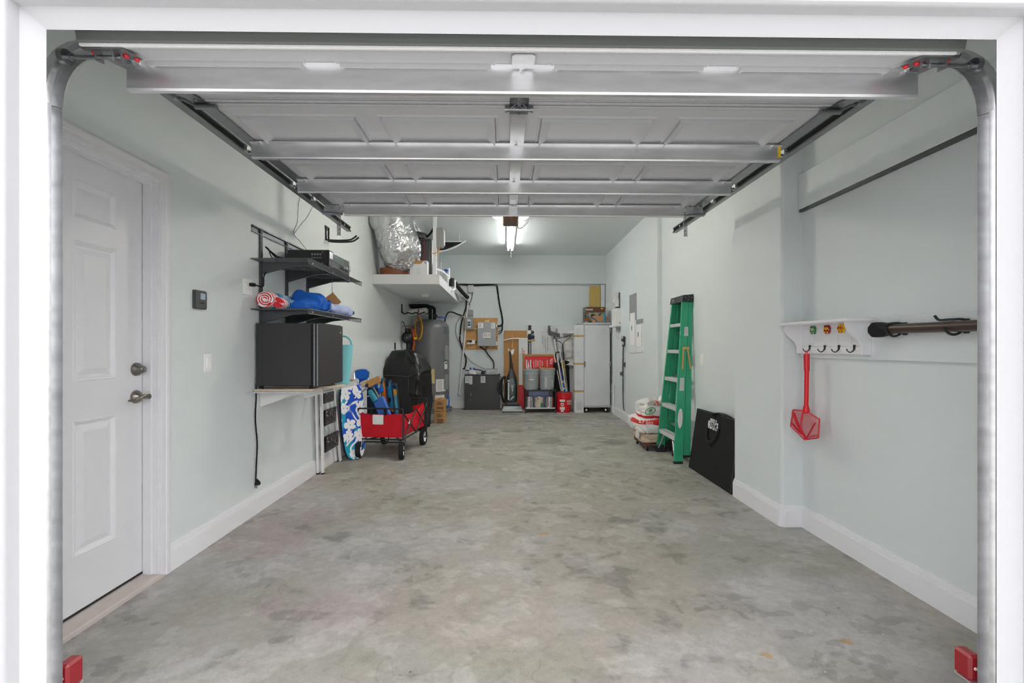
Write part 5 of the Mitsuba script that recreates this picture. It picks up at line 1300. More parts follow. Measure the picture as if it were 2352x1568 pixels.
part(k, 'switch', cat(pbox(-0.745, -0.695, 1.66, 1.69, 0.082, 0.003), pbox(-0.745, -0.695, 1.71, 1.735, 0.080, 0.003)), 'ink')
part(k, 'label', cat(pbox(-0.755, -0.685, 1.76, 1.782, 0.0755), pbox(-0.755, -0.685, 1.622, 1.65, 0.0755)), 'paper')
k = thing('control_panel', 'large grey control box on the right of the plywood board', 'electrical box')
part(k, 'body', pbox(-0.545, -0.182, 1.255, 1.725, 0.10), 'grey_box')
part(k, 'door', box(-0.55, -0.178, BY - 0.128, BY - 0.118, 1.25, 1.73, 0.004), 'grey_mid')
for x0, x1, z0, z1 in ((-0.535, -0.435, 1.61, 1.715), (-0.44, -0.29, 1.41, 1.52), (-0.28, -0.20, 1.60, 1.715)):
    lb = part(k, 'label', box(x0, x1, BY - 0.1295, BY - 0.1285, z0, z1), 'paper')
    part(lb, 'print', lines(4, (x1 - x0) * 0.7, 0.008, 0.02, (x0 + 0.012, BY - 0.1295, z1 - 0.015), (1, 0, 0), (0, 0, 1)), 'ink_grey', kind='stuff')
part(k, 'red_mark', words('2', 0.045, (-0.318, BY - 0.1297, 1.475), (1, 0, 0), (0, 0, 1), 0.001, True), 'ink_red')
part(k, 'green_mark', box(-0.42, -0.31, BY - 0.1296, BY - 0.1286, 1.40, 1.412), 'green_print')
part(k, 'connector', cat(box(-0.18, -0.155, BY - 0.10, BY - 0.05, 1.63, 1.69, 0.004), box(-0.18, -0.155, BY - 0.10, BY - 0.05, 1.26, 1.34, 0.004)), 'white_plastic')
part(k, 'tag', box(-0.405, -0.315, BY - 0.07, BY - 0.03, 1.735, 1.77, 0.002), 'paper_yellow')
part(k, 'conduit', cyl((-0.63, BY - 0.04, 1.60), (-0.545, BY - 0.04, 1.60), 0.007, n=10), 'white_plastic')
k = thing('socket_strip', 'small white and grey socket strip low on the plywood board', 'outlet')
part(k, 'body', pbox(-0.765, -0.60, 1.29, 1.37, 0.04), 'white_plastic')
part(k, 'cover', pbox(-0.765, -0.67, 1.325, 1.37, 0.043), 'grey_dark')
part(k, 'plug', cat(pbox(-0.70, -0.665, 1.33, 1.36, 0.06), pbox(-0.60, -0.57, 1.32, 1.345, 0.03)), 'rubber')
k = thing('panel_cable', 'black cables from the control box down to the junction box on the cabinet', 'cable')
part(k, 'cable', tube([(-0.50, BY - 0.06, 1.255), (-0.48, BY - 0.04, 1.22), (-0.40, BY - 0.03, 1.17), (-0.34, BY - 0.03, 1.08), (-0.26, BY - 0.03, 0.98), (-0.225, BY - 0.05, 0.90), (-0.23, BY - 0.10, 0.80)], 0.012, n=8), 'rubber', smooth=40)
part(k, 'cable', tube([(-0.375, BY - 0.06, 1.255), (-0.375, BY - 0.03, 1.20), (-0.39, BY - 0.03, 1.16)], 0.010, n=8), 'grey_dark', smooth=40)

# dark cabinet on the floor
k = thing('utility_cabinet', 'black floor cabinet with valves and a grey box on its top', 'cabinet')
part(k, 'body', box(-0.79, -0.105, 8.955, 9.17, 0.01, 0.68, 0.004), 'black_satin')
part(k, 'door', box(-0.795, -0.10, 8.94, 8.955, 0.005, 0.672, 0.003), 'black_satin')
part(k, 'top', box(-0.80, -0.095, 8.94, 9.18, 0.68, 0.695, 0.003), 'grey_dark')
part(k, 'latch', cat(*[mv(trimesh.creation.icosphere(2, 0.009), -0.672, 8.935, z) for z in (0.325, 0.195)], box(-0.678, -0.666, 8.932, 8.94, 0.27, 0.31, 0.003)), 'chrome', 'small chrome latch', smooth=True)
part(k, 'latch_pin', box(-0.682, -0.662, 8.933, 8.94, 0.225, 0.27, 0.003), 'wood_red')
for x0, x1, z0, z1 in ((-0.785, -0.64, 0.525, 0.665), (-0.70, -0.64, 0.50, 0.54), (-0.48, -0.385, 0.53, 0.662)):
    lb = part(k, 'label', box(x0, x1, 8.9382, 8.9395, z0, z1), 'light_grey')
    part(lb, 'print', lines(5 if z1 - z0 > 0.1 else 2, (x1 - x0) * 0.8, 0.006, 0.02, (x0 + 0.01, 8.9382, z1 - 0.015), (1, 0, 0), (0, 0, 1)), 'ink_grey', kind='stuff')
part(k, 'base_strip', box(-0.84, -0.10, 8.935, 8.945, 0.0, 0.01), 'black')
k = thing('valve_manifold', 'white valve block with blue caps on the black cabinet', 'valve')
part(k, 'block', cat(box(-0.715, -0.60, 9.0, 9.08, 0.695, 0.775, 0.012), hull([(x, y, z) for x, z in ((-0.62, 0.695), (-0.57, 0.695), (-0.60, 0.76)) for y in (9.0, 9.06)])), 'white_plastic')
for x in (-0.685, -0.615):
    part(k, 'cap', lathe([(0.001, 0.05), (0.014, 0.048), (0.017, 0.03), (0.014, 0.0)], (x, 9.04, 0.775), 16), 'blue_print', 'blue cap')
part(k, 'hose', tube([(-0.60, 9.05, 0.79), (-0.5, 9.06, 0.775), (-0.44, 9.06, 0.75), (-0.38, 9.06, 0.745)], 0.010), 'navy')
part(k, 'red_print', cat(*[box(-0.70 + 0.02 * i, -0.69 + 0.02 * i, 8.9985, 9.0, 0.72 + 0.02 * (i % 2), 0.73 + 0.02 * (i % 2)) for i in range(4)]), 'ink_red', kind='stuff')
k = thing('terminal_box', 'light grey knockout box on the right of the cabinet top', 'electrical box')
part(k, 'body', box(-0.365, -0.155, 9.0, 9.12, 0.695, 0.795, 0.004), 'light_grey')
part(k, 'knockout', cat(*[fr(lathe([(r - 0.003, 0.001), (r, 0.0015), (r + 0.002, 0.0)], n=20), (x, 9.0, 0.73), (1, 0, 0), (0, 0, 1), (0, -1, 0)) for x, r in ((-0.33, 0.012), (-0.285, 0.018), (-0.24, 0.012), (-0.20, 0.018))]), 'ink_grey', kind='stuff')
part(k, 'lid', box(-0.37, -0.15, 8.995, 9.125, 0.795, 0.80), 'grey_box')
solo('camera_unit', 'small black and white device between the valves and the grey box', 'device', cat(lathe([(0.001, 0.05), (0.03, 0.05), (0.036, 0.02), (0.034, 0.0)], (-0.44, 9.04, 0.695), 20)), 'black', smooth=40)

# ================================================================== back wall right half: boxes, vacuum, cart, tools, cabinet
k = thing('packing_board', 'tall brown cardboard box leaning on the back wall behind the vacuum', 'box')
part(k, 'body', box(-0.02, 0.46, 9.10, 9.17, 0.03, 1.56, 0.003), 'card')
part(k, 'batten', box(0.125, 0.165, 9.075, 9.099, 0.9, 1.48, 0.003), 'wood', 'pale wooden batten')
part(k, 'base', box(0.0, 0.44, 9.10, 9.16, 0.0, 0.03), 'card_dark')
solo('white_hose', 'white flexible tube bowed across the brown box', 'tube', tube([(-0.03, 9.06, 1.365), (0.10, 9.055, 1.395), (0.25, 9.05, 1.405), (0.45, 9.05, 1.40)], 0.010), 'white_gloss', smooth=40)
k = thing('television_carton', 'narrow white television carton with a red foot behind the cart', 'box')
part(k, 'body', box(0.27, 0.445, 8.98, 9.05, 0.10, 1.40, 0.002), 'board_white')
part(k, 'red_band', box(0.268, 0.447, 8.978, 9.052, 0.02, 0.485, 0.002), 'red_print', 'red lower end')
part(k, 'size_print', words('55"', 0.055, (0.36, 8.9795, 1.145), (0, 0, 1), (-1, 0, 0), 0.0012, True), 'ink_red', 'red printed 55 inch mark')
part(k, 'print', box(0.36, 0.364, 8.979, 8.981, 0.62, 0.86), 'ink_red')
part(k, 'foot', box(0.28, 0.44, 8.985, 9.045, 0.0, 0.02), 'card_dark')
k = thing('television_carton', 'widest white television carton with black lettering, standing against the back wall', 'box')
part(k, 'body', box(0.435, 1.44, 9.085, 9.19, 0.0, 1.668, 0.002), 'board_white')
part(k, 'black_band', box(0.462, 0.525, 9.083, 9.0855, 0.6, 1.666), 'ink', 'black printed band')
part(k, 'band_print', fr(mv(lines(1, 0.30, 0.022, 0.03, (0, 0, 0), (1, 0, 0), (0, 1, 0), ragged=False)), (0.485, 9.0825, 1.02), (0, 0, 1), (-1, 0, 0)), 'light_grey', kind='stuff')
part(k, 'edge_line', box(0.437, 0.441, 9.083, 9.0855, 0.6, 1.666), 'ink_grey')
part(k, 'lettering', words('PREMIUM AUDIO', 0.042, (1.028, 9.0845, 1.36), (0, 0, -1), (1, 0, 0), 0.0012, True), 'ink')
for i, (x, z0, l) in enumerate(((0.75, 1.39, 0.19), (0.785, 1.33, 0.24), (0.82, 1.26, 0.30), (0.855, 1.29, 0.28))):
    part(k, 'small_print', fr(lines(1, l, 0.010, 0.02, (0, 0, 0), (1, 0, 0), (0, 1, 0), ragged=False), (x, 9.0845, z0 + l * 0.5 - 0.0), (0, 0, -1), (1, 0, 0)), 'ink_grey', kind='stuff')
part(k, 'small_print', fr(lines(1, 0.19, 0.003, 0.02, (0, 0, 0), (1, 0, 0), (0, 1, 0), ragged=False), (0.74, 9.0845, 1.53), (1, 0, 0), (0, 0, 1)), 'ink_grey', kind='stuff')
part(k, 'scuff', tube([(0.64, 9.086, 1.10), (0.68, 9.084, 1.22), (0.685, 9.085, 1.36)], 0.006, flat=(1, 0.2)), 'white_plastic')
k = thing('strapped_parcel', 'dark bag and disc hanging at the top left of the white carton', 'bag')
part(k, 'case', box(0.45, 0.585, 9.04, 9.083, 1.395, 1.47, 0.012), 'navy')
part(k, 'disc', cat(fr(lathe([(0.001, 0.02), (0.030, 0.018), (0.036, 0.0)], n=22), (0.545, 9.08, 1.525), (1, 0, 0), (0, 0, 1), (0, -1, 0))), 'black')
part(k, 'white_disc', fr(lathe([(0.001, 0.018), (0.034, 0.016), (0.04, 0.0)], n=22), (0.49, 9.08, 1.53), (1, 0, 0), (0, 0, 1), (0, -1, 0)), 'white_plastic')
solo('tape_strip', 'short strip of brown tape under the dark bag', 'tape', box(0.455, 0.60, 9.081, 9.0845, 1.345, 1.38), 'tape')
k = thing('red_carton', 'red and brown carton with white lettering behind the grey buckets', 'box')
part(k, 'body', box(0.345, 1.02, 8.885, 8.97, 0.46, 1.09, 0.003), 'card')
part(k, 'print', box(0.385, 0.98, 8.8835, 8.8855, 0.60, 1.055), 'red_print', 'red printed face')
for i, x in enumerate((0.41, 0.445, 0.49, 0.56, 0.60, 0.64, 0.68, 0.72, 0.82)):
    part(k, 'text_line', box(x, x + (0.02 if i < 3 else 0.010), 8.8825, 8.8837, 0.82 + 0.01 * (i % 3), 0.985 - 0.02 * (i % 2)), 'white_plastic', kind='stuff')
part(k, 'blue_mark', box(0.447, 0.463, 8.8815, 8.8827, 0.93, 0.98), 'blue_print')
part(k, 'lettering', words('TCL', 0.048, (0.905, 8.8832, 0.955), (0, 0, 1), (-1, 0, 0), 0.0012, True), 'white_plastic')

# vacuum cleaner
k = thing('vacuum_cleaner', 'dark green and black upright vacuum cleaner beside the black cabinet', 'vacuum cleaner')
part(k, 'head', hull([(x, y, z) for x0, x1, y, z in ((-0.05, 0.33, 8.58, 0.01), (-0.05, 0.33, 8.58, 0.05), (-0.03, 0.31, 8.62, 0.11), (0.02, 0.27, 8.78, 0.14), (0.02, 0.27, 8.88, 0.10), (-0.03, 0.31, 8.88, 0.01)) for x in (x0, x1)]), 'dark_green')
part(k, 'bumper', box(-0.053, 0.333, 8.568, 8.582, 0.018, 0.05, 0.004), 'light_grey')
part(k, 'base', cat(box(-0.05, 0.33, 8.575, 8.88, 0.0, 0.012), box(-0.055, -0.03, 8.6, 8.85, 0.01, 0.13, 0.01)), 'black')
part(k, 'neck', box(0.03, 0.24, 8.72, 8.86, 0.11, 0.19, 0.012), 'grey_dark')
secs = []
for z, w, d in ((0.18, 0.10, 0.075), (0.30, 0.112, 0.085), (0.45, 0.112, 0.09), (0.58, 0.105, 0.088), (0.68, 0.085, 0.075), (0.75, 0.055, 0.055), (0.80, 0.035, 0.035)):
    lp = sell(w, d, 3.2, 36)
    secs.append(np.c_[lp[:, 0] + 0.125, lp[:, 1] + 8.80, np.full(36, z)])
part(k, 'body', rings(secs), 'black_satin', smooth=40)
secs = []
for z, w, d in ((0.20, 0.085, 0.03), (0.40, 0.092, 0.032), (0.55, 0.088, 0.032), (0.64, 0.06, 0.02)):
    lp = sell(w, d, 3.5, 30)
    secs.append(np.c_[lp[:, 0] + 0.125, lp[:, 1] + 8.705, np.full(30, z)])
bg = part(k, 'bag_door', rings(secs), 'dark_green', smooth=40)
part(bg, 'window', cat(box(0.052, 0.082, 8.668, 8.674, 0.22, 0.56, 0.002), box(0.045, 0.09, 8.667, 8.673, 0.575, 0.605, 0.002)), 'light_grey', 'pale grey strip')
part(bg, 'lettering', cat(lines(1, 0.12, 0.006, 0.02, (0.07, 8.670, 0.515), (1, 0, 0), (0, 0, 1), ragged=False), fr(box(0, 0.085, 0, 0.022, 0, 0.001), (0.115, 8.6705, 0.225), (0.7, 0, 0.7), (-0.7, 0, 0.7)), box(0.115, 0.165, 8.6695, 8.671, 0.465, 0.495), lines(3, 0.04, 0.005, 0.03, (0.12, 8.6705, 0.41), (1, 0, 0), (0, 0, 1))), 'light_grey', kind='stuff')
part(bg, 'red_mark', box(0.088, 0.105, 8.6695, 8.671, 0.40, 0.425), 'ink_red')
part(bg, 'number', words('7', 0.05, (0.14, 8.6700, 0.42), (0.96, 0, 0.26), (-0.26, 0, 0.96), 0.001, True), 'white_plastic')
part(k, 'handle', tube([(0.125, 8.80, 0.78), (0.115, 8.82, 0.92), (0.105, 8.84, 1.06), (0.098, 8.85, 1.16)], [0.034, 0.026, 0.020, 0.018], n=14), 'black', smooth=40)
part(k, 'grip', cat(tube([(0.09, 8.85, 1.15), (0.075, 8.84, 1.17), (0.06, 8.83, 1.195)], 0.014), hull([(x, y, z) for x, z in ((0.10, 1.16), (0.18, 1.20), (0.165, 1.10), (0.13, 1.08)) for y in (8.835, 8.86)])), 'white_plastic', 'white rag on the handle')
part(k, 'cord', cat(*[tube([(-0.03 + 0.012 * i, 8.79, 0.66), (-0.075 - 0.008 * i, 8.77, 0.50), (-0.06 + 0.006 * i, 8.76, 0.25), (-0.015, 8.78, 0.16), (0.0 + 0.01 * i, 8.79, 0.30), (0.0, 8.80, 0.55)], 0.008, closed=True) for i in range(4)]), 'rubber', smooth=40, kind='stuff')
part(k, 'hose', tube([(0.0, 8.85, 0.65), (-0.05, 8.84, 0.62), (-0.075, 8.83, 0.5), (-0.065, 8.83, 0.3), (-0.02, 8.83, 0.15)], 0.022, n=12), 'black', smooth=40)
solo('appliance_cord', 'loops of black cord hanging between the cabinet and the vacuum', 'cord', cat(*[tube([(-0.105, 9.0, 0.66), (-0.07 + 0.015 * i, 8.95, 0.62 - 0.02 * i), (-0.05, 8.92, 0.58)], 0.0045) for i in range(2)], *[tube([(-0.085 + 0.02 * math.cos(a) * (1 + i) - 0.012, 8.93 + 0.004 * i, 0.42 + (0.08 + 0.02 * i) * math.sin(a)) for a in np.linspace(0, 2 * PI, 13)[:-1]], 0.005, closed=True) for i in range(3)], tube([(-0.09, 8.95, 0.60), (-0.10, 8.94, 0.5)], 0.005)), 'rubber', smooth=40)

# utility cart with buckets and paint cans
k = thing('utility_cart', 'black two-shelf metal cart on casters holding buckets and paint cans', 'cart')
CX0, CX1, CY0, CY1 = 0.36, 0.965, 8.50, 8.84
for z in (0.085, 0.415):
    part(k, 'shelf', cat(box(CX0 + 0.02, CX1 - 0.02, CY0 + 0.005, CY1, z, z + 0.012), box(CX0 + 0.03, CX1 - 0.03, CY0, CY0 + 0.012, z - 0.012, z + 0.018, 0.003)), 'silver' if z < 0.2 else 'black')
for x in (CX0 + 0.02, CX1 - 0.02):
    for y in (CY0 + 0.03, CY1 - 0.03):
        part(k, 'post', cyl((x, y, 0.06), (x, y, 0.455 if y > 8.6 else 0.435), 0.012, n=14), 'black', smooth=40)
        c = part(k, 'caster', cat(mv(mv(lathe([(0.010, -0.012), (0.026, -0.012), (0.028, -0.006), (0.028, 0.006), (0.026, 0.012), (0.010, 0.012)], n=22), ry=90), x, y - 0.015, 0.028), box(x - 0.018, x + 0.018, y - 0.02, y + 0.012, 0.052, 0.062), *[box(x + s * 0.0155 - 0.0015, x + s * 0.0155 + 0.0015, y - 0.022, y, 0.02, 0.056) for s in (-1, 1)]), 'black', smooth=35)
        part(c, 'hub', mv(mv(lathe([(0.001, 0.018), (0.009, 0.017), (0.011, -0.017), (0.001, -0.018)], n=14), ry=90), x, y - 0.015, 0.028), 'white_plastic')
part(k, 'side_bar', cat(*[cyl((x, CY0 + 0.03, 0.44), (x, CY1 - 0.03, 0.44), 0.007, n=10) for x in (CX0 + 0.02, CX1 - 0.02)]), 'black')
for i, (x, lbl) in enumerate(((0.50, 'grey five gallon bucket on the cart, holding upright tubes'), (0.80, 'grey five gallon bucket on the cart, topped with a cardboard piece'))):
    k = thing('bucket', lbl, 'bucket', 'grey buckets on the cart')
    part(k, 'body', lathe([(0.001, 0.0), (0.128, 0.0), (0.132, 0.008), (0.144, 0.28), (0.150, 0.285), (0.150, 0.315), (0.146, 0.318), (0.148, 0.345), (0.154, 0.348), (0.154, 0.385), (0.146, 0.387), (0.142, 0.30), (0.126, 0.012), (0.001, 0.012)], (x, 8.665, 0.428), 48), 'bucket_grey', smooth=30)
    s = -1 if i else 1
    part(k, 'bail', tube([(x - 0.15, 8.64, 0.77), (x - 0.10, 8.525, 0.67 if not i else 0.70), (x, 8.505, 0.615 if not i else 0.78), (x + 0.10, 8.525, 0.67 if not i else 0.80), (x + 0.15, 8.64, 0.77)] if not i else [(x - 0.15, 8.64, 0.60), (x - 0.10, 8.53, 0.63), (x - 0.02, 8.512, 0.70), (x + 0.02, 8.51, 0.735)], 0.0028, n=6), 'steel', smooth=40)
    if not i:
        part(k, 'grip', cyl((x - 0.045, 8.505, 0.618), (x + 0.045, 8.505, 0.618), 0.008, n=12), 'white_plastic')
    else:
        part(k, 'label', cat(*[mv(ext(Polygon([((0.150 + t) * math.cos(q), (0.150 + t) * math.sin(q)) for t, Q in ((-0.006, np.linspace(a0, a1, 6)), (-0.004, np.linspace(a1, a0, 6))) for q in Q]), h), x, 8.665, z) for a0, a1, h, z in ((-1.95, -1.70, 0.20, 0.47), (-1.05, -0.75, 0.14, 0.48))]), 'light_grey', 'paler printed patch')
k = thing('caulk_tubes', 'white and blue tubes standing in the grey bucket on the cart', 'tubes', kind='stuff')
put(k, cat(*[cyl((x, 8.66 + 0.02 * (i % 2), 0.46), (x + 0.005, 8.66, z - 0.06), 0.009, n=12) for i, (x, z) in enumerate(((0.415, 0.93), (0.45, 0.95), (0.49, 0.94), (0.53, 0.86)))]), 'white_plastic', smooth=40)
k = thing('cardboard_scrap', 'brown cardboard piece and dried leaf lying over the grey bucket', 'cardboard')
part(k, 'card', hull([(0.655, 8.56, 0.818), (0.945, 8.56, 0.818), (0.66, 8.76, 0.83), (0.94, 8.76, 0.83), (0.65, 8.57, 0.85), (0.94, 8.57, 0.835)]), 'card')
part(k, 'leaf', cat(tube([(0.66, 8.6, 0.83), (0.72, 8.6, 0.88), (0.78, 8.61, 0.86), (0.84, 8.6, 0.875)], [0.006, 0.02, 0.018, 0.004], flat=(1, 0.3)), tube([(0.70, 8.62, 0.85), (0.735, 8.62, 0.93), (0.75, 8.62, 0.95)], [0.01, 0.012, 0.003], flat=(1, 0.4))), 'wood', 'curled leaf', smooth=40)
solo('storage_box', 'small blue and white box at the back of the lower cart shelf', 'box', cat(box(0.46, 0.58, 8.78, 8.83, 0.10, 0.40, 0.003), box(0.58, 0.84, 8.78, 8.83, 0.10, 0.39, 0.003)), 'blue_grey_fabric')
for i, (x, lbl, m) in enumerate(((0.455, 'scratched metal paint can, nearest the vacuum on the lower cart shelf', 'chrome'), (0.645, 'paint can with a cream label stained green, in the middle of the lower cart shelf', 'paper'), (0.84, 'shiny ribbed paint can, nearest the red bucket on the lower cart shelf', 'chrome'))):
    k = thing('paint_can', lbl, 'paint can', 'paint cans on the lower cart shelf')
    part(k, 'body', lathe([(0.001, 0.0), (0.080, 0.0), (0.083, 0.004), (0.080, 0.008), (0.080, 0.070), (0.081, 0.072), (0.080, 0.074), (0.080, 0.128), (0.081, 0.130), (0.080, 0.132), (0.080, 0.192), (0.084, 0.197), (0.080, 0.203), (0.070, 0.198), (0.001, 0.196)], (x, 8.60, 0.098), 40), 'chrome', smooth=35)
    if m == 'paper':
        part(k, 'label', lathe([(0.0812, 0.012), (0.0812, 0.186)], (x, 8.60, 0.098), 40), 'bag_cream', 'cream label', smooth=40)
        part(k, 'stain', mv(ext(Polygon([(0.0818 * math.cos(q), 0.0818 * math.sin(q)) for q in np.linspace(-1.3, -0.6, 7)] + [(0.0826 * math.cos(q), 0.0826 * math.sin(q)) for q in np.linspace(-0.6, -1.3, 7)]), 0.075), x, 8.60, 0.108), 'green_print', 'green stain')
        part(k, 'mark', mv(box(-0.03, -0.015, -0.083, -0.078, 0.155, 0.175), x, 8.60, 0.098), 'ink')
    part(k, 'handle', tube([(x - 0.084, 8.60, 0.27), (x - 0.06, 8.53, 0.22), (x, 8.512, 0.20), (x + 0.06, 8.53, 0.22), (x + 0.084, 8.60, 0.27)], 0.0022, n=6), 'steel')

# red bucket of long tools
k = thing('bucket', 'red plastic bucket full of long-handled tools', 'bucket')
RBX, RBY = 1.118, 8.665
part(k, 'body', lathe([(0.001, 0.0), (0.130, 0.0), (0.134, 0.008), (0.146, 0.27), (0.152, 0.275), (0.152, 0.315), (0.148, 0.318), (0.150, 0.345), (0.156, 0.348), (0.156, 0.372), (0.148, 0.374), (0.142, 0.29), (0.128, 0.012), (0.001, 0.012)], (RBX, RBY, 0), 48), 'red_plastic', smooth=30)
part(k, 'bail', tube([(RBX - 0.11, RBY - 0.105, 0.31), (RBX - 0.13, RBY - 0.10, 0.26), (RBX - 0.145, RBY - 0.06, 0.24)], 0.003, n=6), 'steel')
def on_bucket(g, ang, z, r=0.1425):
    """Bends a flat patch (x along the rim, y up) round the bucket."""
    v = np.asarray(g.vertices)
    a = math.radians(ang) + v[:, 0] / r
    rr = r + v[:, 2] + (v[:, 1] + z - 0.14) * 0.045
    o = g.copy()
    o.vertices = np.stack([RBX + rr * np.cos(a), RBY + rr * np.sin(a), z + v[:, 1]], 1)
    return o
part(k, 'lettering', cat(on_bucket(words('HARD', 0.040, (0, 0, 0), (1, 0, 0), (0, 1, 0), 0.001, True), -42, 0.215), on_bucket(words('FREE', 0.040, (0, 0, 0), (1, 0, 0), (0, 1, 0), 0.001, True), -42, 0.165)), 'white_plastic', 'white lettering')
part(k, 'label', cat(*[on_bucket(fine(box(-0.05 + dx, 0.05 - dx, 0, h, 0, 0.001), 0.02), -108, z) for z, h, dx in ((0.205, 0.04, 0.0), (0.055, 0.05, 0.0), (0.018, 0.03, 0.02))]), 'paper', 'pale printed label')
part(k, 'emblem', on_bucket(fine(mv(ext(Polygon(sell(0.033, 0.033, 2, 24)).difference(Polygon(sell(0.024, 0.012, 2, 16))), 0.001), 0, 0.028), 0.02), -108, 0.125), 'paper')
solo('dirty_rag', 'brown ring of dirt and rags in the mouth of the red bucket', 'rag', mv(rough_up(lathe([(0.001, 0.0), (0.135, 0.0), (0.138, 0.03), (0.10, 0.045), (0.001, 0.04)], n=36), 0.012, 30), RBX, RBY, 0.345), 'wood_red', smooth=True)
def pole(name, label, cat_, p, q, r, m, extra=(), group=None):
    k = thing(name, label, cat_, group)
    part(k, 'shaft', cyl(p, q, r, n=12), m, smooth=40)
    for n, g, mm in extra:
        part(k, n, g, mm, smooth=35)
    return k
bz = 0.36
pole('broom', 'broom turned head up with a dark brush, tallest in the red bucket', 'broom', (1.10, 8.63, bz), (0.945, 8.78, 1.44), 0.011, 'white_metal', (
    ('brush', fr(cat(box(-0.135, 0.10, -0.03, 0.03, 0.0, 0.035, 0.006), hull([(x, y, z) for x0, x1, z in ((-0.15, 0.09, 0.035), (-0.16, 0.085, 0.075)) for x in (x0, x1) for y in (-0.035, 0.035)])), (0.96, 8.78, 1.44), (0.97, 0, -0.24), (0, 1, 0)), 'grey_dark'),
    ('socket', cyl((0.953, 8.775, 1.39), (0.943, 8.78, 1.46), 0.018, n=12), 'wood_red')))
pole('broom', 'second broom behind it with its dark tip pointing up', 'broom', (1.085, 8.72, bz), (0.885, 8.99, 1.50), 0.010, 'white_metal', (('tip', cat(cyl((0.895, 8.97, 1.46), (0.875, 8.99, 1.56), 0.02, 0.03, n=14), cyl((0.875, 8.99, 1.56), (0.87, 8.99, 1.655), 0.026, 0.02, n=14)), 'grey_dark'),))
tp = [(0.98, 8.86, 1.40), (1.10, 8.86, 1.415), (1.22, 8.86, 1.44), (1.27, 8.86, 1.465)]
pole('garden_rake', 'bow rake with its toothed head up in the red bucket', 'rake', (1.20, 8.70, bz), (1.125, 8.84, 1.12), 0.013, 'tank_cover', (
    ('head', cat(tube(tp, 0.006), *[cyl((1.0 + 0.03 * i, 8.86, 1.402 + 0.0075 * i), (0.995 + 0.03 * i, 8.85, 1.375 + 0.0075 * i), 0.004, 0.002, n=6) for i in range(9)], tube([(1.27, 8.86, 1.465), (1.275, 8.86, 1.43), (1.22, 8.86, 1.38), (1.15, 8.85, 1.33), (1.125, 8.845, 1.25)], 0.006), tube([(0.985, 8.86, 1.40), (1.0, 8.86, 1.36), (1.06, 8.855, 1.34), (1.11, 8.85, 1.30), (1.125, 8.845, 1.24)], 0.006)), 'iron'),
    ('ferrule', cyl((1.135, 8.825, 1.05), (1.12, 8.845, 1.26), 0.018, 0.013, n=12), 'iron')))
k = pole('shovel', 'shovel with a black D-shaped grip and blue shaft in the red bucket', 'shovel', (1.135, 8.60, bz), (1.035, 8.72, 0.90), 0.0145, 'blue_fabric', (
    ('grip', cat(tube([(1.03, 8.725, 0.92), (0.985, 8.73, 1.02), (0.975, 8.73, 1.10), (1.0, 8.73, 1.13), (1.05, 8.73, 1.13), (1.075, 8.73, 1.10), (1.065, 8.73, 1.02), (1.035, 8.725, 0.92)], 0.014, n=10), tube([(1.038, 8.72, 0.90), (1.028, 8.728, 0.97)], 0.022)), 'black'),
    ('band', cat(*[cyl((1.135 - 0.1 * t, 8.60 + 0.12 * t, bz + 0.54 * t), (1.135 - 0.1 * (t + 0.06), 8.60 + 0.12 * (t + 0.06), bz + 0.54 * (t + 0.06)), 0.0152, n=12) for t in (0.12, 0.36)]), 'white_plastic')))
pole('tool_handle', 'thin white pole in the red bucket, crossing in front of the grip', 'pole', (1.165, 8.59, bz), (1.045, 8.70, 1.20), 0.010, 'white_metal')
pole('tool_handle', 'pale wooden handle leaning out of the red bucket toward the cart', 'pole', (1.105, 8.585, bz), (1.02, 8.66, 0.93), 0.011, 'bag_cream')
pole('tool_handle', 'short yellow handle between the shovel and the rake', 'pole', (1.14, 8.74, bz), (1.135, 8.78, 0.98), 0.011, 'yellow_tape', (('stub', cyl((1.135, 8.78, 0.98), (1.132, 8.79, 1.12), 0.017, n=10), 'bronze'),))
solo('umbrella_bag', 'black umbrella sleeve standing behind the red bucket', 'sleeve', cat(lathe([(0.001, 0.0), (0.075, 0.0), (0.085, 0.3), (0.09, 0.8), (0.08, 0.90), (0.001, 0.91)], (1.02, 8.90, 0.0), 24), lathe([(0.001, 0.0), (0.06, 0.0), (0.07, 0.4), (0.06, 0.95), (0.001, 0.97)], (1.20, 8.93, 0.0), 24), box(0.94, 1.10, 8.82, 8.86, 0.86, 0.93, 0.01)), 'black_fabric', smooth=40)
k = thing('white_bag', 'crumpled white plastic bag behind the rake', 'bag')
put(k, rough_up(mv(fine(pillow(0.20, 0.10, 0.62, e=2.5), 0.04), 1.25, 8.98, 0.88), 0.03, 14, 3), 'bag_white', smooth=True)
solo('loose_wire', 'thin dark wire poking out by the rake', 'wire', tube([(1.22, 8.80, 0.80), (1.27, 8.75, 0.83), (1.31, 8.72, 0.84)], 0.004), 'ink')
k = thing('narrow_sheet', 'narrow white sheet standing between the tools and the taped carton', 'sheet')
part(k, 'sheet', box(1.24, 1.345, 8.99, 9.03, 0.0, 1.56, 0.003), 'board_white')
part(k, 'edge', box(1.335, 1.35, 8.985, 9.035, 0.0, 1.56, 0.002), 'white_plastic')
k = thing('tall_carton', 'tall narrow grey white carton banded with brown tape', 'box')
part(k, 'body', box(1.305, 1.475, 8.50, 8.66, 0.0, 1.65, 0.003), 'board_white')
for z in (0.385, 0.90, 1.42):
    part(k, 'tape', box(1.303, 1.477, 8.498, 8.662, z, z + 0.038, 0.001), 'tape', 'brown tape band')
part(k, 'print', cat(*[lines(5, 0.11, 0.006, 0.022, (1.335, 8.4995, z), (1, 0, 0), (0, 0, 1)) for z in (0.28, 0.62, 1.15, 1.58)], box(1.335, 1.44, 8.4985, 8.50, 0.05, 0.20)), 'light_grey', kind='stuff')
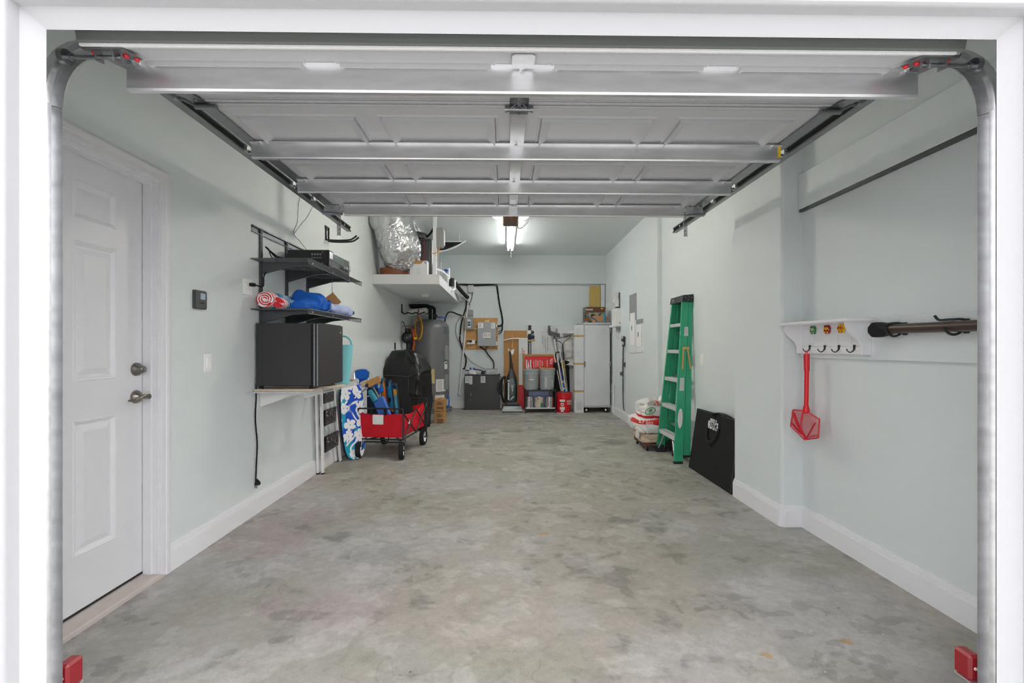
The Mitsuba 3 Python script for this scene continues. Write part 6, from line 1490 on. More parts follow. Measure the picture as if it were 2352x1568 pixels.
part(k, 'flap', hull([(1.305, 8.5, 1.65), (1.47, 8.5, 1.65), (1.38, 8.58, 1.675), (1.305, 8.66, 1.652), (1.47, 8.66, 1.652)]), 'ink_grey')

# aluminium cabinet
k = thing('metal_cabinet', 'tall brushed aluminium cabinet on casters in the back right corner', 'cabinet')
AX0, AX1, AY0, AY1, AZ0, AZ1 = 1.483, 1.985, 8.53, 9.05, 0.095, 1.695
part(k, 'body', box(AX0, AX1, AY0 + 0.03, AY1, AZ0, AZ1 - 0.04, 0.004), 'alu')
part(k, 'top', box(AX0 - 0.006, AX1 + 0.006, AY0 - 0.005, AY1, AZ1 - 0.045, AZ1, 0.005), 'alu_plain')
dd = part(k, 'door', box(AX0 + 0.022, AX1 - 0.014, AY0, AY0 + 0.028, AZ0 + 0.03, AZ1 - 0.05, 0.003), 'alu')
part(dd, 'edge', box(AX0 + 0.018, AX0 + 0.034, AY0 - 0.004, AY0 + 0.02, AZ0 + 0.03, AZ1 - 0.05, 0.003), 'white_gloss', 'bright vertical edge')
part(dd, 'latch', cat(box(AX0 - 0.01, AX0 + 0.03, AY0 - 0.012, AY0, 0.86, 0.96, 0.004), tube([(AX0 - 0.004, AY0 - 0.014, 0.90), (AX0 - 0.02, AY0 - 0.02, 0.87), (AX0 - 0.015, AY0 - 0.022, 0.83)], 0.006)), 'nickel')
for z in (0.92, 1.55):
    part(dd, 'hinge', cat(box(AX1 - 0.02, AX1 + 0.008, AY0 - 0.004, AY0 + 0.03, z - 0.05, z + 0.05, 0.003), cyl((AX1 + 0.004, AY0 - 0.004, z - 0.05), (AX1 + 0.004, AY0 - 0.004, z + 0.05), 0.007, n=12)), 'nickel', smooth=40)
part(k, 'rail', box(AX0, AX1, AY0 + 0.005, AY0 + 0.03, AZ0, AZ0 + 0.03, 0.003), 'alu_plain')
for x in (AX0 + 0.06, AX1 - 0.075):
    for y in (AY0 + 0.04, AY1 - 0.06):
        c = part(k, 'caster', cat(mv(mv(lathe([(0.018, -0.014), (0.042, -0.014), (0.045, -0.008), (0.045, 0.008), (0.042, 0.014), (0.018, 0.014)], n=28), ry=90), rz=55, x=x, y=y, z=0.045), box(x - 0.03, x + 0.03, y - 0.03, y + 0.03, 0.088, 0.097)), 'rubber', smooth=35)
        part(c, 'hub', mv(mv(lathe([(0.001, 0.017), (0.006, 0.017), (0.008, 0.010), (0.018, 0.012), (0.026, 0.015), (0.027, -0.015), (0.001, -0.017)], n=18), ry=90), rz=-35, x=x, y=y, z=0.045), 'white_plastic')
solo('steel_rod', 'thin dark rod hanging beside the metal cabinet', 'rod', cyl((2.0, 8.52, 0.55), (2.0, 8.52, 1.66), 0.008, n=10), 'slate')
solo('white_board', 'short white board leaning in front of the right baseboard by the cabinet', 'board', box(1.985, 2.003, 8.30, 8.36, 0.0, 0.55, 0.003), 'white_paint')
k = thing('coffee_maker_carton', 'dark printed carton with a coffee machine picture on the metal cabinet', 'box')
KX0, KX1 = 1.51, 1.90
g, uv = sheet(KX1 - KX0, 0.29, 70, 52)
vput(k, 'picture', fr(g, (KX0, 8.5795, AZ1 + 0.002), (1, 0, 0), (0, 0, 1)), uv, pr_carton, 'crowded picture print', smooth=False)
part(k, 'body', box(KX0, KX1, 8.58, 8.80, AZ1, AZ1 + 0.295, 0.002), 'bronze')
part(k, 'header', box(KX0 + 0.02, KX1 - 0.005, 8.5775, 8.5800, AZ1 + 0.19, AZ1 + 0.29), 'wood_red')
part(k, 'lettering', words('KEURIG', 0.026, (KX0 + 0.085, 8.5772, AZ1 + 0.245), (1, 0, 0), (0, 0, 1), 0.001, True), 'white_plastic')
part(k, 'price_dot', box(KX1 - 0.09, KX1 - 0.045, 8.5765, 8.578, AZ1 + 0.252, AZ1 + 0.272), 'yellow_tape')
k = thing('carton', 'open brown carton with blue tape marks in front of the printed carton', 'box')
part(k, 'front', fr(ext(Polygon([(0, 0), (0.30, 0), (0.275, 0.125), (0.02, 0.125)]), 0.004), (1.635, 8.552, AZ1), (1, 0, 0), (0, 0, 1)), 'card')
part(k, 'side', box(1.925, 1.935, 8.55, 8.575, AZ1, AZ1 + 0.10, 0.002), 'card_dark')
part(k, 'arc', fr(tube([(0.01, 0.075, 0), (0.05, 0.062, 0), (0.08, 0.035, 0), (0.09, 0.0, 0)], 0.012, flat=(1, 0.1)), (1.635, 8.5465, AZ1 + 0.003), (1, 0, 0), (0, 0, 1)), 'blue_print', 'blue printed arc')
part(k, 'marks', cat(*[box(1.74 + 0.07 * i, 1.79 + 0.07 * i, 8.5465, 8.5482, AZ1 + 0.008, AZ1 + 0.020) for i in range(3)]), 'blue_print', kind='stuff')
k = thing('bottle', 'pale green bottle poking out of the carton on the metal cabinet', 'bottle')
put(k, cat(mv(lathe([(0.001, 0), (0.028, 0), (0.03, 0.10), (0.012, 0.15), (0.013, 0.175), (0.001, 0.178)], n=20), 1.88, 8.565, AZ1 + 0.01)), 'teal', smooth=40)
solo('cork_sheet', 'yellow tan sheet standing at the top of the right corner of the back wall', 'sheet', box(1.705, 1.925, 9.16, 9.175, 1.98, 2.46, 0.003), 'tan_yellow')
k = thing('white_batten', 'white board standing in the back right corner beside the yellow sheet', 'board')
part(k, 'board', box(1.932, 2.012, 9.14, 9.165, 1.70, 2.49, 0.003), 'board_white')
part(k, 'knot', cyl((1.95, 9.141, 2.2), (1.95, 9.138, 2.2), 0.008, n=10), 'ink_grey')

# ================================================================== right wall beyond the recess
def rwx(y):
    return 1.965 + (y - 5.86) * 0.065 / 3.49
def rbox(y0, y1, z0, z1, d, b=0.003, g=0.0):
    x = rwx(y0) - g
    return box(x - d, x + 0.004, y0, y1, z0, z1, b)
k = thing('dispenser_box', 'white wall box stuffed with white plastic bags, high on the right wall', 'wall box')
part(k, 'body', rbox(7.80, 8.07, 1.60, 1.90, 0.10), 'white_plastic')
part(k, 'ledge', rbox(7.84, 8.12, 1.58, 1.62, 0.13), 'white_plastic')
part(k, 'knob', cyl((1.975, 7.80, 1.645), (1.975, 7.795, 1.645), 0.010, n=12), 'ink')
part(k, 'tag', rbox(7.86, 7.98, 1.515, 1.58, 0.05, 0.001), 'grey_box')
part(k, 'wire', tube([(1.99, 7.9, 1.52), (1.975, 7.9, 1.44), (1.985, 7.95, 1.37), (2.0, 8.1, 1.40), (2.003, 8.2, 1.46)], 0.003), 'light_grey')
k = thing('plastic_bags', 'white plastic bags rising out of the white wall box', 'bags', kind='stuff')
put(k, rough_up(cat(mv(fine(hull([(x, y, z) for x, z in ((-0.02, 0), (0.04, 0), (0.015, 0.27), (-0.055, 0.26), (-0.02, 0.19)) for y in (-0.03, 0.03)]), 0.03), 1.955, 7.92, 1.90), mv(trimesh.creation.icosphere(3), 1.92, 7.93, 2.03, s=(0.035, 0.03, 0.05))), 0.014, 25), 'bag_white', smooth=True)
solo('dark_strip', 'dark ruler standing in the white wall box behind the bags', 'ruler', cat(fr(box(-0.008, 0.008, -0.02, 0.02, 0, 0.30), (1.99, 7.90, 1.88), (1, 0, 0), (0, 1, 0)), box(1.925, 1.975, 7.86, 7.95, 1.90, 1.935, 0.006)), 'slate')
for i, (y0, y1, z0, z1, lbl) in enumerate(((6.83, 7.20, 1.14, 2.05, 'taller steel electrical panel on the right wall'), (6.47, 6.80, 1.15, 1.64, 'shorter steel electrical panel on the right wall, nearer the ladder'))):
    k = thing('electrical_panel', lbl, 'electrical panel', 'electrical panels on the right wall')
    part(k, 'cover', rbox(y0, y1, z0, z1 if i else 1.64, 0.008, 0.002), 'white_metal')  # white colour stands in for the reflected light on the steel
    if not i:
        part(k, 'upper_plate', rbox(y0, y1, 1.642, z1, 0.008, 0.002), 'tank_cover', 'plain grey upper plate')
    else:
        part(k, 'top_strip', rbox(y0, y1, z1 - 0.07, z1, 0.0095, 0.001), 'tank_cover')
    dz0, dz1 = (z0 + 0.12, z0 + 0.62) if not i else (z0 + 0.09, z1 - 0.08)
    dd = part(k, 'door', rbox(y0 + 0.06, y1 - 0.05, dz0, dz1, 0.013, 0.003), 'white_plastic', 'hinged door, its bright reflection put into the white colour')
    part(dd, 'handle', rbox(y0 + 0.20, y0 + 0.235, (dz0 + dz1) / 2 - 0.02, (dz0 + dz1) / 2 + 0.05, 0.018, 0.003), 'grey_dark')
    part(dd, 'gap', rbox(y0 + 0.050, y0 + 0.058, dz0, dz1, 0.0095, 0.001), 'grey_dark')
    for yy in (y0 + 0.02, y1 - 0.02):
        for zz in (z0 + 0.02, z1 - 0.02):
            part(k, 'screw', cyl((rwx(yy) - 0.012, yy, zz), (rwx(yy), yy, zz), 0.008, n=10), 'nickel')
k = thing('cleaning_tool', 'long dark cordless tool hanging on the right wall below the white box', 'tool')
tx = 1.965
part(k, 'shaft', tube([(tx, 7.52, 1.33), (tx - 0.002, 7.54, 1.0), (tx, 7.55, 0.6), (tx, 7.53, 0.25), (tx + 0.012, 7.50, 0.17)], [0.011, 0.013, 0.012, 0.010, 0.003], n=12), 'slate', smooth=40)
part(k, 'head', cat(box(tx - 0.03, tx + 0.02, 7.49, 7.56, 1.33, 1.41, 0.008), cyl((tx, 7.52, 1.24), (tx, 7.52, 1.34), 0.022, n=14)), 'black_satin', smooth=35)
part(k, 'knob', cat(cyl((tx - 0.035, 7.50, 1.385), (tx - 0.015, 7.50, 1.385), 0.022, n=14), box(tx - 0.03, tx - 0.005, 7.48, 7.51, 1.27, 1.32, 0.004)), 'alu_plain', smooth=35)
part(k, 'clip', cat(box(tx - 0.05, tx - 0.01, 7.5, 7.56, 0.76, 0.82, 0.006), box(tx + 0.01, tx + 0.035, 7.5, 7.54, 0.90, 0.98, 0.006)), 'grey_dark')
part(k, 'band', cat(*[lathe([(0.012, -0.008), (0.0145, -0.008), (0.0145, 0.008), (0.012, 0.008)], (tx, 7.545, z), 14) for z in (1.12, 0.72, 0.27)]), 'light_grey', kind='stuff')
k = thing('outlet_plate', 'small white outlet plate hidden behind the dark hanging tool', 'outlet')
part(k, 'plate', rbox(7.58, 7.66, 1.03, 1.15, 0.006), 'white_plastic')
part(k, 'plug', cat(rbox(7.60, 7.64, 1.12, 1.14, 0.03), rbox(7.60, 7.64, 1.05, 1.07, 0.03)), 'white_gloss')
k = thing('light_switch', 'white outlet plate on the right wall between the ladder and the pier', 'switch')
part(k, 'plate', box(2.024, 2.031, 4.615, 4.69, 1.04, 1.155, 0.003), 'white_plastic')
for z in (1.075, 1.12):
    part(k, 'receptacle', box(2.021, 2.026, 4.637, 4.668, z - 0.014, z + 0.014, 0.004), 'white_gloss')

# step ladder
k = thing('step_ladder', 'green fibreglass step ladder folded and leaning in the wall recess', 'ladder')
def lrail(b0, b1, yb, zb, t0, t1, yt, zt, side, m='green_fibre'):
    """A channel rail: web in the outer plane, flanges turned inwards (side = +1 towards +y)."""
    th, fl = 0.005, 0.030 * side
    web = hull([(x, y, z) for x, yy, z in ((b0, yb, zb), (b1, yb, zb), (t0, yt, zt), (t1, yt, zt)) for y in (yy, yy + th * side) for x in (x,)])
    f0 = hull([(xx, y, z) for x, yy, z in ((b0, yb, zb), (t0, yt, zt)) for xx in (x, x + th) for y in (yy, yy + fl)])
    f1 = hull([(xx, y, z) for x, yy, z in ((b1, yb, zb), (t1, yt, zt)) for xx in (x - th, x) for y in (yy, yy + fl)])
    return cat(web, f0, f1)
ZT = 1.735
NB, NT, FB, FT = 4.765, 4.885, 5.345, 5.205
for lab, b0, b1, t0, t1, zb, dn in (('front', 1.782, 1.872, 1.915, 1.982, 0.014, 0), ('back', 1.888, 1.962, 1.985, 2.026, 0.075, 0.02)):
    for side, yb, yt in ((1, NB + dn, NT), (-1, FB - dn, FT)):
        q = part(k, 'rail', lrail(b0, b1, yb, zb, t0, t1, yt, ZT, side), 'green_fibre')
        part(q, 'foot', box(b0 - 0.003, b1 + 0.003, min(yb - 0.004 * side, yb + 0.034 * side), max(yb - 0.004 * side, yb + 0.034 * side), zb - 0.014, zb + (0.012 if side > 0 else 0.07), 0.004), 'black', 'black foot')
        part(q, 'rivet', cat(*[fr(lathe([(0.001, 0.004), (0.004, 0.003), (0.006, 0)], n=8), (b0 * (1 - t) + t0 * t + 0.03, yb * (1 - t) + yt * t, zb * (1 - t) + ZT * t), (1, 0, 0), (0, 0, 1), (0, -side, 0)) for t in (0.03, 0.07, 0.35, 0.5)]), 'steel', kind='stuff')
for z in (0.275, 0.585, 0.89, 1.20, 1.49):
    t = z / ZT
    ya, yb = NB * (1 - t) + NT * t + 0.004, FB * (1 - t) + FT * t - 0.004
    xa = 1.782 * (1 - t) + 1.915 * t
    dp = 0.088 - 0.02 * t
    st = part(k, 'step', cat(box(xa, xa + dp, ya, yb, z - 0.005, z, 0.001), box(xa, xa + 0.004, ya, yb, z - 0.045 + 0.01 * t, z - 0.004, 0.001), box(xa + dp - 0.004, xa + dp, ya, yb, z - 0.03, z - 0.004, 0.001)), 'light_grey', 'worn aluminium step')
    part(st, 'grooves', cat(*[box(xa + 0.012 + 0.014 * i, xa + 0.016 + 0.014 * i, ya + 0.003, yb - 0.003, z - 0.001, z + 0.0012) for i in range(4)]), 'alu_plain', kind='stuff')
for z in (0.35, 0.9, 1.4):
    t = z / ZT
    part(k, 'back_brace', box(1.888 * (1 - t) + 1.985 * t + 0.02, 1.888 * (1 - t) + 1.985 * t + 0.045, NB * (1 - t) + NT * t + 0.03, FB * (1 - t) + FT * t - 0.03, z - 0.02, z + 0.01, 0.002), 'alu_plain')
part(k, 'diagonal_brace', cat(cyl((1.80, 4.80, 0.05), (1.83, 4.95, 0.25), 0.008, n=8), cyl((1.80, 5.31, 0.05), (1.83, 5.18, 0.25), 0.008, n=8)), 'alu_plain')
tc = part(k, 'top_cap', cat(hull([(x, y, z) for x, z in ((1.905, 1.72), (2.028, 1.72), (2.028, 1.80), (1.915, 1.79)) for y in (4.862, 5.228)])), 'black', 'black top cap')
part(tc, 'rivet', cat(*[fr(lathe([(0.001, 0.003), (0.005, 0.002), (0.006, 0)], n=8), (x, 4.861, z), (1, 0, 0), (0, 0, 1), (0, -1, 0)) for x, z in ((1.94, 1.765), (1.97, 1.74), (1.975, 1.775), (2.01, 1.765))]), 'steel', kind='stuff')
part(tc, 'oval', fr(mv(ext(Polygon(sell(0.045, 0.02, 2, 24)), 0.001)), (1.9068, 5.13, 1.755), (0, -1, 0), (0.12, 0, 0.99)), 'grey_dark')
def near(x, z, pts, m, name, label=None, d=0.0015):
    t = z / ZT
    y = NB * (1 - t) + NT * t
    return part(k, name, fr(ext(Polygon(pts), d), (x, y - d * 0.6, z), (1, 0, 0), (0.07, 0.069, 0.995), (0, -1, 0)), m, label)
near(1.857, 0.475, sell(0.026, 0.105, 2, 28), 'bag_white', 'oval_label', 'white oval label')
near(1.885, 0.835, [(-0.025, -0.07), (0.025, -0.07), (0.022, 0.07), (-0.022, 0.07)], 'light_grey', 'label', 'worn silver label')
near(1.945, 1.40, [(-0.02, -0.05), (0.025, -0.05), (0.022, 0.05), (-0.018, 0.05)], 'light_grey', 'label', 'pale silver label')
t = 1.15 / ZT
y = NB * (1 - t) + NT * t - 0.01
part(k, 'spreader', cat(*[fr(box(-0.009, 0.009, -0.003, 0.003, -0.23, 0.0, 0.002), (x, y, 1.225), (math.cos(a), 0, math.sin(a)), (0, 1, 0)) for x, a in ((1.908, -0.05), (1.948, 0.16))], box(1.895, 1.972, y - 0.005, y + 0.004, 1.205, 1.235, 0.003)), 'tape', 'brassy hinged spreader')

# bags on a dolly
k = thing('dolly', 'brown wooden dolly on small casters under the soil bags', 'dolly')
part(k, 'deck', box(1.655, 2.0, 5.34, 5.83, 0.066, 0.086, 0.004), 'wood_red')
part(k, 'frame', cat(box(1.66, 1.70, 5.35, 5.82, 0.05, 0.068), box(1.95, 1.99, 5.35, 5.82, 0.05, 0.068)), 'wood_red')
for x in (1.69, 1.965):
    for yy in (5.385, 5.78):
        c = part(k, 'caster', mv(mv(lathe([(0.006, -0.010), (0.022, -0.010), (0.025, -0.005), (0.025, 0.005), (0.022, 0.010), (0.006, 0.010)], n=22), ry=90), x, yy, 0.025), 'rubber', smooth=35)
        part(c, 'bracket', cat(*[box(x + s * 0.014 - 0.0015, x + s * 0.014 + 0.0015, yy - 0.012, yy + 0.012, 0.015, 0.052) for s in (-1, 1)]), 'steel')
def bag(name, label, x, y, z, w, l, h, seed, paint, base, amp=0.012, rz=0):
    """A filled sack whose printed bands are vertex colours; returns its key and the finder of its front surface."""
    key = thing(name, label, 'bag', 'soil and sand bags on the dolly')
    n, m = 200, 36
    secs = []
    for q in range(m + 1):
        u = -1 + 2 * q / m
        s = (max(0.0, 1 - abs(u) ** 3)) ** 0.5
        lp = sell(w / 2 - h * 0.30 * (1 - s), l / 2 - h * 0.30 * (1 - s), 4.5, n)
        secs.append(np.c_[lp, np.full(n, h * (0.5 + 0.5 * u))])
    g = rings(secs)
    v = np.asarray(g.vertices).copy()
    col = np.tile(lin(base), (len(v), 1))
    for fn, c in paint:
        k_ = fn(v[:, 0] / w, v[:, 1] / l, v[:, 2] / h)
        col[k_] = lin(c)
    q1 = meshkit.fbm(v * 9 + seed, 3) - 0.5
    q2 = meshkit.noise(v @ np.array([[16, 4, 0], [6, -9, 0], [10, 6, 9.0]]) + seed * 3) - 0.5
    c = v - np.array([0, 0, h / 2])
    c[:, 2] *= 2.5
    d = c / (np.linalg.norm(c, axis=1, keepdims=True) + 1e-9)
    v = v + d * (q1 * amp * 3 - np.exp(-(q2 * 16) ** 2) * amp * 0.9)[:, None]
    v[:, 2] = np.maximum(v[:, 2], 0)
    g.vertices = v
    g = mv(g, x, y, z, rz=rz)
    scene[nm(key + '__sack')] = mikit.ply(g, 'mat_printed', smooth=True, color=col)
    V = np.asarray(g.vertices)

    def front(px, pz):
        k_ = (abs(V[:, 0] - px) < 0.02) & (abs(V[:, 2] - pz) < 0.02)
        return V[k_, 1].min() if k_.any() else y - l / 2
    return key, front


def stick(key, name, g2, x, z, front, m, label=None):
    """Lays a flat patch (local x, y about the origin) on the front of a sack, point by point."""
    v = np.asarray(g2.vertices)
    o = g2.copy()
    o.vertices = np.array([(x + a, front(x + a, z + b) - 0.0025 - c, z + b) for a, b, c in v])
    return part(key, name, o, m, label)


bk, ft = bag('soil_bag', 'lowest cream bag of sand on the dolly, with red lettering', 1.80, 5.595, 0.086, 0.37, 0.48, 0.135, 2, [(lambda x, y, z: (x > 0.02) & (y < -0.2) & (z > 0.05), 'dcd9d2'), (lambda x, y, z: (x > 0.10) & (y < -0.2) & (z > 0.62) & (z < 0.85), '6f8f6a'), (lambda x, y, z: (x < 0.0) & (z > 0.86), '5a5348')], 'c4b29c')
stick(bk, 'print', fine(words('PLAY', 0.034, (0, 0, 0), (1, 0, 0), (0, 1, 0), 0.001, True), 0.02), 1.90, 0.125, ft, 'ink_red', 'red lettering')
bk, ft = bag('soil_bag', 'middle white soil bag of the stack on the dolly, with red bands', 1.785, 5.59, 0.205, 0.44, 0.54, 0.175, 5, [(lambda x, y, z: (y < -0.1) & (x > -0.02) & (z > 0.50) & (z < 0.98) & ((x - 0.02) ** 2 * 9 + (z - 0.5) ** 2 > 0.012), 'c62830'), (lambda x, y, z: (x < -0.08) & (z > 0.66 + 0.25 * (x + 0.5) * 0) & (z < 0.93) & (y < 0.1), 'c03a38')], 'dddbd7', amp=0.016)
stick(bk, 'print', fine(words('TOP', 0.05, (0, 0, 0), (1, 0, 0), (0, 1, 0), 0.001, True), 0.02), 1.885, 0.318, ft, 'white_plastic', 'white lettering')
stick(bk, 'print', fine(words('17 101', 0.034, (0, 0, 0), (0.98, -0.18, 0), (0.18, 0.98, 0), 0.001, True), 0.02), 1.66, 0.345, ft, 'white_plastic', 'white lettering')
part(bk, 'loose_corner', rough_up(fine(hull([(1.58, 5.42, 0.28), (1.61, 5.38, 0.30), (1.565, 5.42, 0.15), (1.60, 5.42, 0.13), (1.62, 5.48, 0.18), (1.59, 5.50, 0.28)]), 0.02), 0.012, 40), 'bag_white', smooth=True)
bk, ft = bag('soil_bag', 'topmost white bag of the stack on the dolly, red banded with a green oval', 1.815, 5.58, 0.365, 0.36, 0.42, 0.175, 9, [(lambda x, y, z: (x < 0.12) & (z < 0.26) & (z > 0.06), 'c0202a'), (lambda x, y, z: (x > 0.16) & (y < 0.0), 'c62830')], 'dddbd7', amp=0.014)
ov = Polygon(sell(0.066, 0.040, 2, 32))
t_ = trimesh.transformations.rotation_matrix(0.42, (0, 0, 1))
og = ext(ov.difference(ov.buffer(-0.008)), 0.001)
og = fine(cat(og, mv(ext(Polygon(sell(0.026, 0.010, 2, 20)), 0.001), 0.006, 0.008), mv(words('SUNNY', 0.013, (0, -0.014, 0), (1, 0, 0), (0, 1, 0), 0.001, True))), 0.02)
og.apply_transform(t_)
stick(bk, 'oval_logo', og, 1.725, 0.47, ft, 'green_print', 'dark green oval mark')
def crumple(seed, n=40, m=16, r0=0.05, r1=0.16, h=0.08):
    g0 = np.random.default_rng(seed)
    th = np.arange(n) * 2 * PI / n
    ph = g0.random(6) * 6.28
    secs = []
    for q in range(m + 1):
        t = q / m
        rr = (r0 + (r1 - r0) * t) * (1 + 0.45 * t * np.sin(5 * th + ph[0]) + 0.25 * t * np.sin(9 * th + ph[1]) + 0.18 * t * np.sin(14 * th + ph[2]))
        zz = h * t * (0.55 + 0.35 * np.sin(3 * th + ph[3]) + 0.3 * np.sin(7 * th + ph[4]) * t)
        secs.append(np.stack([rr * np.cos(th), rr * np.sin(th), zz], 1))
    a_ = rings(secs, capped=False)
    b_ = a_.copy()
    b_.vertices = b_.vertices + np.array([0, 0, -0.002])
    b_.faces = b_.faces[:, ::-1]
    return cat(a_, b_)
part(bk, 'folded_top', mv(crumple(4), 1.82, 5.50, 0.515), 'bag_white', 'crumpled plastic top', smooth=True)
part(bk, 'folded_top', mv(crumple(8, r1=0.12, h=0.10), 1.90, 5.53, 0.52), 'bag_white', smooth=True)
part(bk, 'red_fold', mv(crumple(6, r0=0.02, r1=0.075, h=0.05), 1.875, 5.44, 0.525), 'red_print', 'red printed fold', smooth=True)
solo('jack_stand', 'dark tool half hidden behind the ladder foot', 'tool', cat(box(1.88, 1.965, 5.02, 5.12, 0.0, 0.20, 0.01), cyl((1.92, 5.07, 0.20), (1.92, 5.07, 0.30), 0.02, n=12)), 'black', smooth=35)

# black folding table bag leaning in the recess
k = thing('table_bag', 'flat black carrying bag with white lettering leaning in the recess', 'bag')
B0, B1, T0, T1 = (np.array(p) for p in ((1.885, 4.645, 0.0), (1.885, 3.765, 0.0), (1.965, 4.625, 0.605), (1.965, 3.785, 0.615)))
def on_bag(s, t, d=0.0):
    n = np.array((-0.99, 0, 0.13))
    return B0 * (1 - s) * (1 - t) + B1 * s * (1 - t) + T1 * s * t + T0 * (1 - s) * t + n * d
S, Tt = np.meshgrid(np.linspace(0, 1, 40), np.linspace(0, 1, 28), indexing='ij')
def skin(off, sgn):
    v = np.array([on_bag(s, t, 0) for s, t in zip(S.ravel(), Tt.ravel())])
    q = meshkit.fbm(v * 6) - 0.5
    e = np.minimum(np.minimum(S, 1 - S) * 40, np.minimum(Tt, 1 - Tt) * 28).ravel().clip(0, 1)
    return v + np.array((-0.99, 0, 0.13)) * ((off * (0.55 + 0.45 * e)) + sgn * q * 0.014 * e)[:, None]
va, vb = skin(0.0, 1), skin(-0.045, -1)
i = (np.arange(39)[:, None] * 28 + np.arange(27)).ravel()
f = np.vstack([np.stack([i, i + 28, i + 29], 1), np.stack([i, i + 29, i + 1], 1)])
rim = np.r_[np.arange(40) * 28, 39 * 28 + np.arange(1, 28), (np.arange(38, -1, -1)) * 28 + 27, np.arange(26, 0, -1)]
n = len(va)
rj = np.roll(rim, -1)
fr_ = np.vstack([np.stack([rim, rj, rj + n], 1), np.stack([rim, rj + n, rim + n], 1)])
g = M(np.vstack([va, vb]), np.vstack([f, f[:, ::-1] + n, fr_]))
trimesh.repair.fix_normals(g)
g.vertices[:, 2] = np.maximum(g.vertices[:, 2], 0.001)
part(k, 'case', g, 'black_fabric', smooth=30)
part(k, 'piping', cat(tube([on_bag(s, 0.985, 0.0) for s in np.linspace(0.01, 0.99, 12)], 0.006), tube([on_bag(0.985, t, 0.0) for t in np.linspace(0.02, 0.98, 8)], 0.006)), 'black')
part(k, 'handle', tube([on_bag(0.36, 0.83, 0.008), on_bag(0.36, 0.70, 0.016), on_bag(0.39, 0.60, 0.020), on_bag(0.46, 0.545, 0.024), on_bag(0.54, 0.60, 0.020), on_bag(0.60, 0.70, 0.016), on_bag(0.62, 0.82, 0.008)], 0.012, flat=(1.5, 0.4)), 'rubber', 'black webbing handle', smooth=40)
part(k, 'handle', tube([on_bag(0.47, 0.96, 0.004), on_bag(0.52, 1.01, 0.005), on_bag(0.66, 1.02, -0.01), on_bag(0.78, 0.995, -0.02)], 0.014, flat=(1.5, 0.5)), 'rubber', 'second webbing handle', smooth=40)
ux, uy = (B1 - B0) / np.linalg.norm(B1 - B0), (T0 - B0) / np.linalg.norm(T0 - B0)
for s_, zt, h, sq, sc in (('NEED A', 0.895, 0.020, 0.13, 0), ("BITTY'S", 0.835, 0.042, 0.20, 0), ('TOW DE LO', 0.775, 0.024, 0.20, 0)):
    part(k, 'lettering', words(s_, h, on_bag(0.495, zt, 0.013), ux, uy, 0.002, True, squeeze=sq), 'white_plastic', 'white printed lettering')

# ------------------------------------------------------------------ hook rack, net and paddle on the near right wall
k = thing('hook_rack', 'white wooden shelf rack with four small hooks on the right wall', 'coat rack')
RYa, RYb, RXw = 2.475, 3.045, 2.017
part(k, 'shelf_top', box(1.848, RXw, RYa - 0.035, RYb + 0.012, 1.372, 1.390, 0.004), 'white_paint')
part(k, 'back', box(RXw - 0.012, RXw, RYa, RYb, 1.188, 1.372, 0.002), 'white_paint')
part(k, 'rail', box(RXw - 0.024, RXw - 0.012, RYa + 0.016, RYb - 0.016, 1.188, 1.232, 0.003), 'white_paint')
for i in range(5):
    yy = RYa + 0.02 + (RYb - RYa - 0.04) * (i + 0.0) / 5
    part(k, 'panel_board', box(RXw - 0.016, RXw - 0.012, yy + 0.001, yy + (RYb - RYa - 0.04) / 5 - 0.001, 1.233, 1.345, 0.0008), 'white_paint')
part(k, 'top_rail', box(RXw - 0.018, RXw - 0.012, RYa + 0.016, RYb - 0.016, 1.345, 1.372, 0.002), 'white_paint')
for yy in (RYa, RYb - 0.016):
    sc = [(RXw, 1.188), (RXw, 1.372), (1.875, 1.372), (1.880, 1.345), (1.895, 1.315), (1.925, 1.288), (1.955, 1.262), (1.968, 1.235), (1.970, 1.205), (1.968, 1.188)]
    part(k, 'side', ext_y(sc, yy, yy + 0.016), 'white_paint')
hk = (2.945, 2.805, 2.685, 2.565)
for yy in hk:
    q = part(k, 'hook', tube([(RXw - 0.026, yy, 1.232), (RXw - 0.030, yy, 1.212), (RXw - 0.045, yy + 0.004, 1.200), (RXw - 0.058, yy + 0.008, 1.208), (RXw - 0.062, yy + 0.010, 1.220)], [0.0045, 0.004, 0.0028, 0.0028, 0.0032], n=8), 'iron', 'small dark hook', smooth=40)
    part(q, 'plate', hull([(RXw - 0.027, yy + a, z) for a, z in ((-0.006, 1.215), (0.006, 1.215), (-0.008, 1.243), (0.008, 1.243))] + [(RXw - 0.023, yy + a, z) for a, z in ((-0.006, 1.215), (0.006, 1.215), (-0.008, 1.243), (0.008, 1.243))]), 'iron')
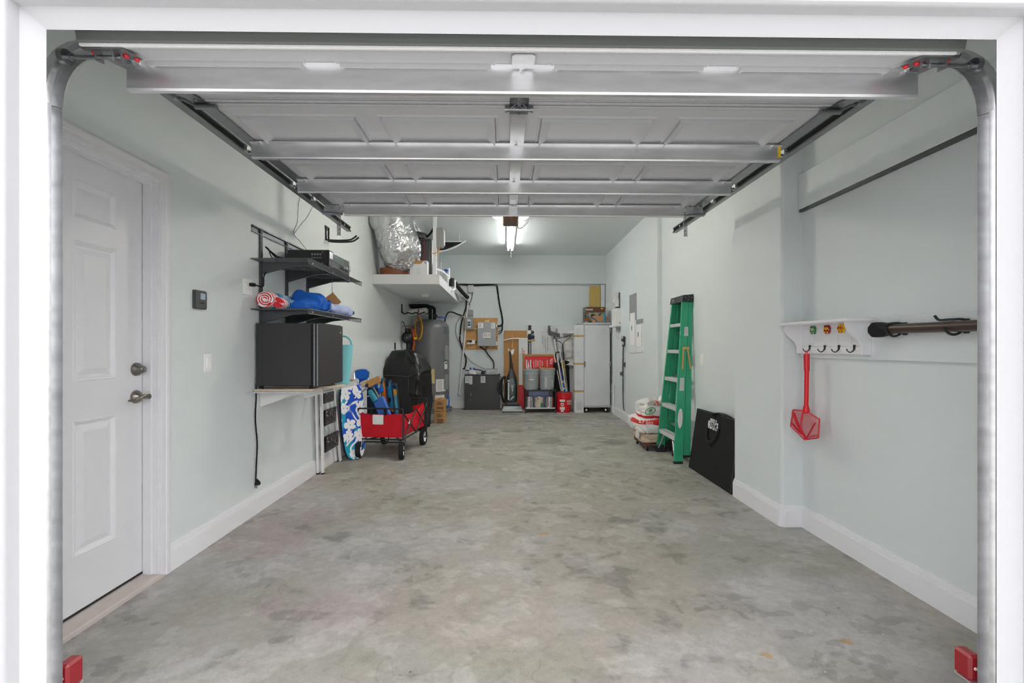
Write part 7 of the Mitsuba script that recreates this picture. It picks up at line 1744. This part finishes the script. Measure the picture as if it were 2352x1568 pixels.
for i, (yy, col, band, lbl) in enumerate(((2.915, 'green_print', 'bag_cream', 'green'), (2.785, 'red_dark', 'yellow_tape', 'dark red'), (2.665, 'yellow_tape', 'orange', 'yellow'), (2.555, 'ink', 'bag_white', 'black and white'))):
    k = thing('flip_flop_ornament', f'tiny {lbl} flip flop ornament on the hook rack', 'ornament', 'flip flop ornaments on the rack')
    for a in (-0.011, 0.011):
        sole = Polygon(np.c_[0.0125 * np.sin(np.linspace(0, 2 * PI, 25)[:-1]) * (1 + 0.15 * np.cos(np.linspace(0, 2 * PI, 25)[:-1])), 0.026 * np.cos(np.linspace(0, 2 * PI, 25)[:-1])])
        q = part(k, 'sole', fr(ext(sole, 0.012), (RXw - 0.018, yy + a, 1.340), (0, -1, 0), (0, 0, 1), (-1, 0, 0)), col)
        part(q, 'strap', cat(tube([(RXw - 0.030, yy + a - 0.011, 1.335), (RXw - 0.036, yy + a, 1.352), (RXw - 0.030, yy + a + 0.011, 1.335)], 0.0032, n=6), box(RXw - 0.0315, RXw - 0.029, yy + a - 0.006, yy + a + 0.006, 1.318, 1.326)), band)
k = thing('fish_net', 'red toy landing net hanging from the far hook of the rack', 'net')
NX, NY = 1.958, 2.925
part(k, 'grip', cyl((NX, NY, 1.185), (NX, NY - 0.002, 1.075), 0.0175, 0.0165, n=18), 'red_plastic', smooth=40)
part(k, 'handle', cyl((NX, NY - 0.002, 1.08), (NX, NY + 0.004, 0.83), 0.0135, n=16), 'red_plastic', smooth=40)
part(k, 'loop', tube([(NX, NY - 0.008, 1.183), (NX, NY - 0.008, 1.198), (NX, NY, 1.206), (NX, NY + 0.008, 1.198), (NX, NY + 0.008, 1.183)], 0.0028), 'red_plastic')
part(k, 'neck', lathe([(0.001, -0.03), (0.019, -0.028), (0.021, -0.01), (0.016, 0.02), (0.001, 0.02)], (NX, NY + 0.004, 0.828), 18), 'red_plastic', smooth=40)
hp3 = [(NX, 3.06, 0.805), (NX, NY + 0.004, 0.815), (NX - 0.02, 2.775, 0.785), (NX - 0.03, 2.772, 0.672), (NX - 0.03, 2.90, 0.635), (NX - 0.02, 3.058, 0.695)]
part(k, 'rim', tube([tuple(np.array(hp3[i % 6]) * (1 - t) + np.array(hp3[(i + 1) % 6]) * t) for i in range(6) for t in (0.06, 0.5, 0.94)], 0.0045, n=8, k=2, closed=True), 'net_red', smooth=40)
H2 = Polygon([(p[1], p[2]) for p in hp3])
wires = []
for ang in (0.6, -0.75):
    dx, dz = math.cos(ang), math.sin(ang)
    for o in np.arange(-0.3, 0.3, 0.0068):
        cx, cz = 2.915 - dz * o, 0.725 + dx * o
        ln = shapely.LineString([(cx - dx, cz - dz), (cx + dx, cz + dz)]).intersection(H2)
        if ln.is_empty or ln.length < 0.01:
            continue
        (ya, za), (yb, zb) = ln.coords[0], ln.coords[-1]
        xm = lambda a, b: NX - 0.012 - 0.02 * max(0.0, (3.0 - a) / 0.25) * 0.6
        wires.append(cyl((xm(ya, za), ya, za), (xm(yb, zb), yb, zb), 0.0009, n=4))
part(k, 'mesh', cat(*wires), 'net_red', 'red netting', kind='stuff')
folds = [[(NX - 0.02, 3.03, 0.79), (NX - 0.04, 2.95, 0.72), (NX - 0.045, 2.88, 0.665), (NX - 0.04, 2.87, 0.64)], [(NX - 0.02, 2.93, 0.81), (NX - 0.03, 2.93, 0.75), (NX - 0.04, 2.915, 0.70), (NX - 0.04, 2.87, 0.65)], [(NX - 0.03, 2.80, 0.76), (NX - 0.04, 2.83, 0.70), (NX - 0.04, 2.87, 0.645)], [(NX - 0.02, 3.04, 0.715), (NX - 0.03, 2.95, 0.675), (NX - 0.04, 2.86, 0.66), (NX - 0.03, 2.79, 0.685)]]
part(k, 'fold', cat(*[tube(f_, 0.006, n=6, flat=(1.6, 0.5)) for f_ in folds]), 'net_red', 'gathered netting folds', smooth=40, kind='stuff')
k = thing('paddle', 'dark wooden paddle shaft with a black end hung on two iron hooks', 'paddle')
part(k, 'shaft', cyl((1.972, 2.31, 1.323), (1.972, 1.42, 1.318), 0.024, n=24), 'oar_wood', smooth=40)
part(k, 'end', mv(cat(hull([(x * 0.026, y, z * s_) for y, s_ in ((2.285, 0.022), (2.33, 0.034), (2.375, 0.040), (2.40, 0.037), (2.412, 0.026)) for x, z in ((-1, 0.5), (-1, -0.5), (1, 0.5), (1, -0.5), (-0.6, 1), (0.6, 1), (-0.6, -1), (0.6, -1))])), 1.972, 0, 1.322), 'rubber', 'black rubber end', smooth=40)
for i, yy in enumerate((2.26, 1.955)):
    k = thing('iron_hook', ('black iron hook under the paddle, beside its black end', 'black iron hook under the paddle, nearer the garage opening')[i], 'hook', 'iron hooks holding the paddle')
    part(k, 'hook', tube([(2.016, yy, 1.345), (1.99, yy - 0.002, 1.352), (1.965, yy + 0.03, 1.352), (1.945, yy + 0.055, 1.352), (1.94, yy + 0.07, 1.372)] if i else [(2.016, yy, 1.345), (1.985, yy + 0.01, 1.352), (1.955, yy + 0.03, 1.349), (1.944, yy + 0.045, 1.342)], 0.0055), 'iron', smooth=40)
    part(k, 'cradle', tube([(2.012, yy, 1.35), (2.0, yy, 1.315), (1.985, yy + 0.002, 1.293), (1.962, yy + 0.008, 1.285), (1.944, yy + 0.018, 1.297), (1.94, yy + 0.03, 1.318)], 0.0055), 'iron', smooth=40)
    part(k, 'plate', box(2.008, 2.018, yy - 0.014, yy + 0.014, 1.29, 1.355, 0.004), 'iron')
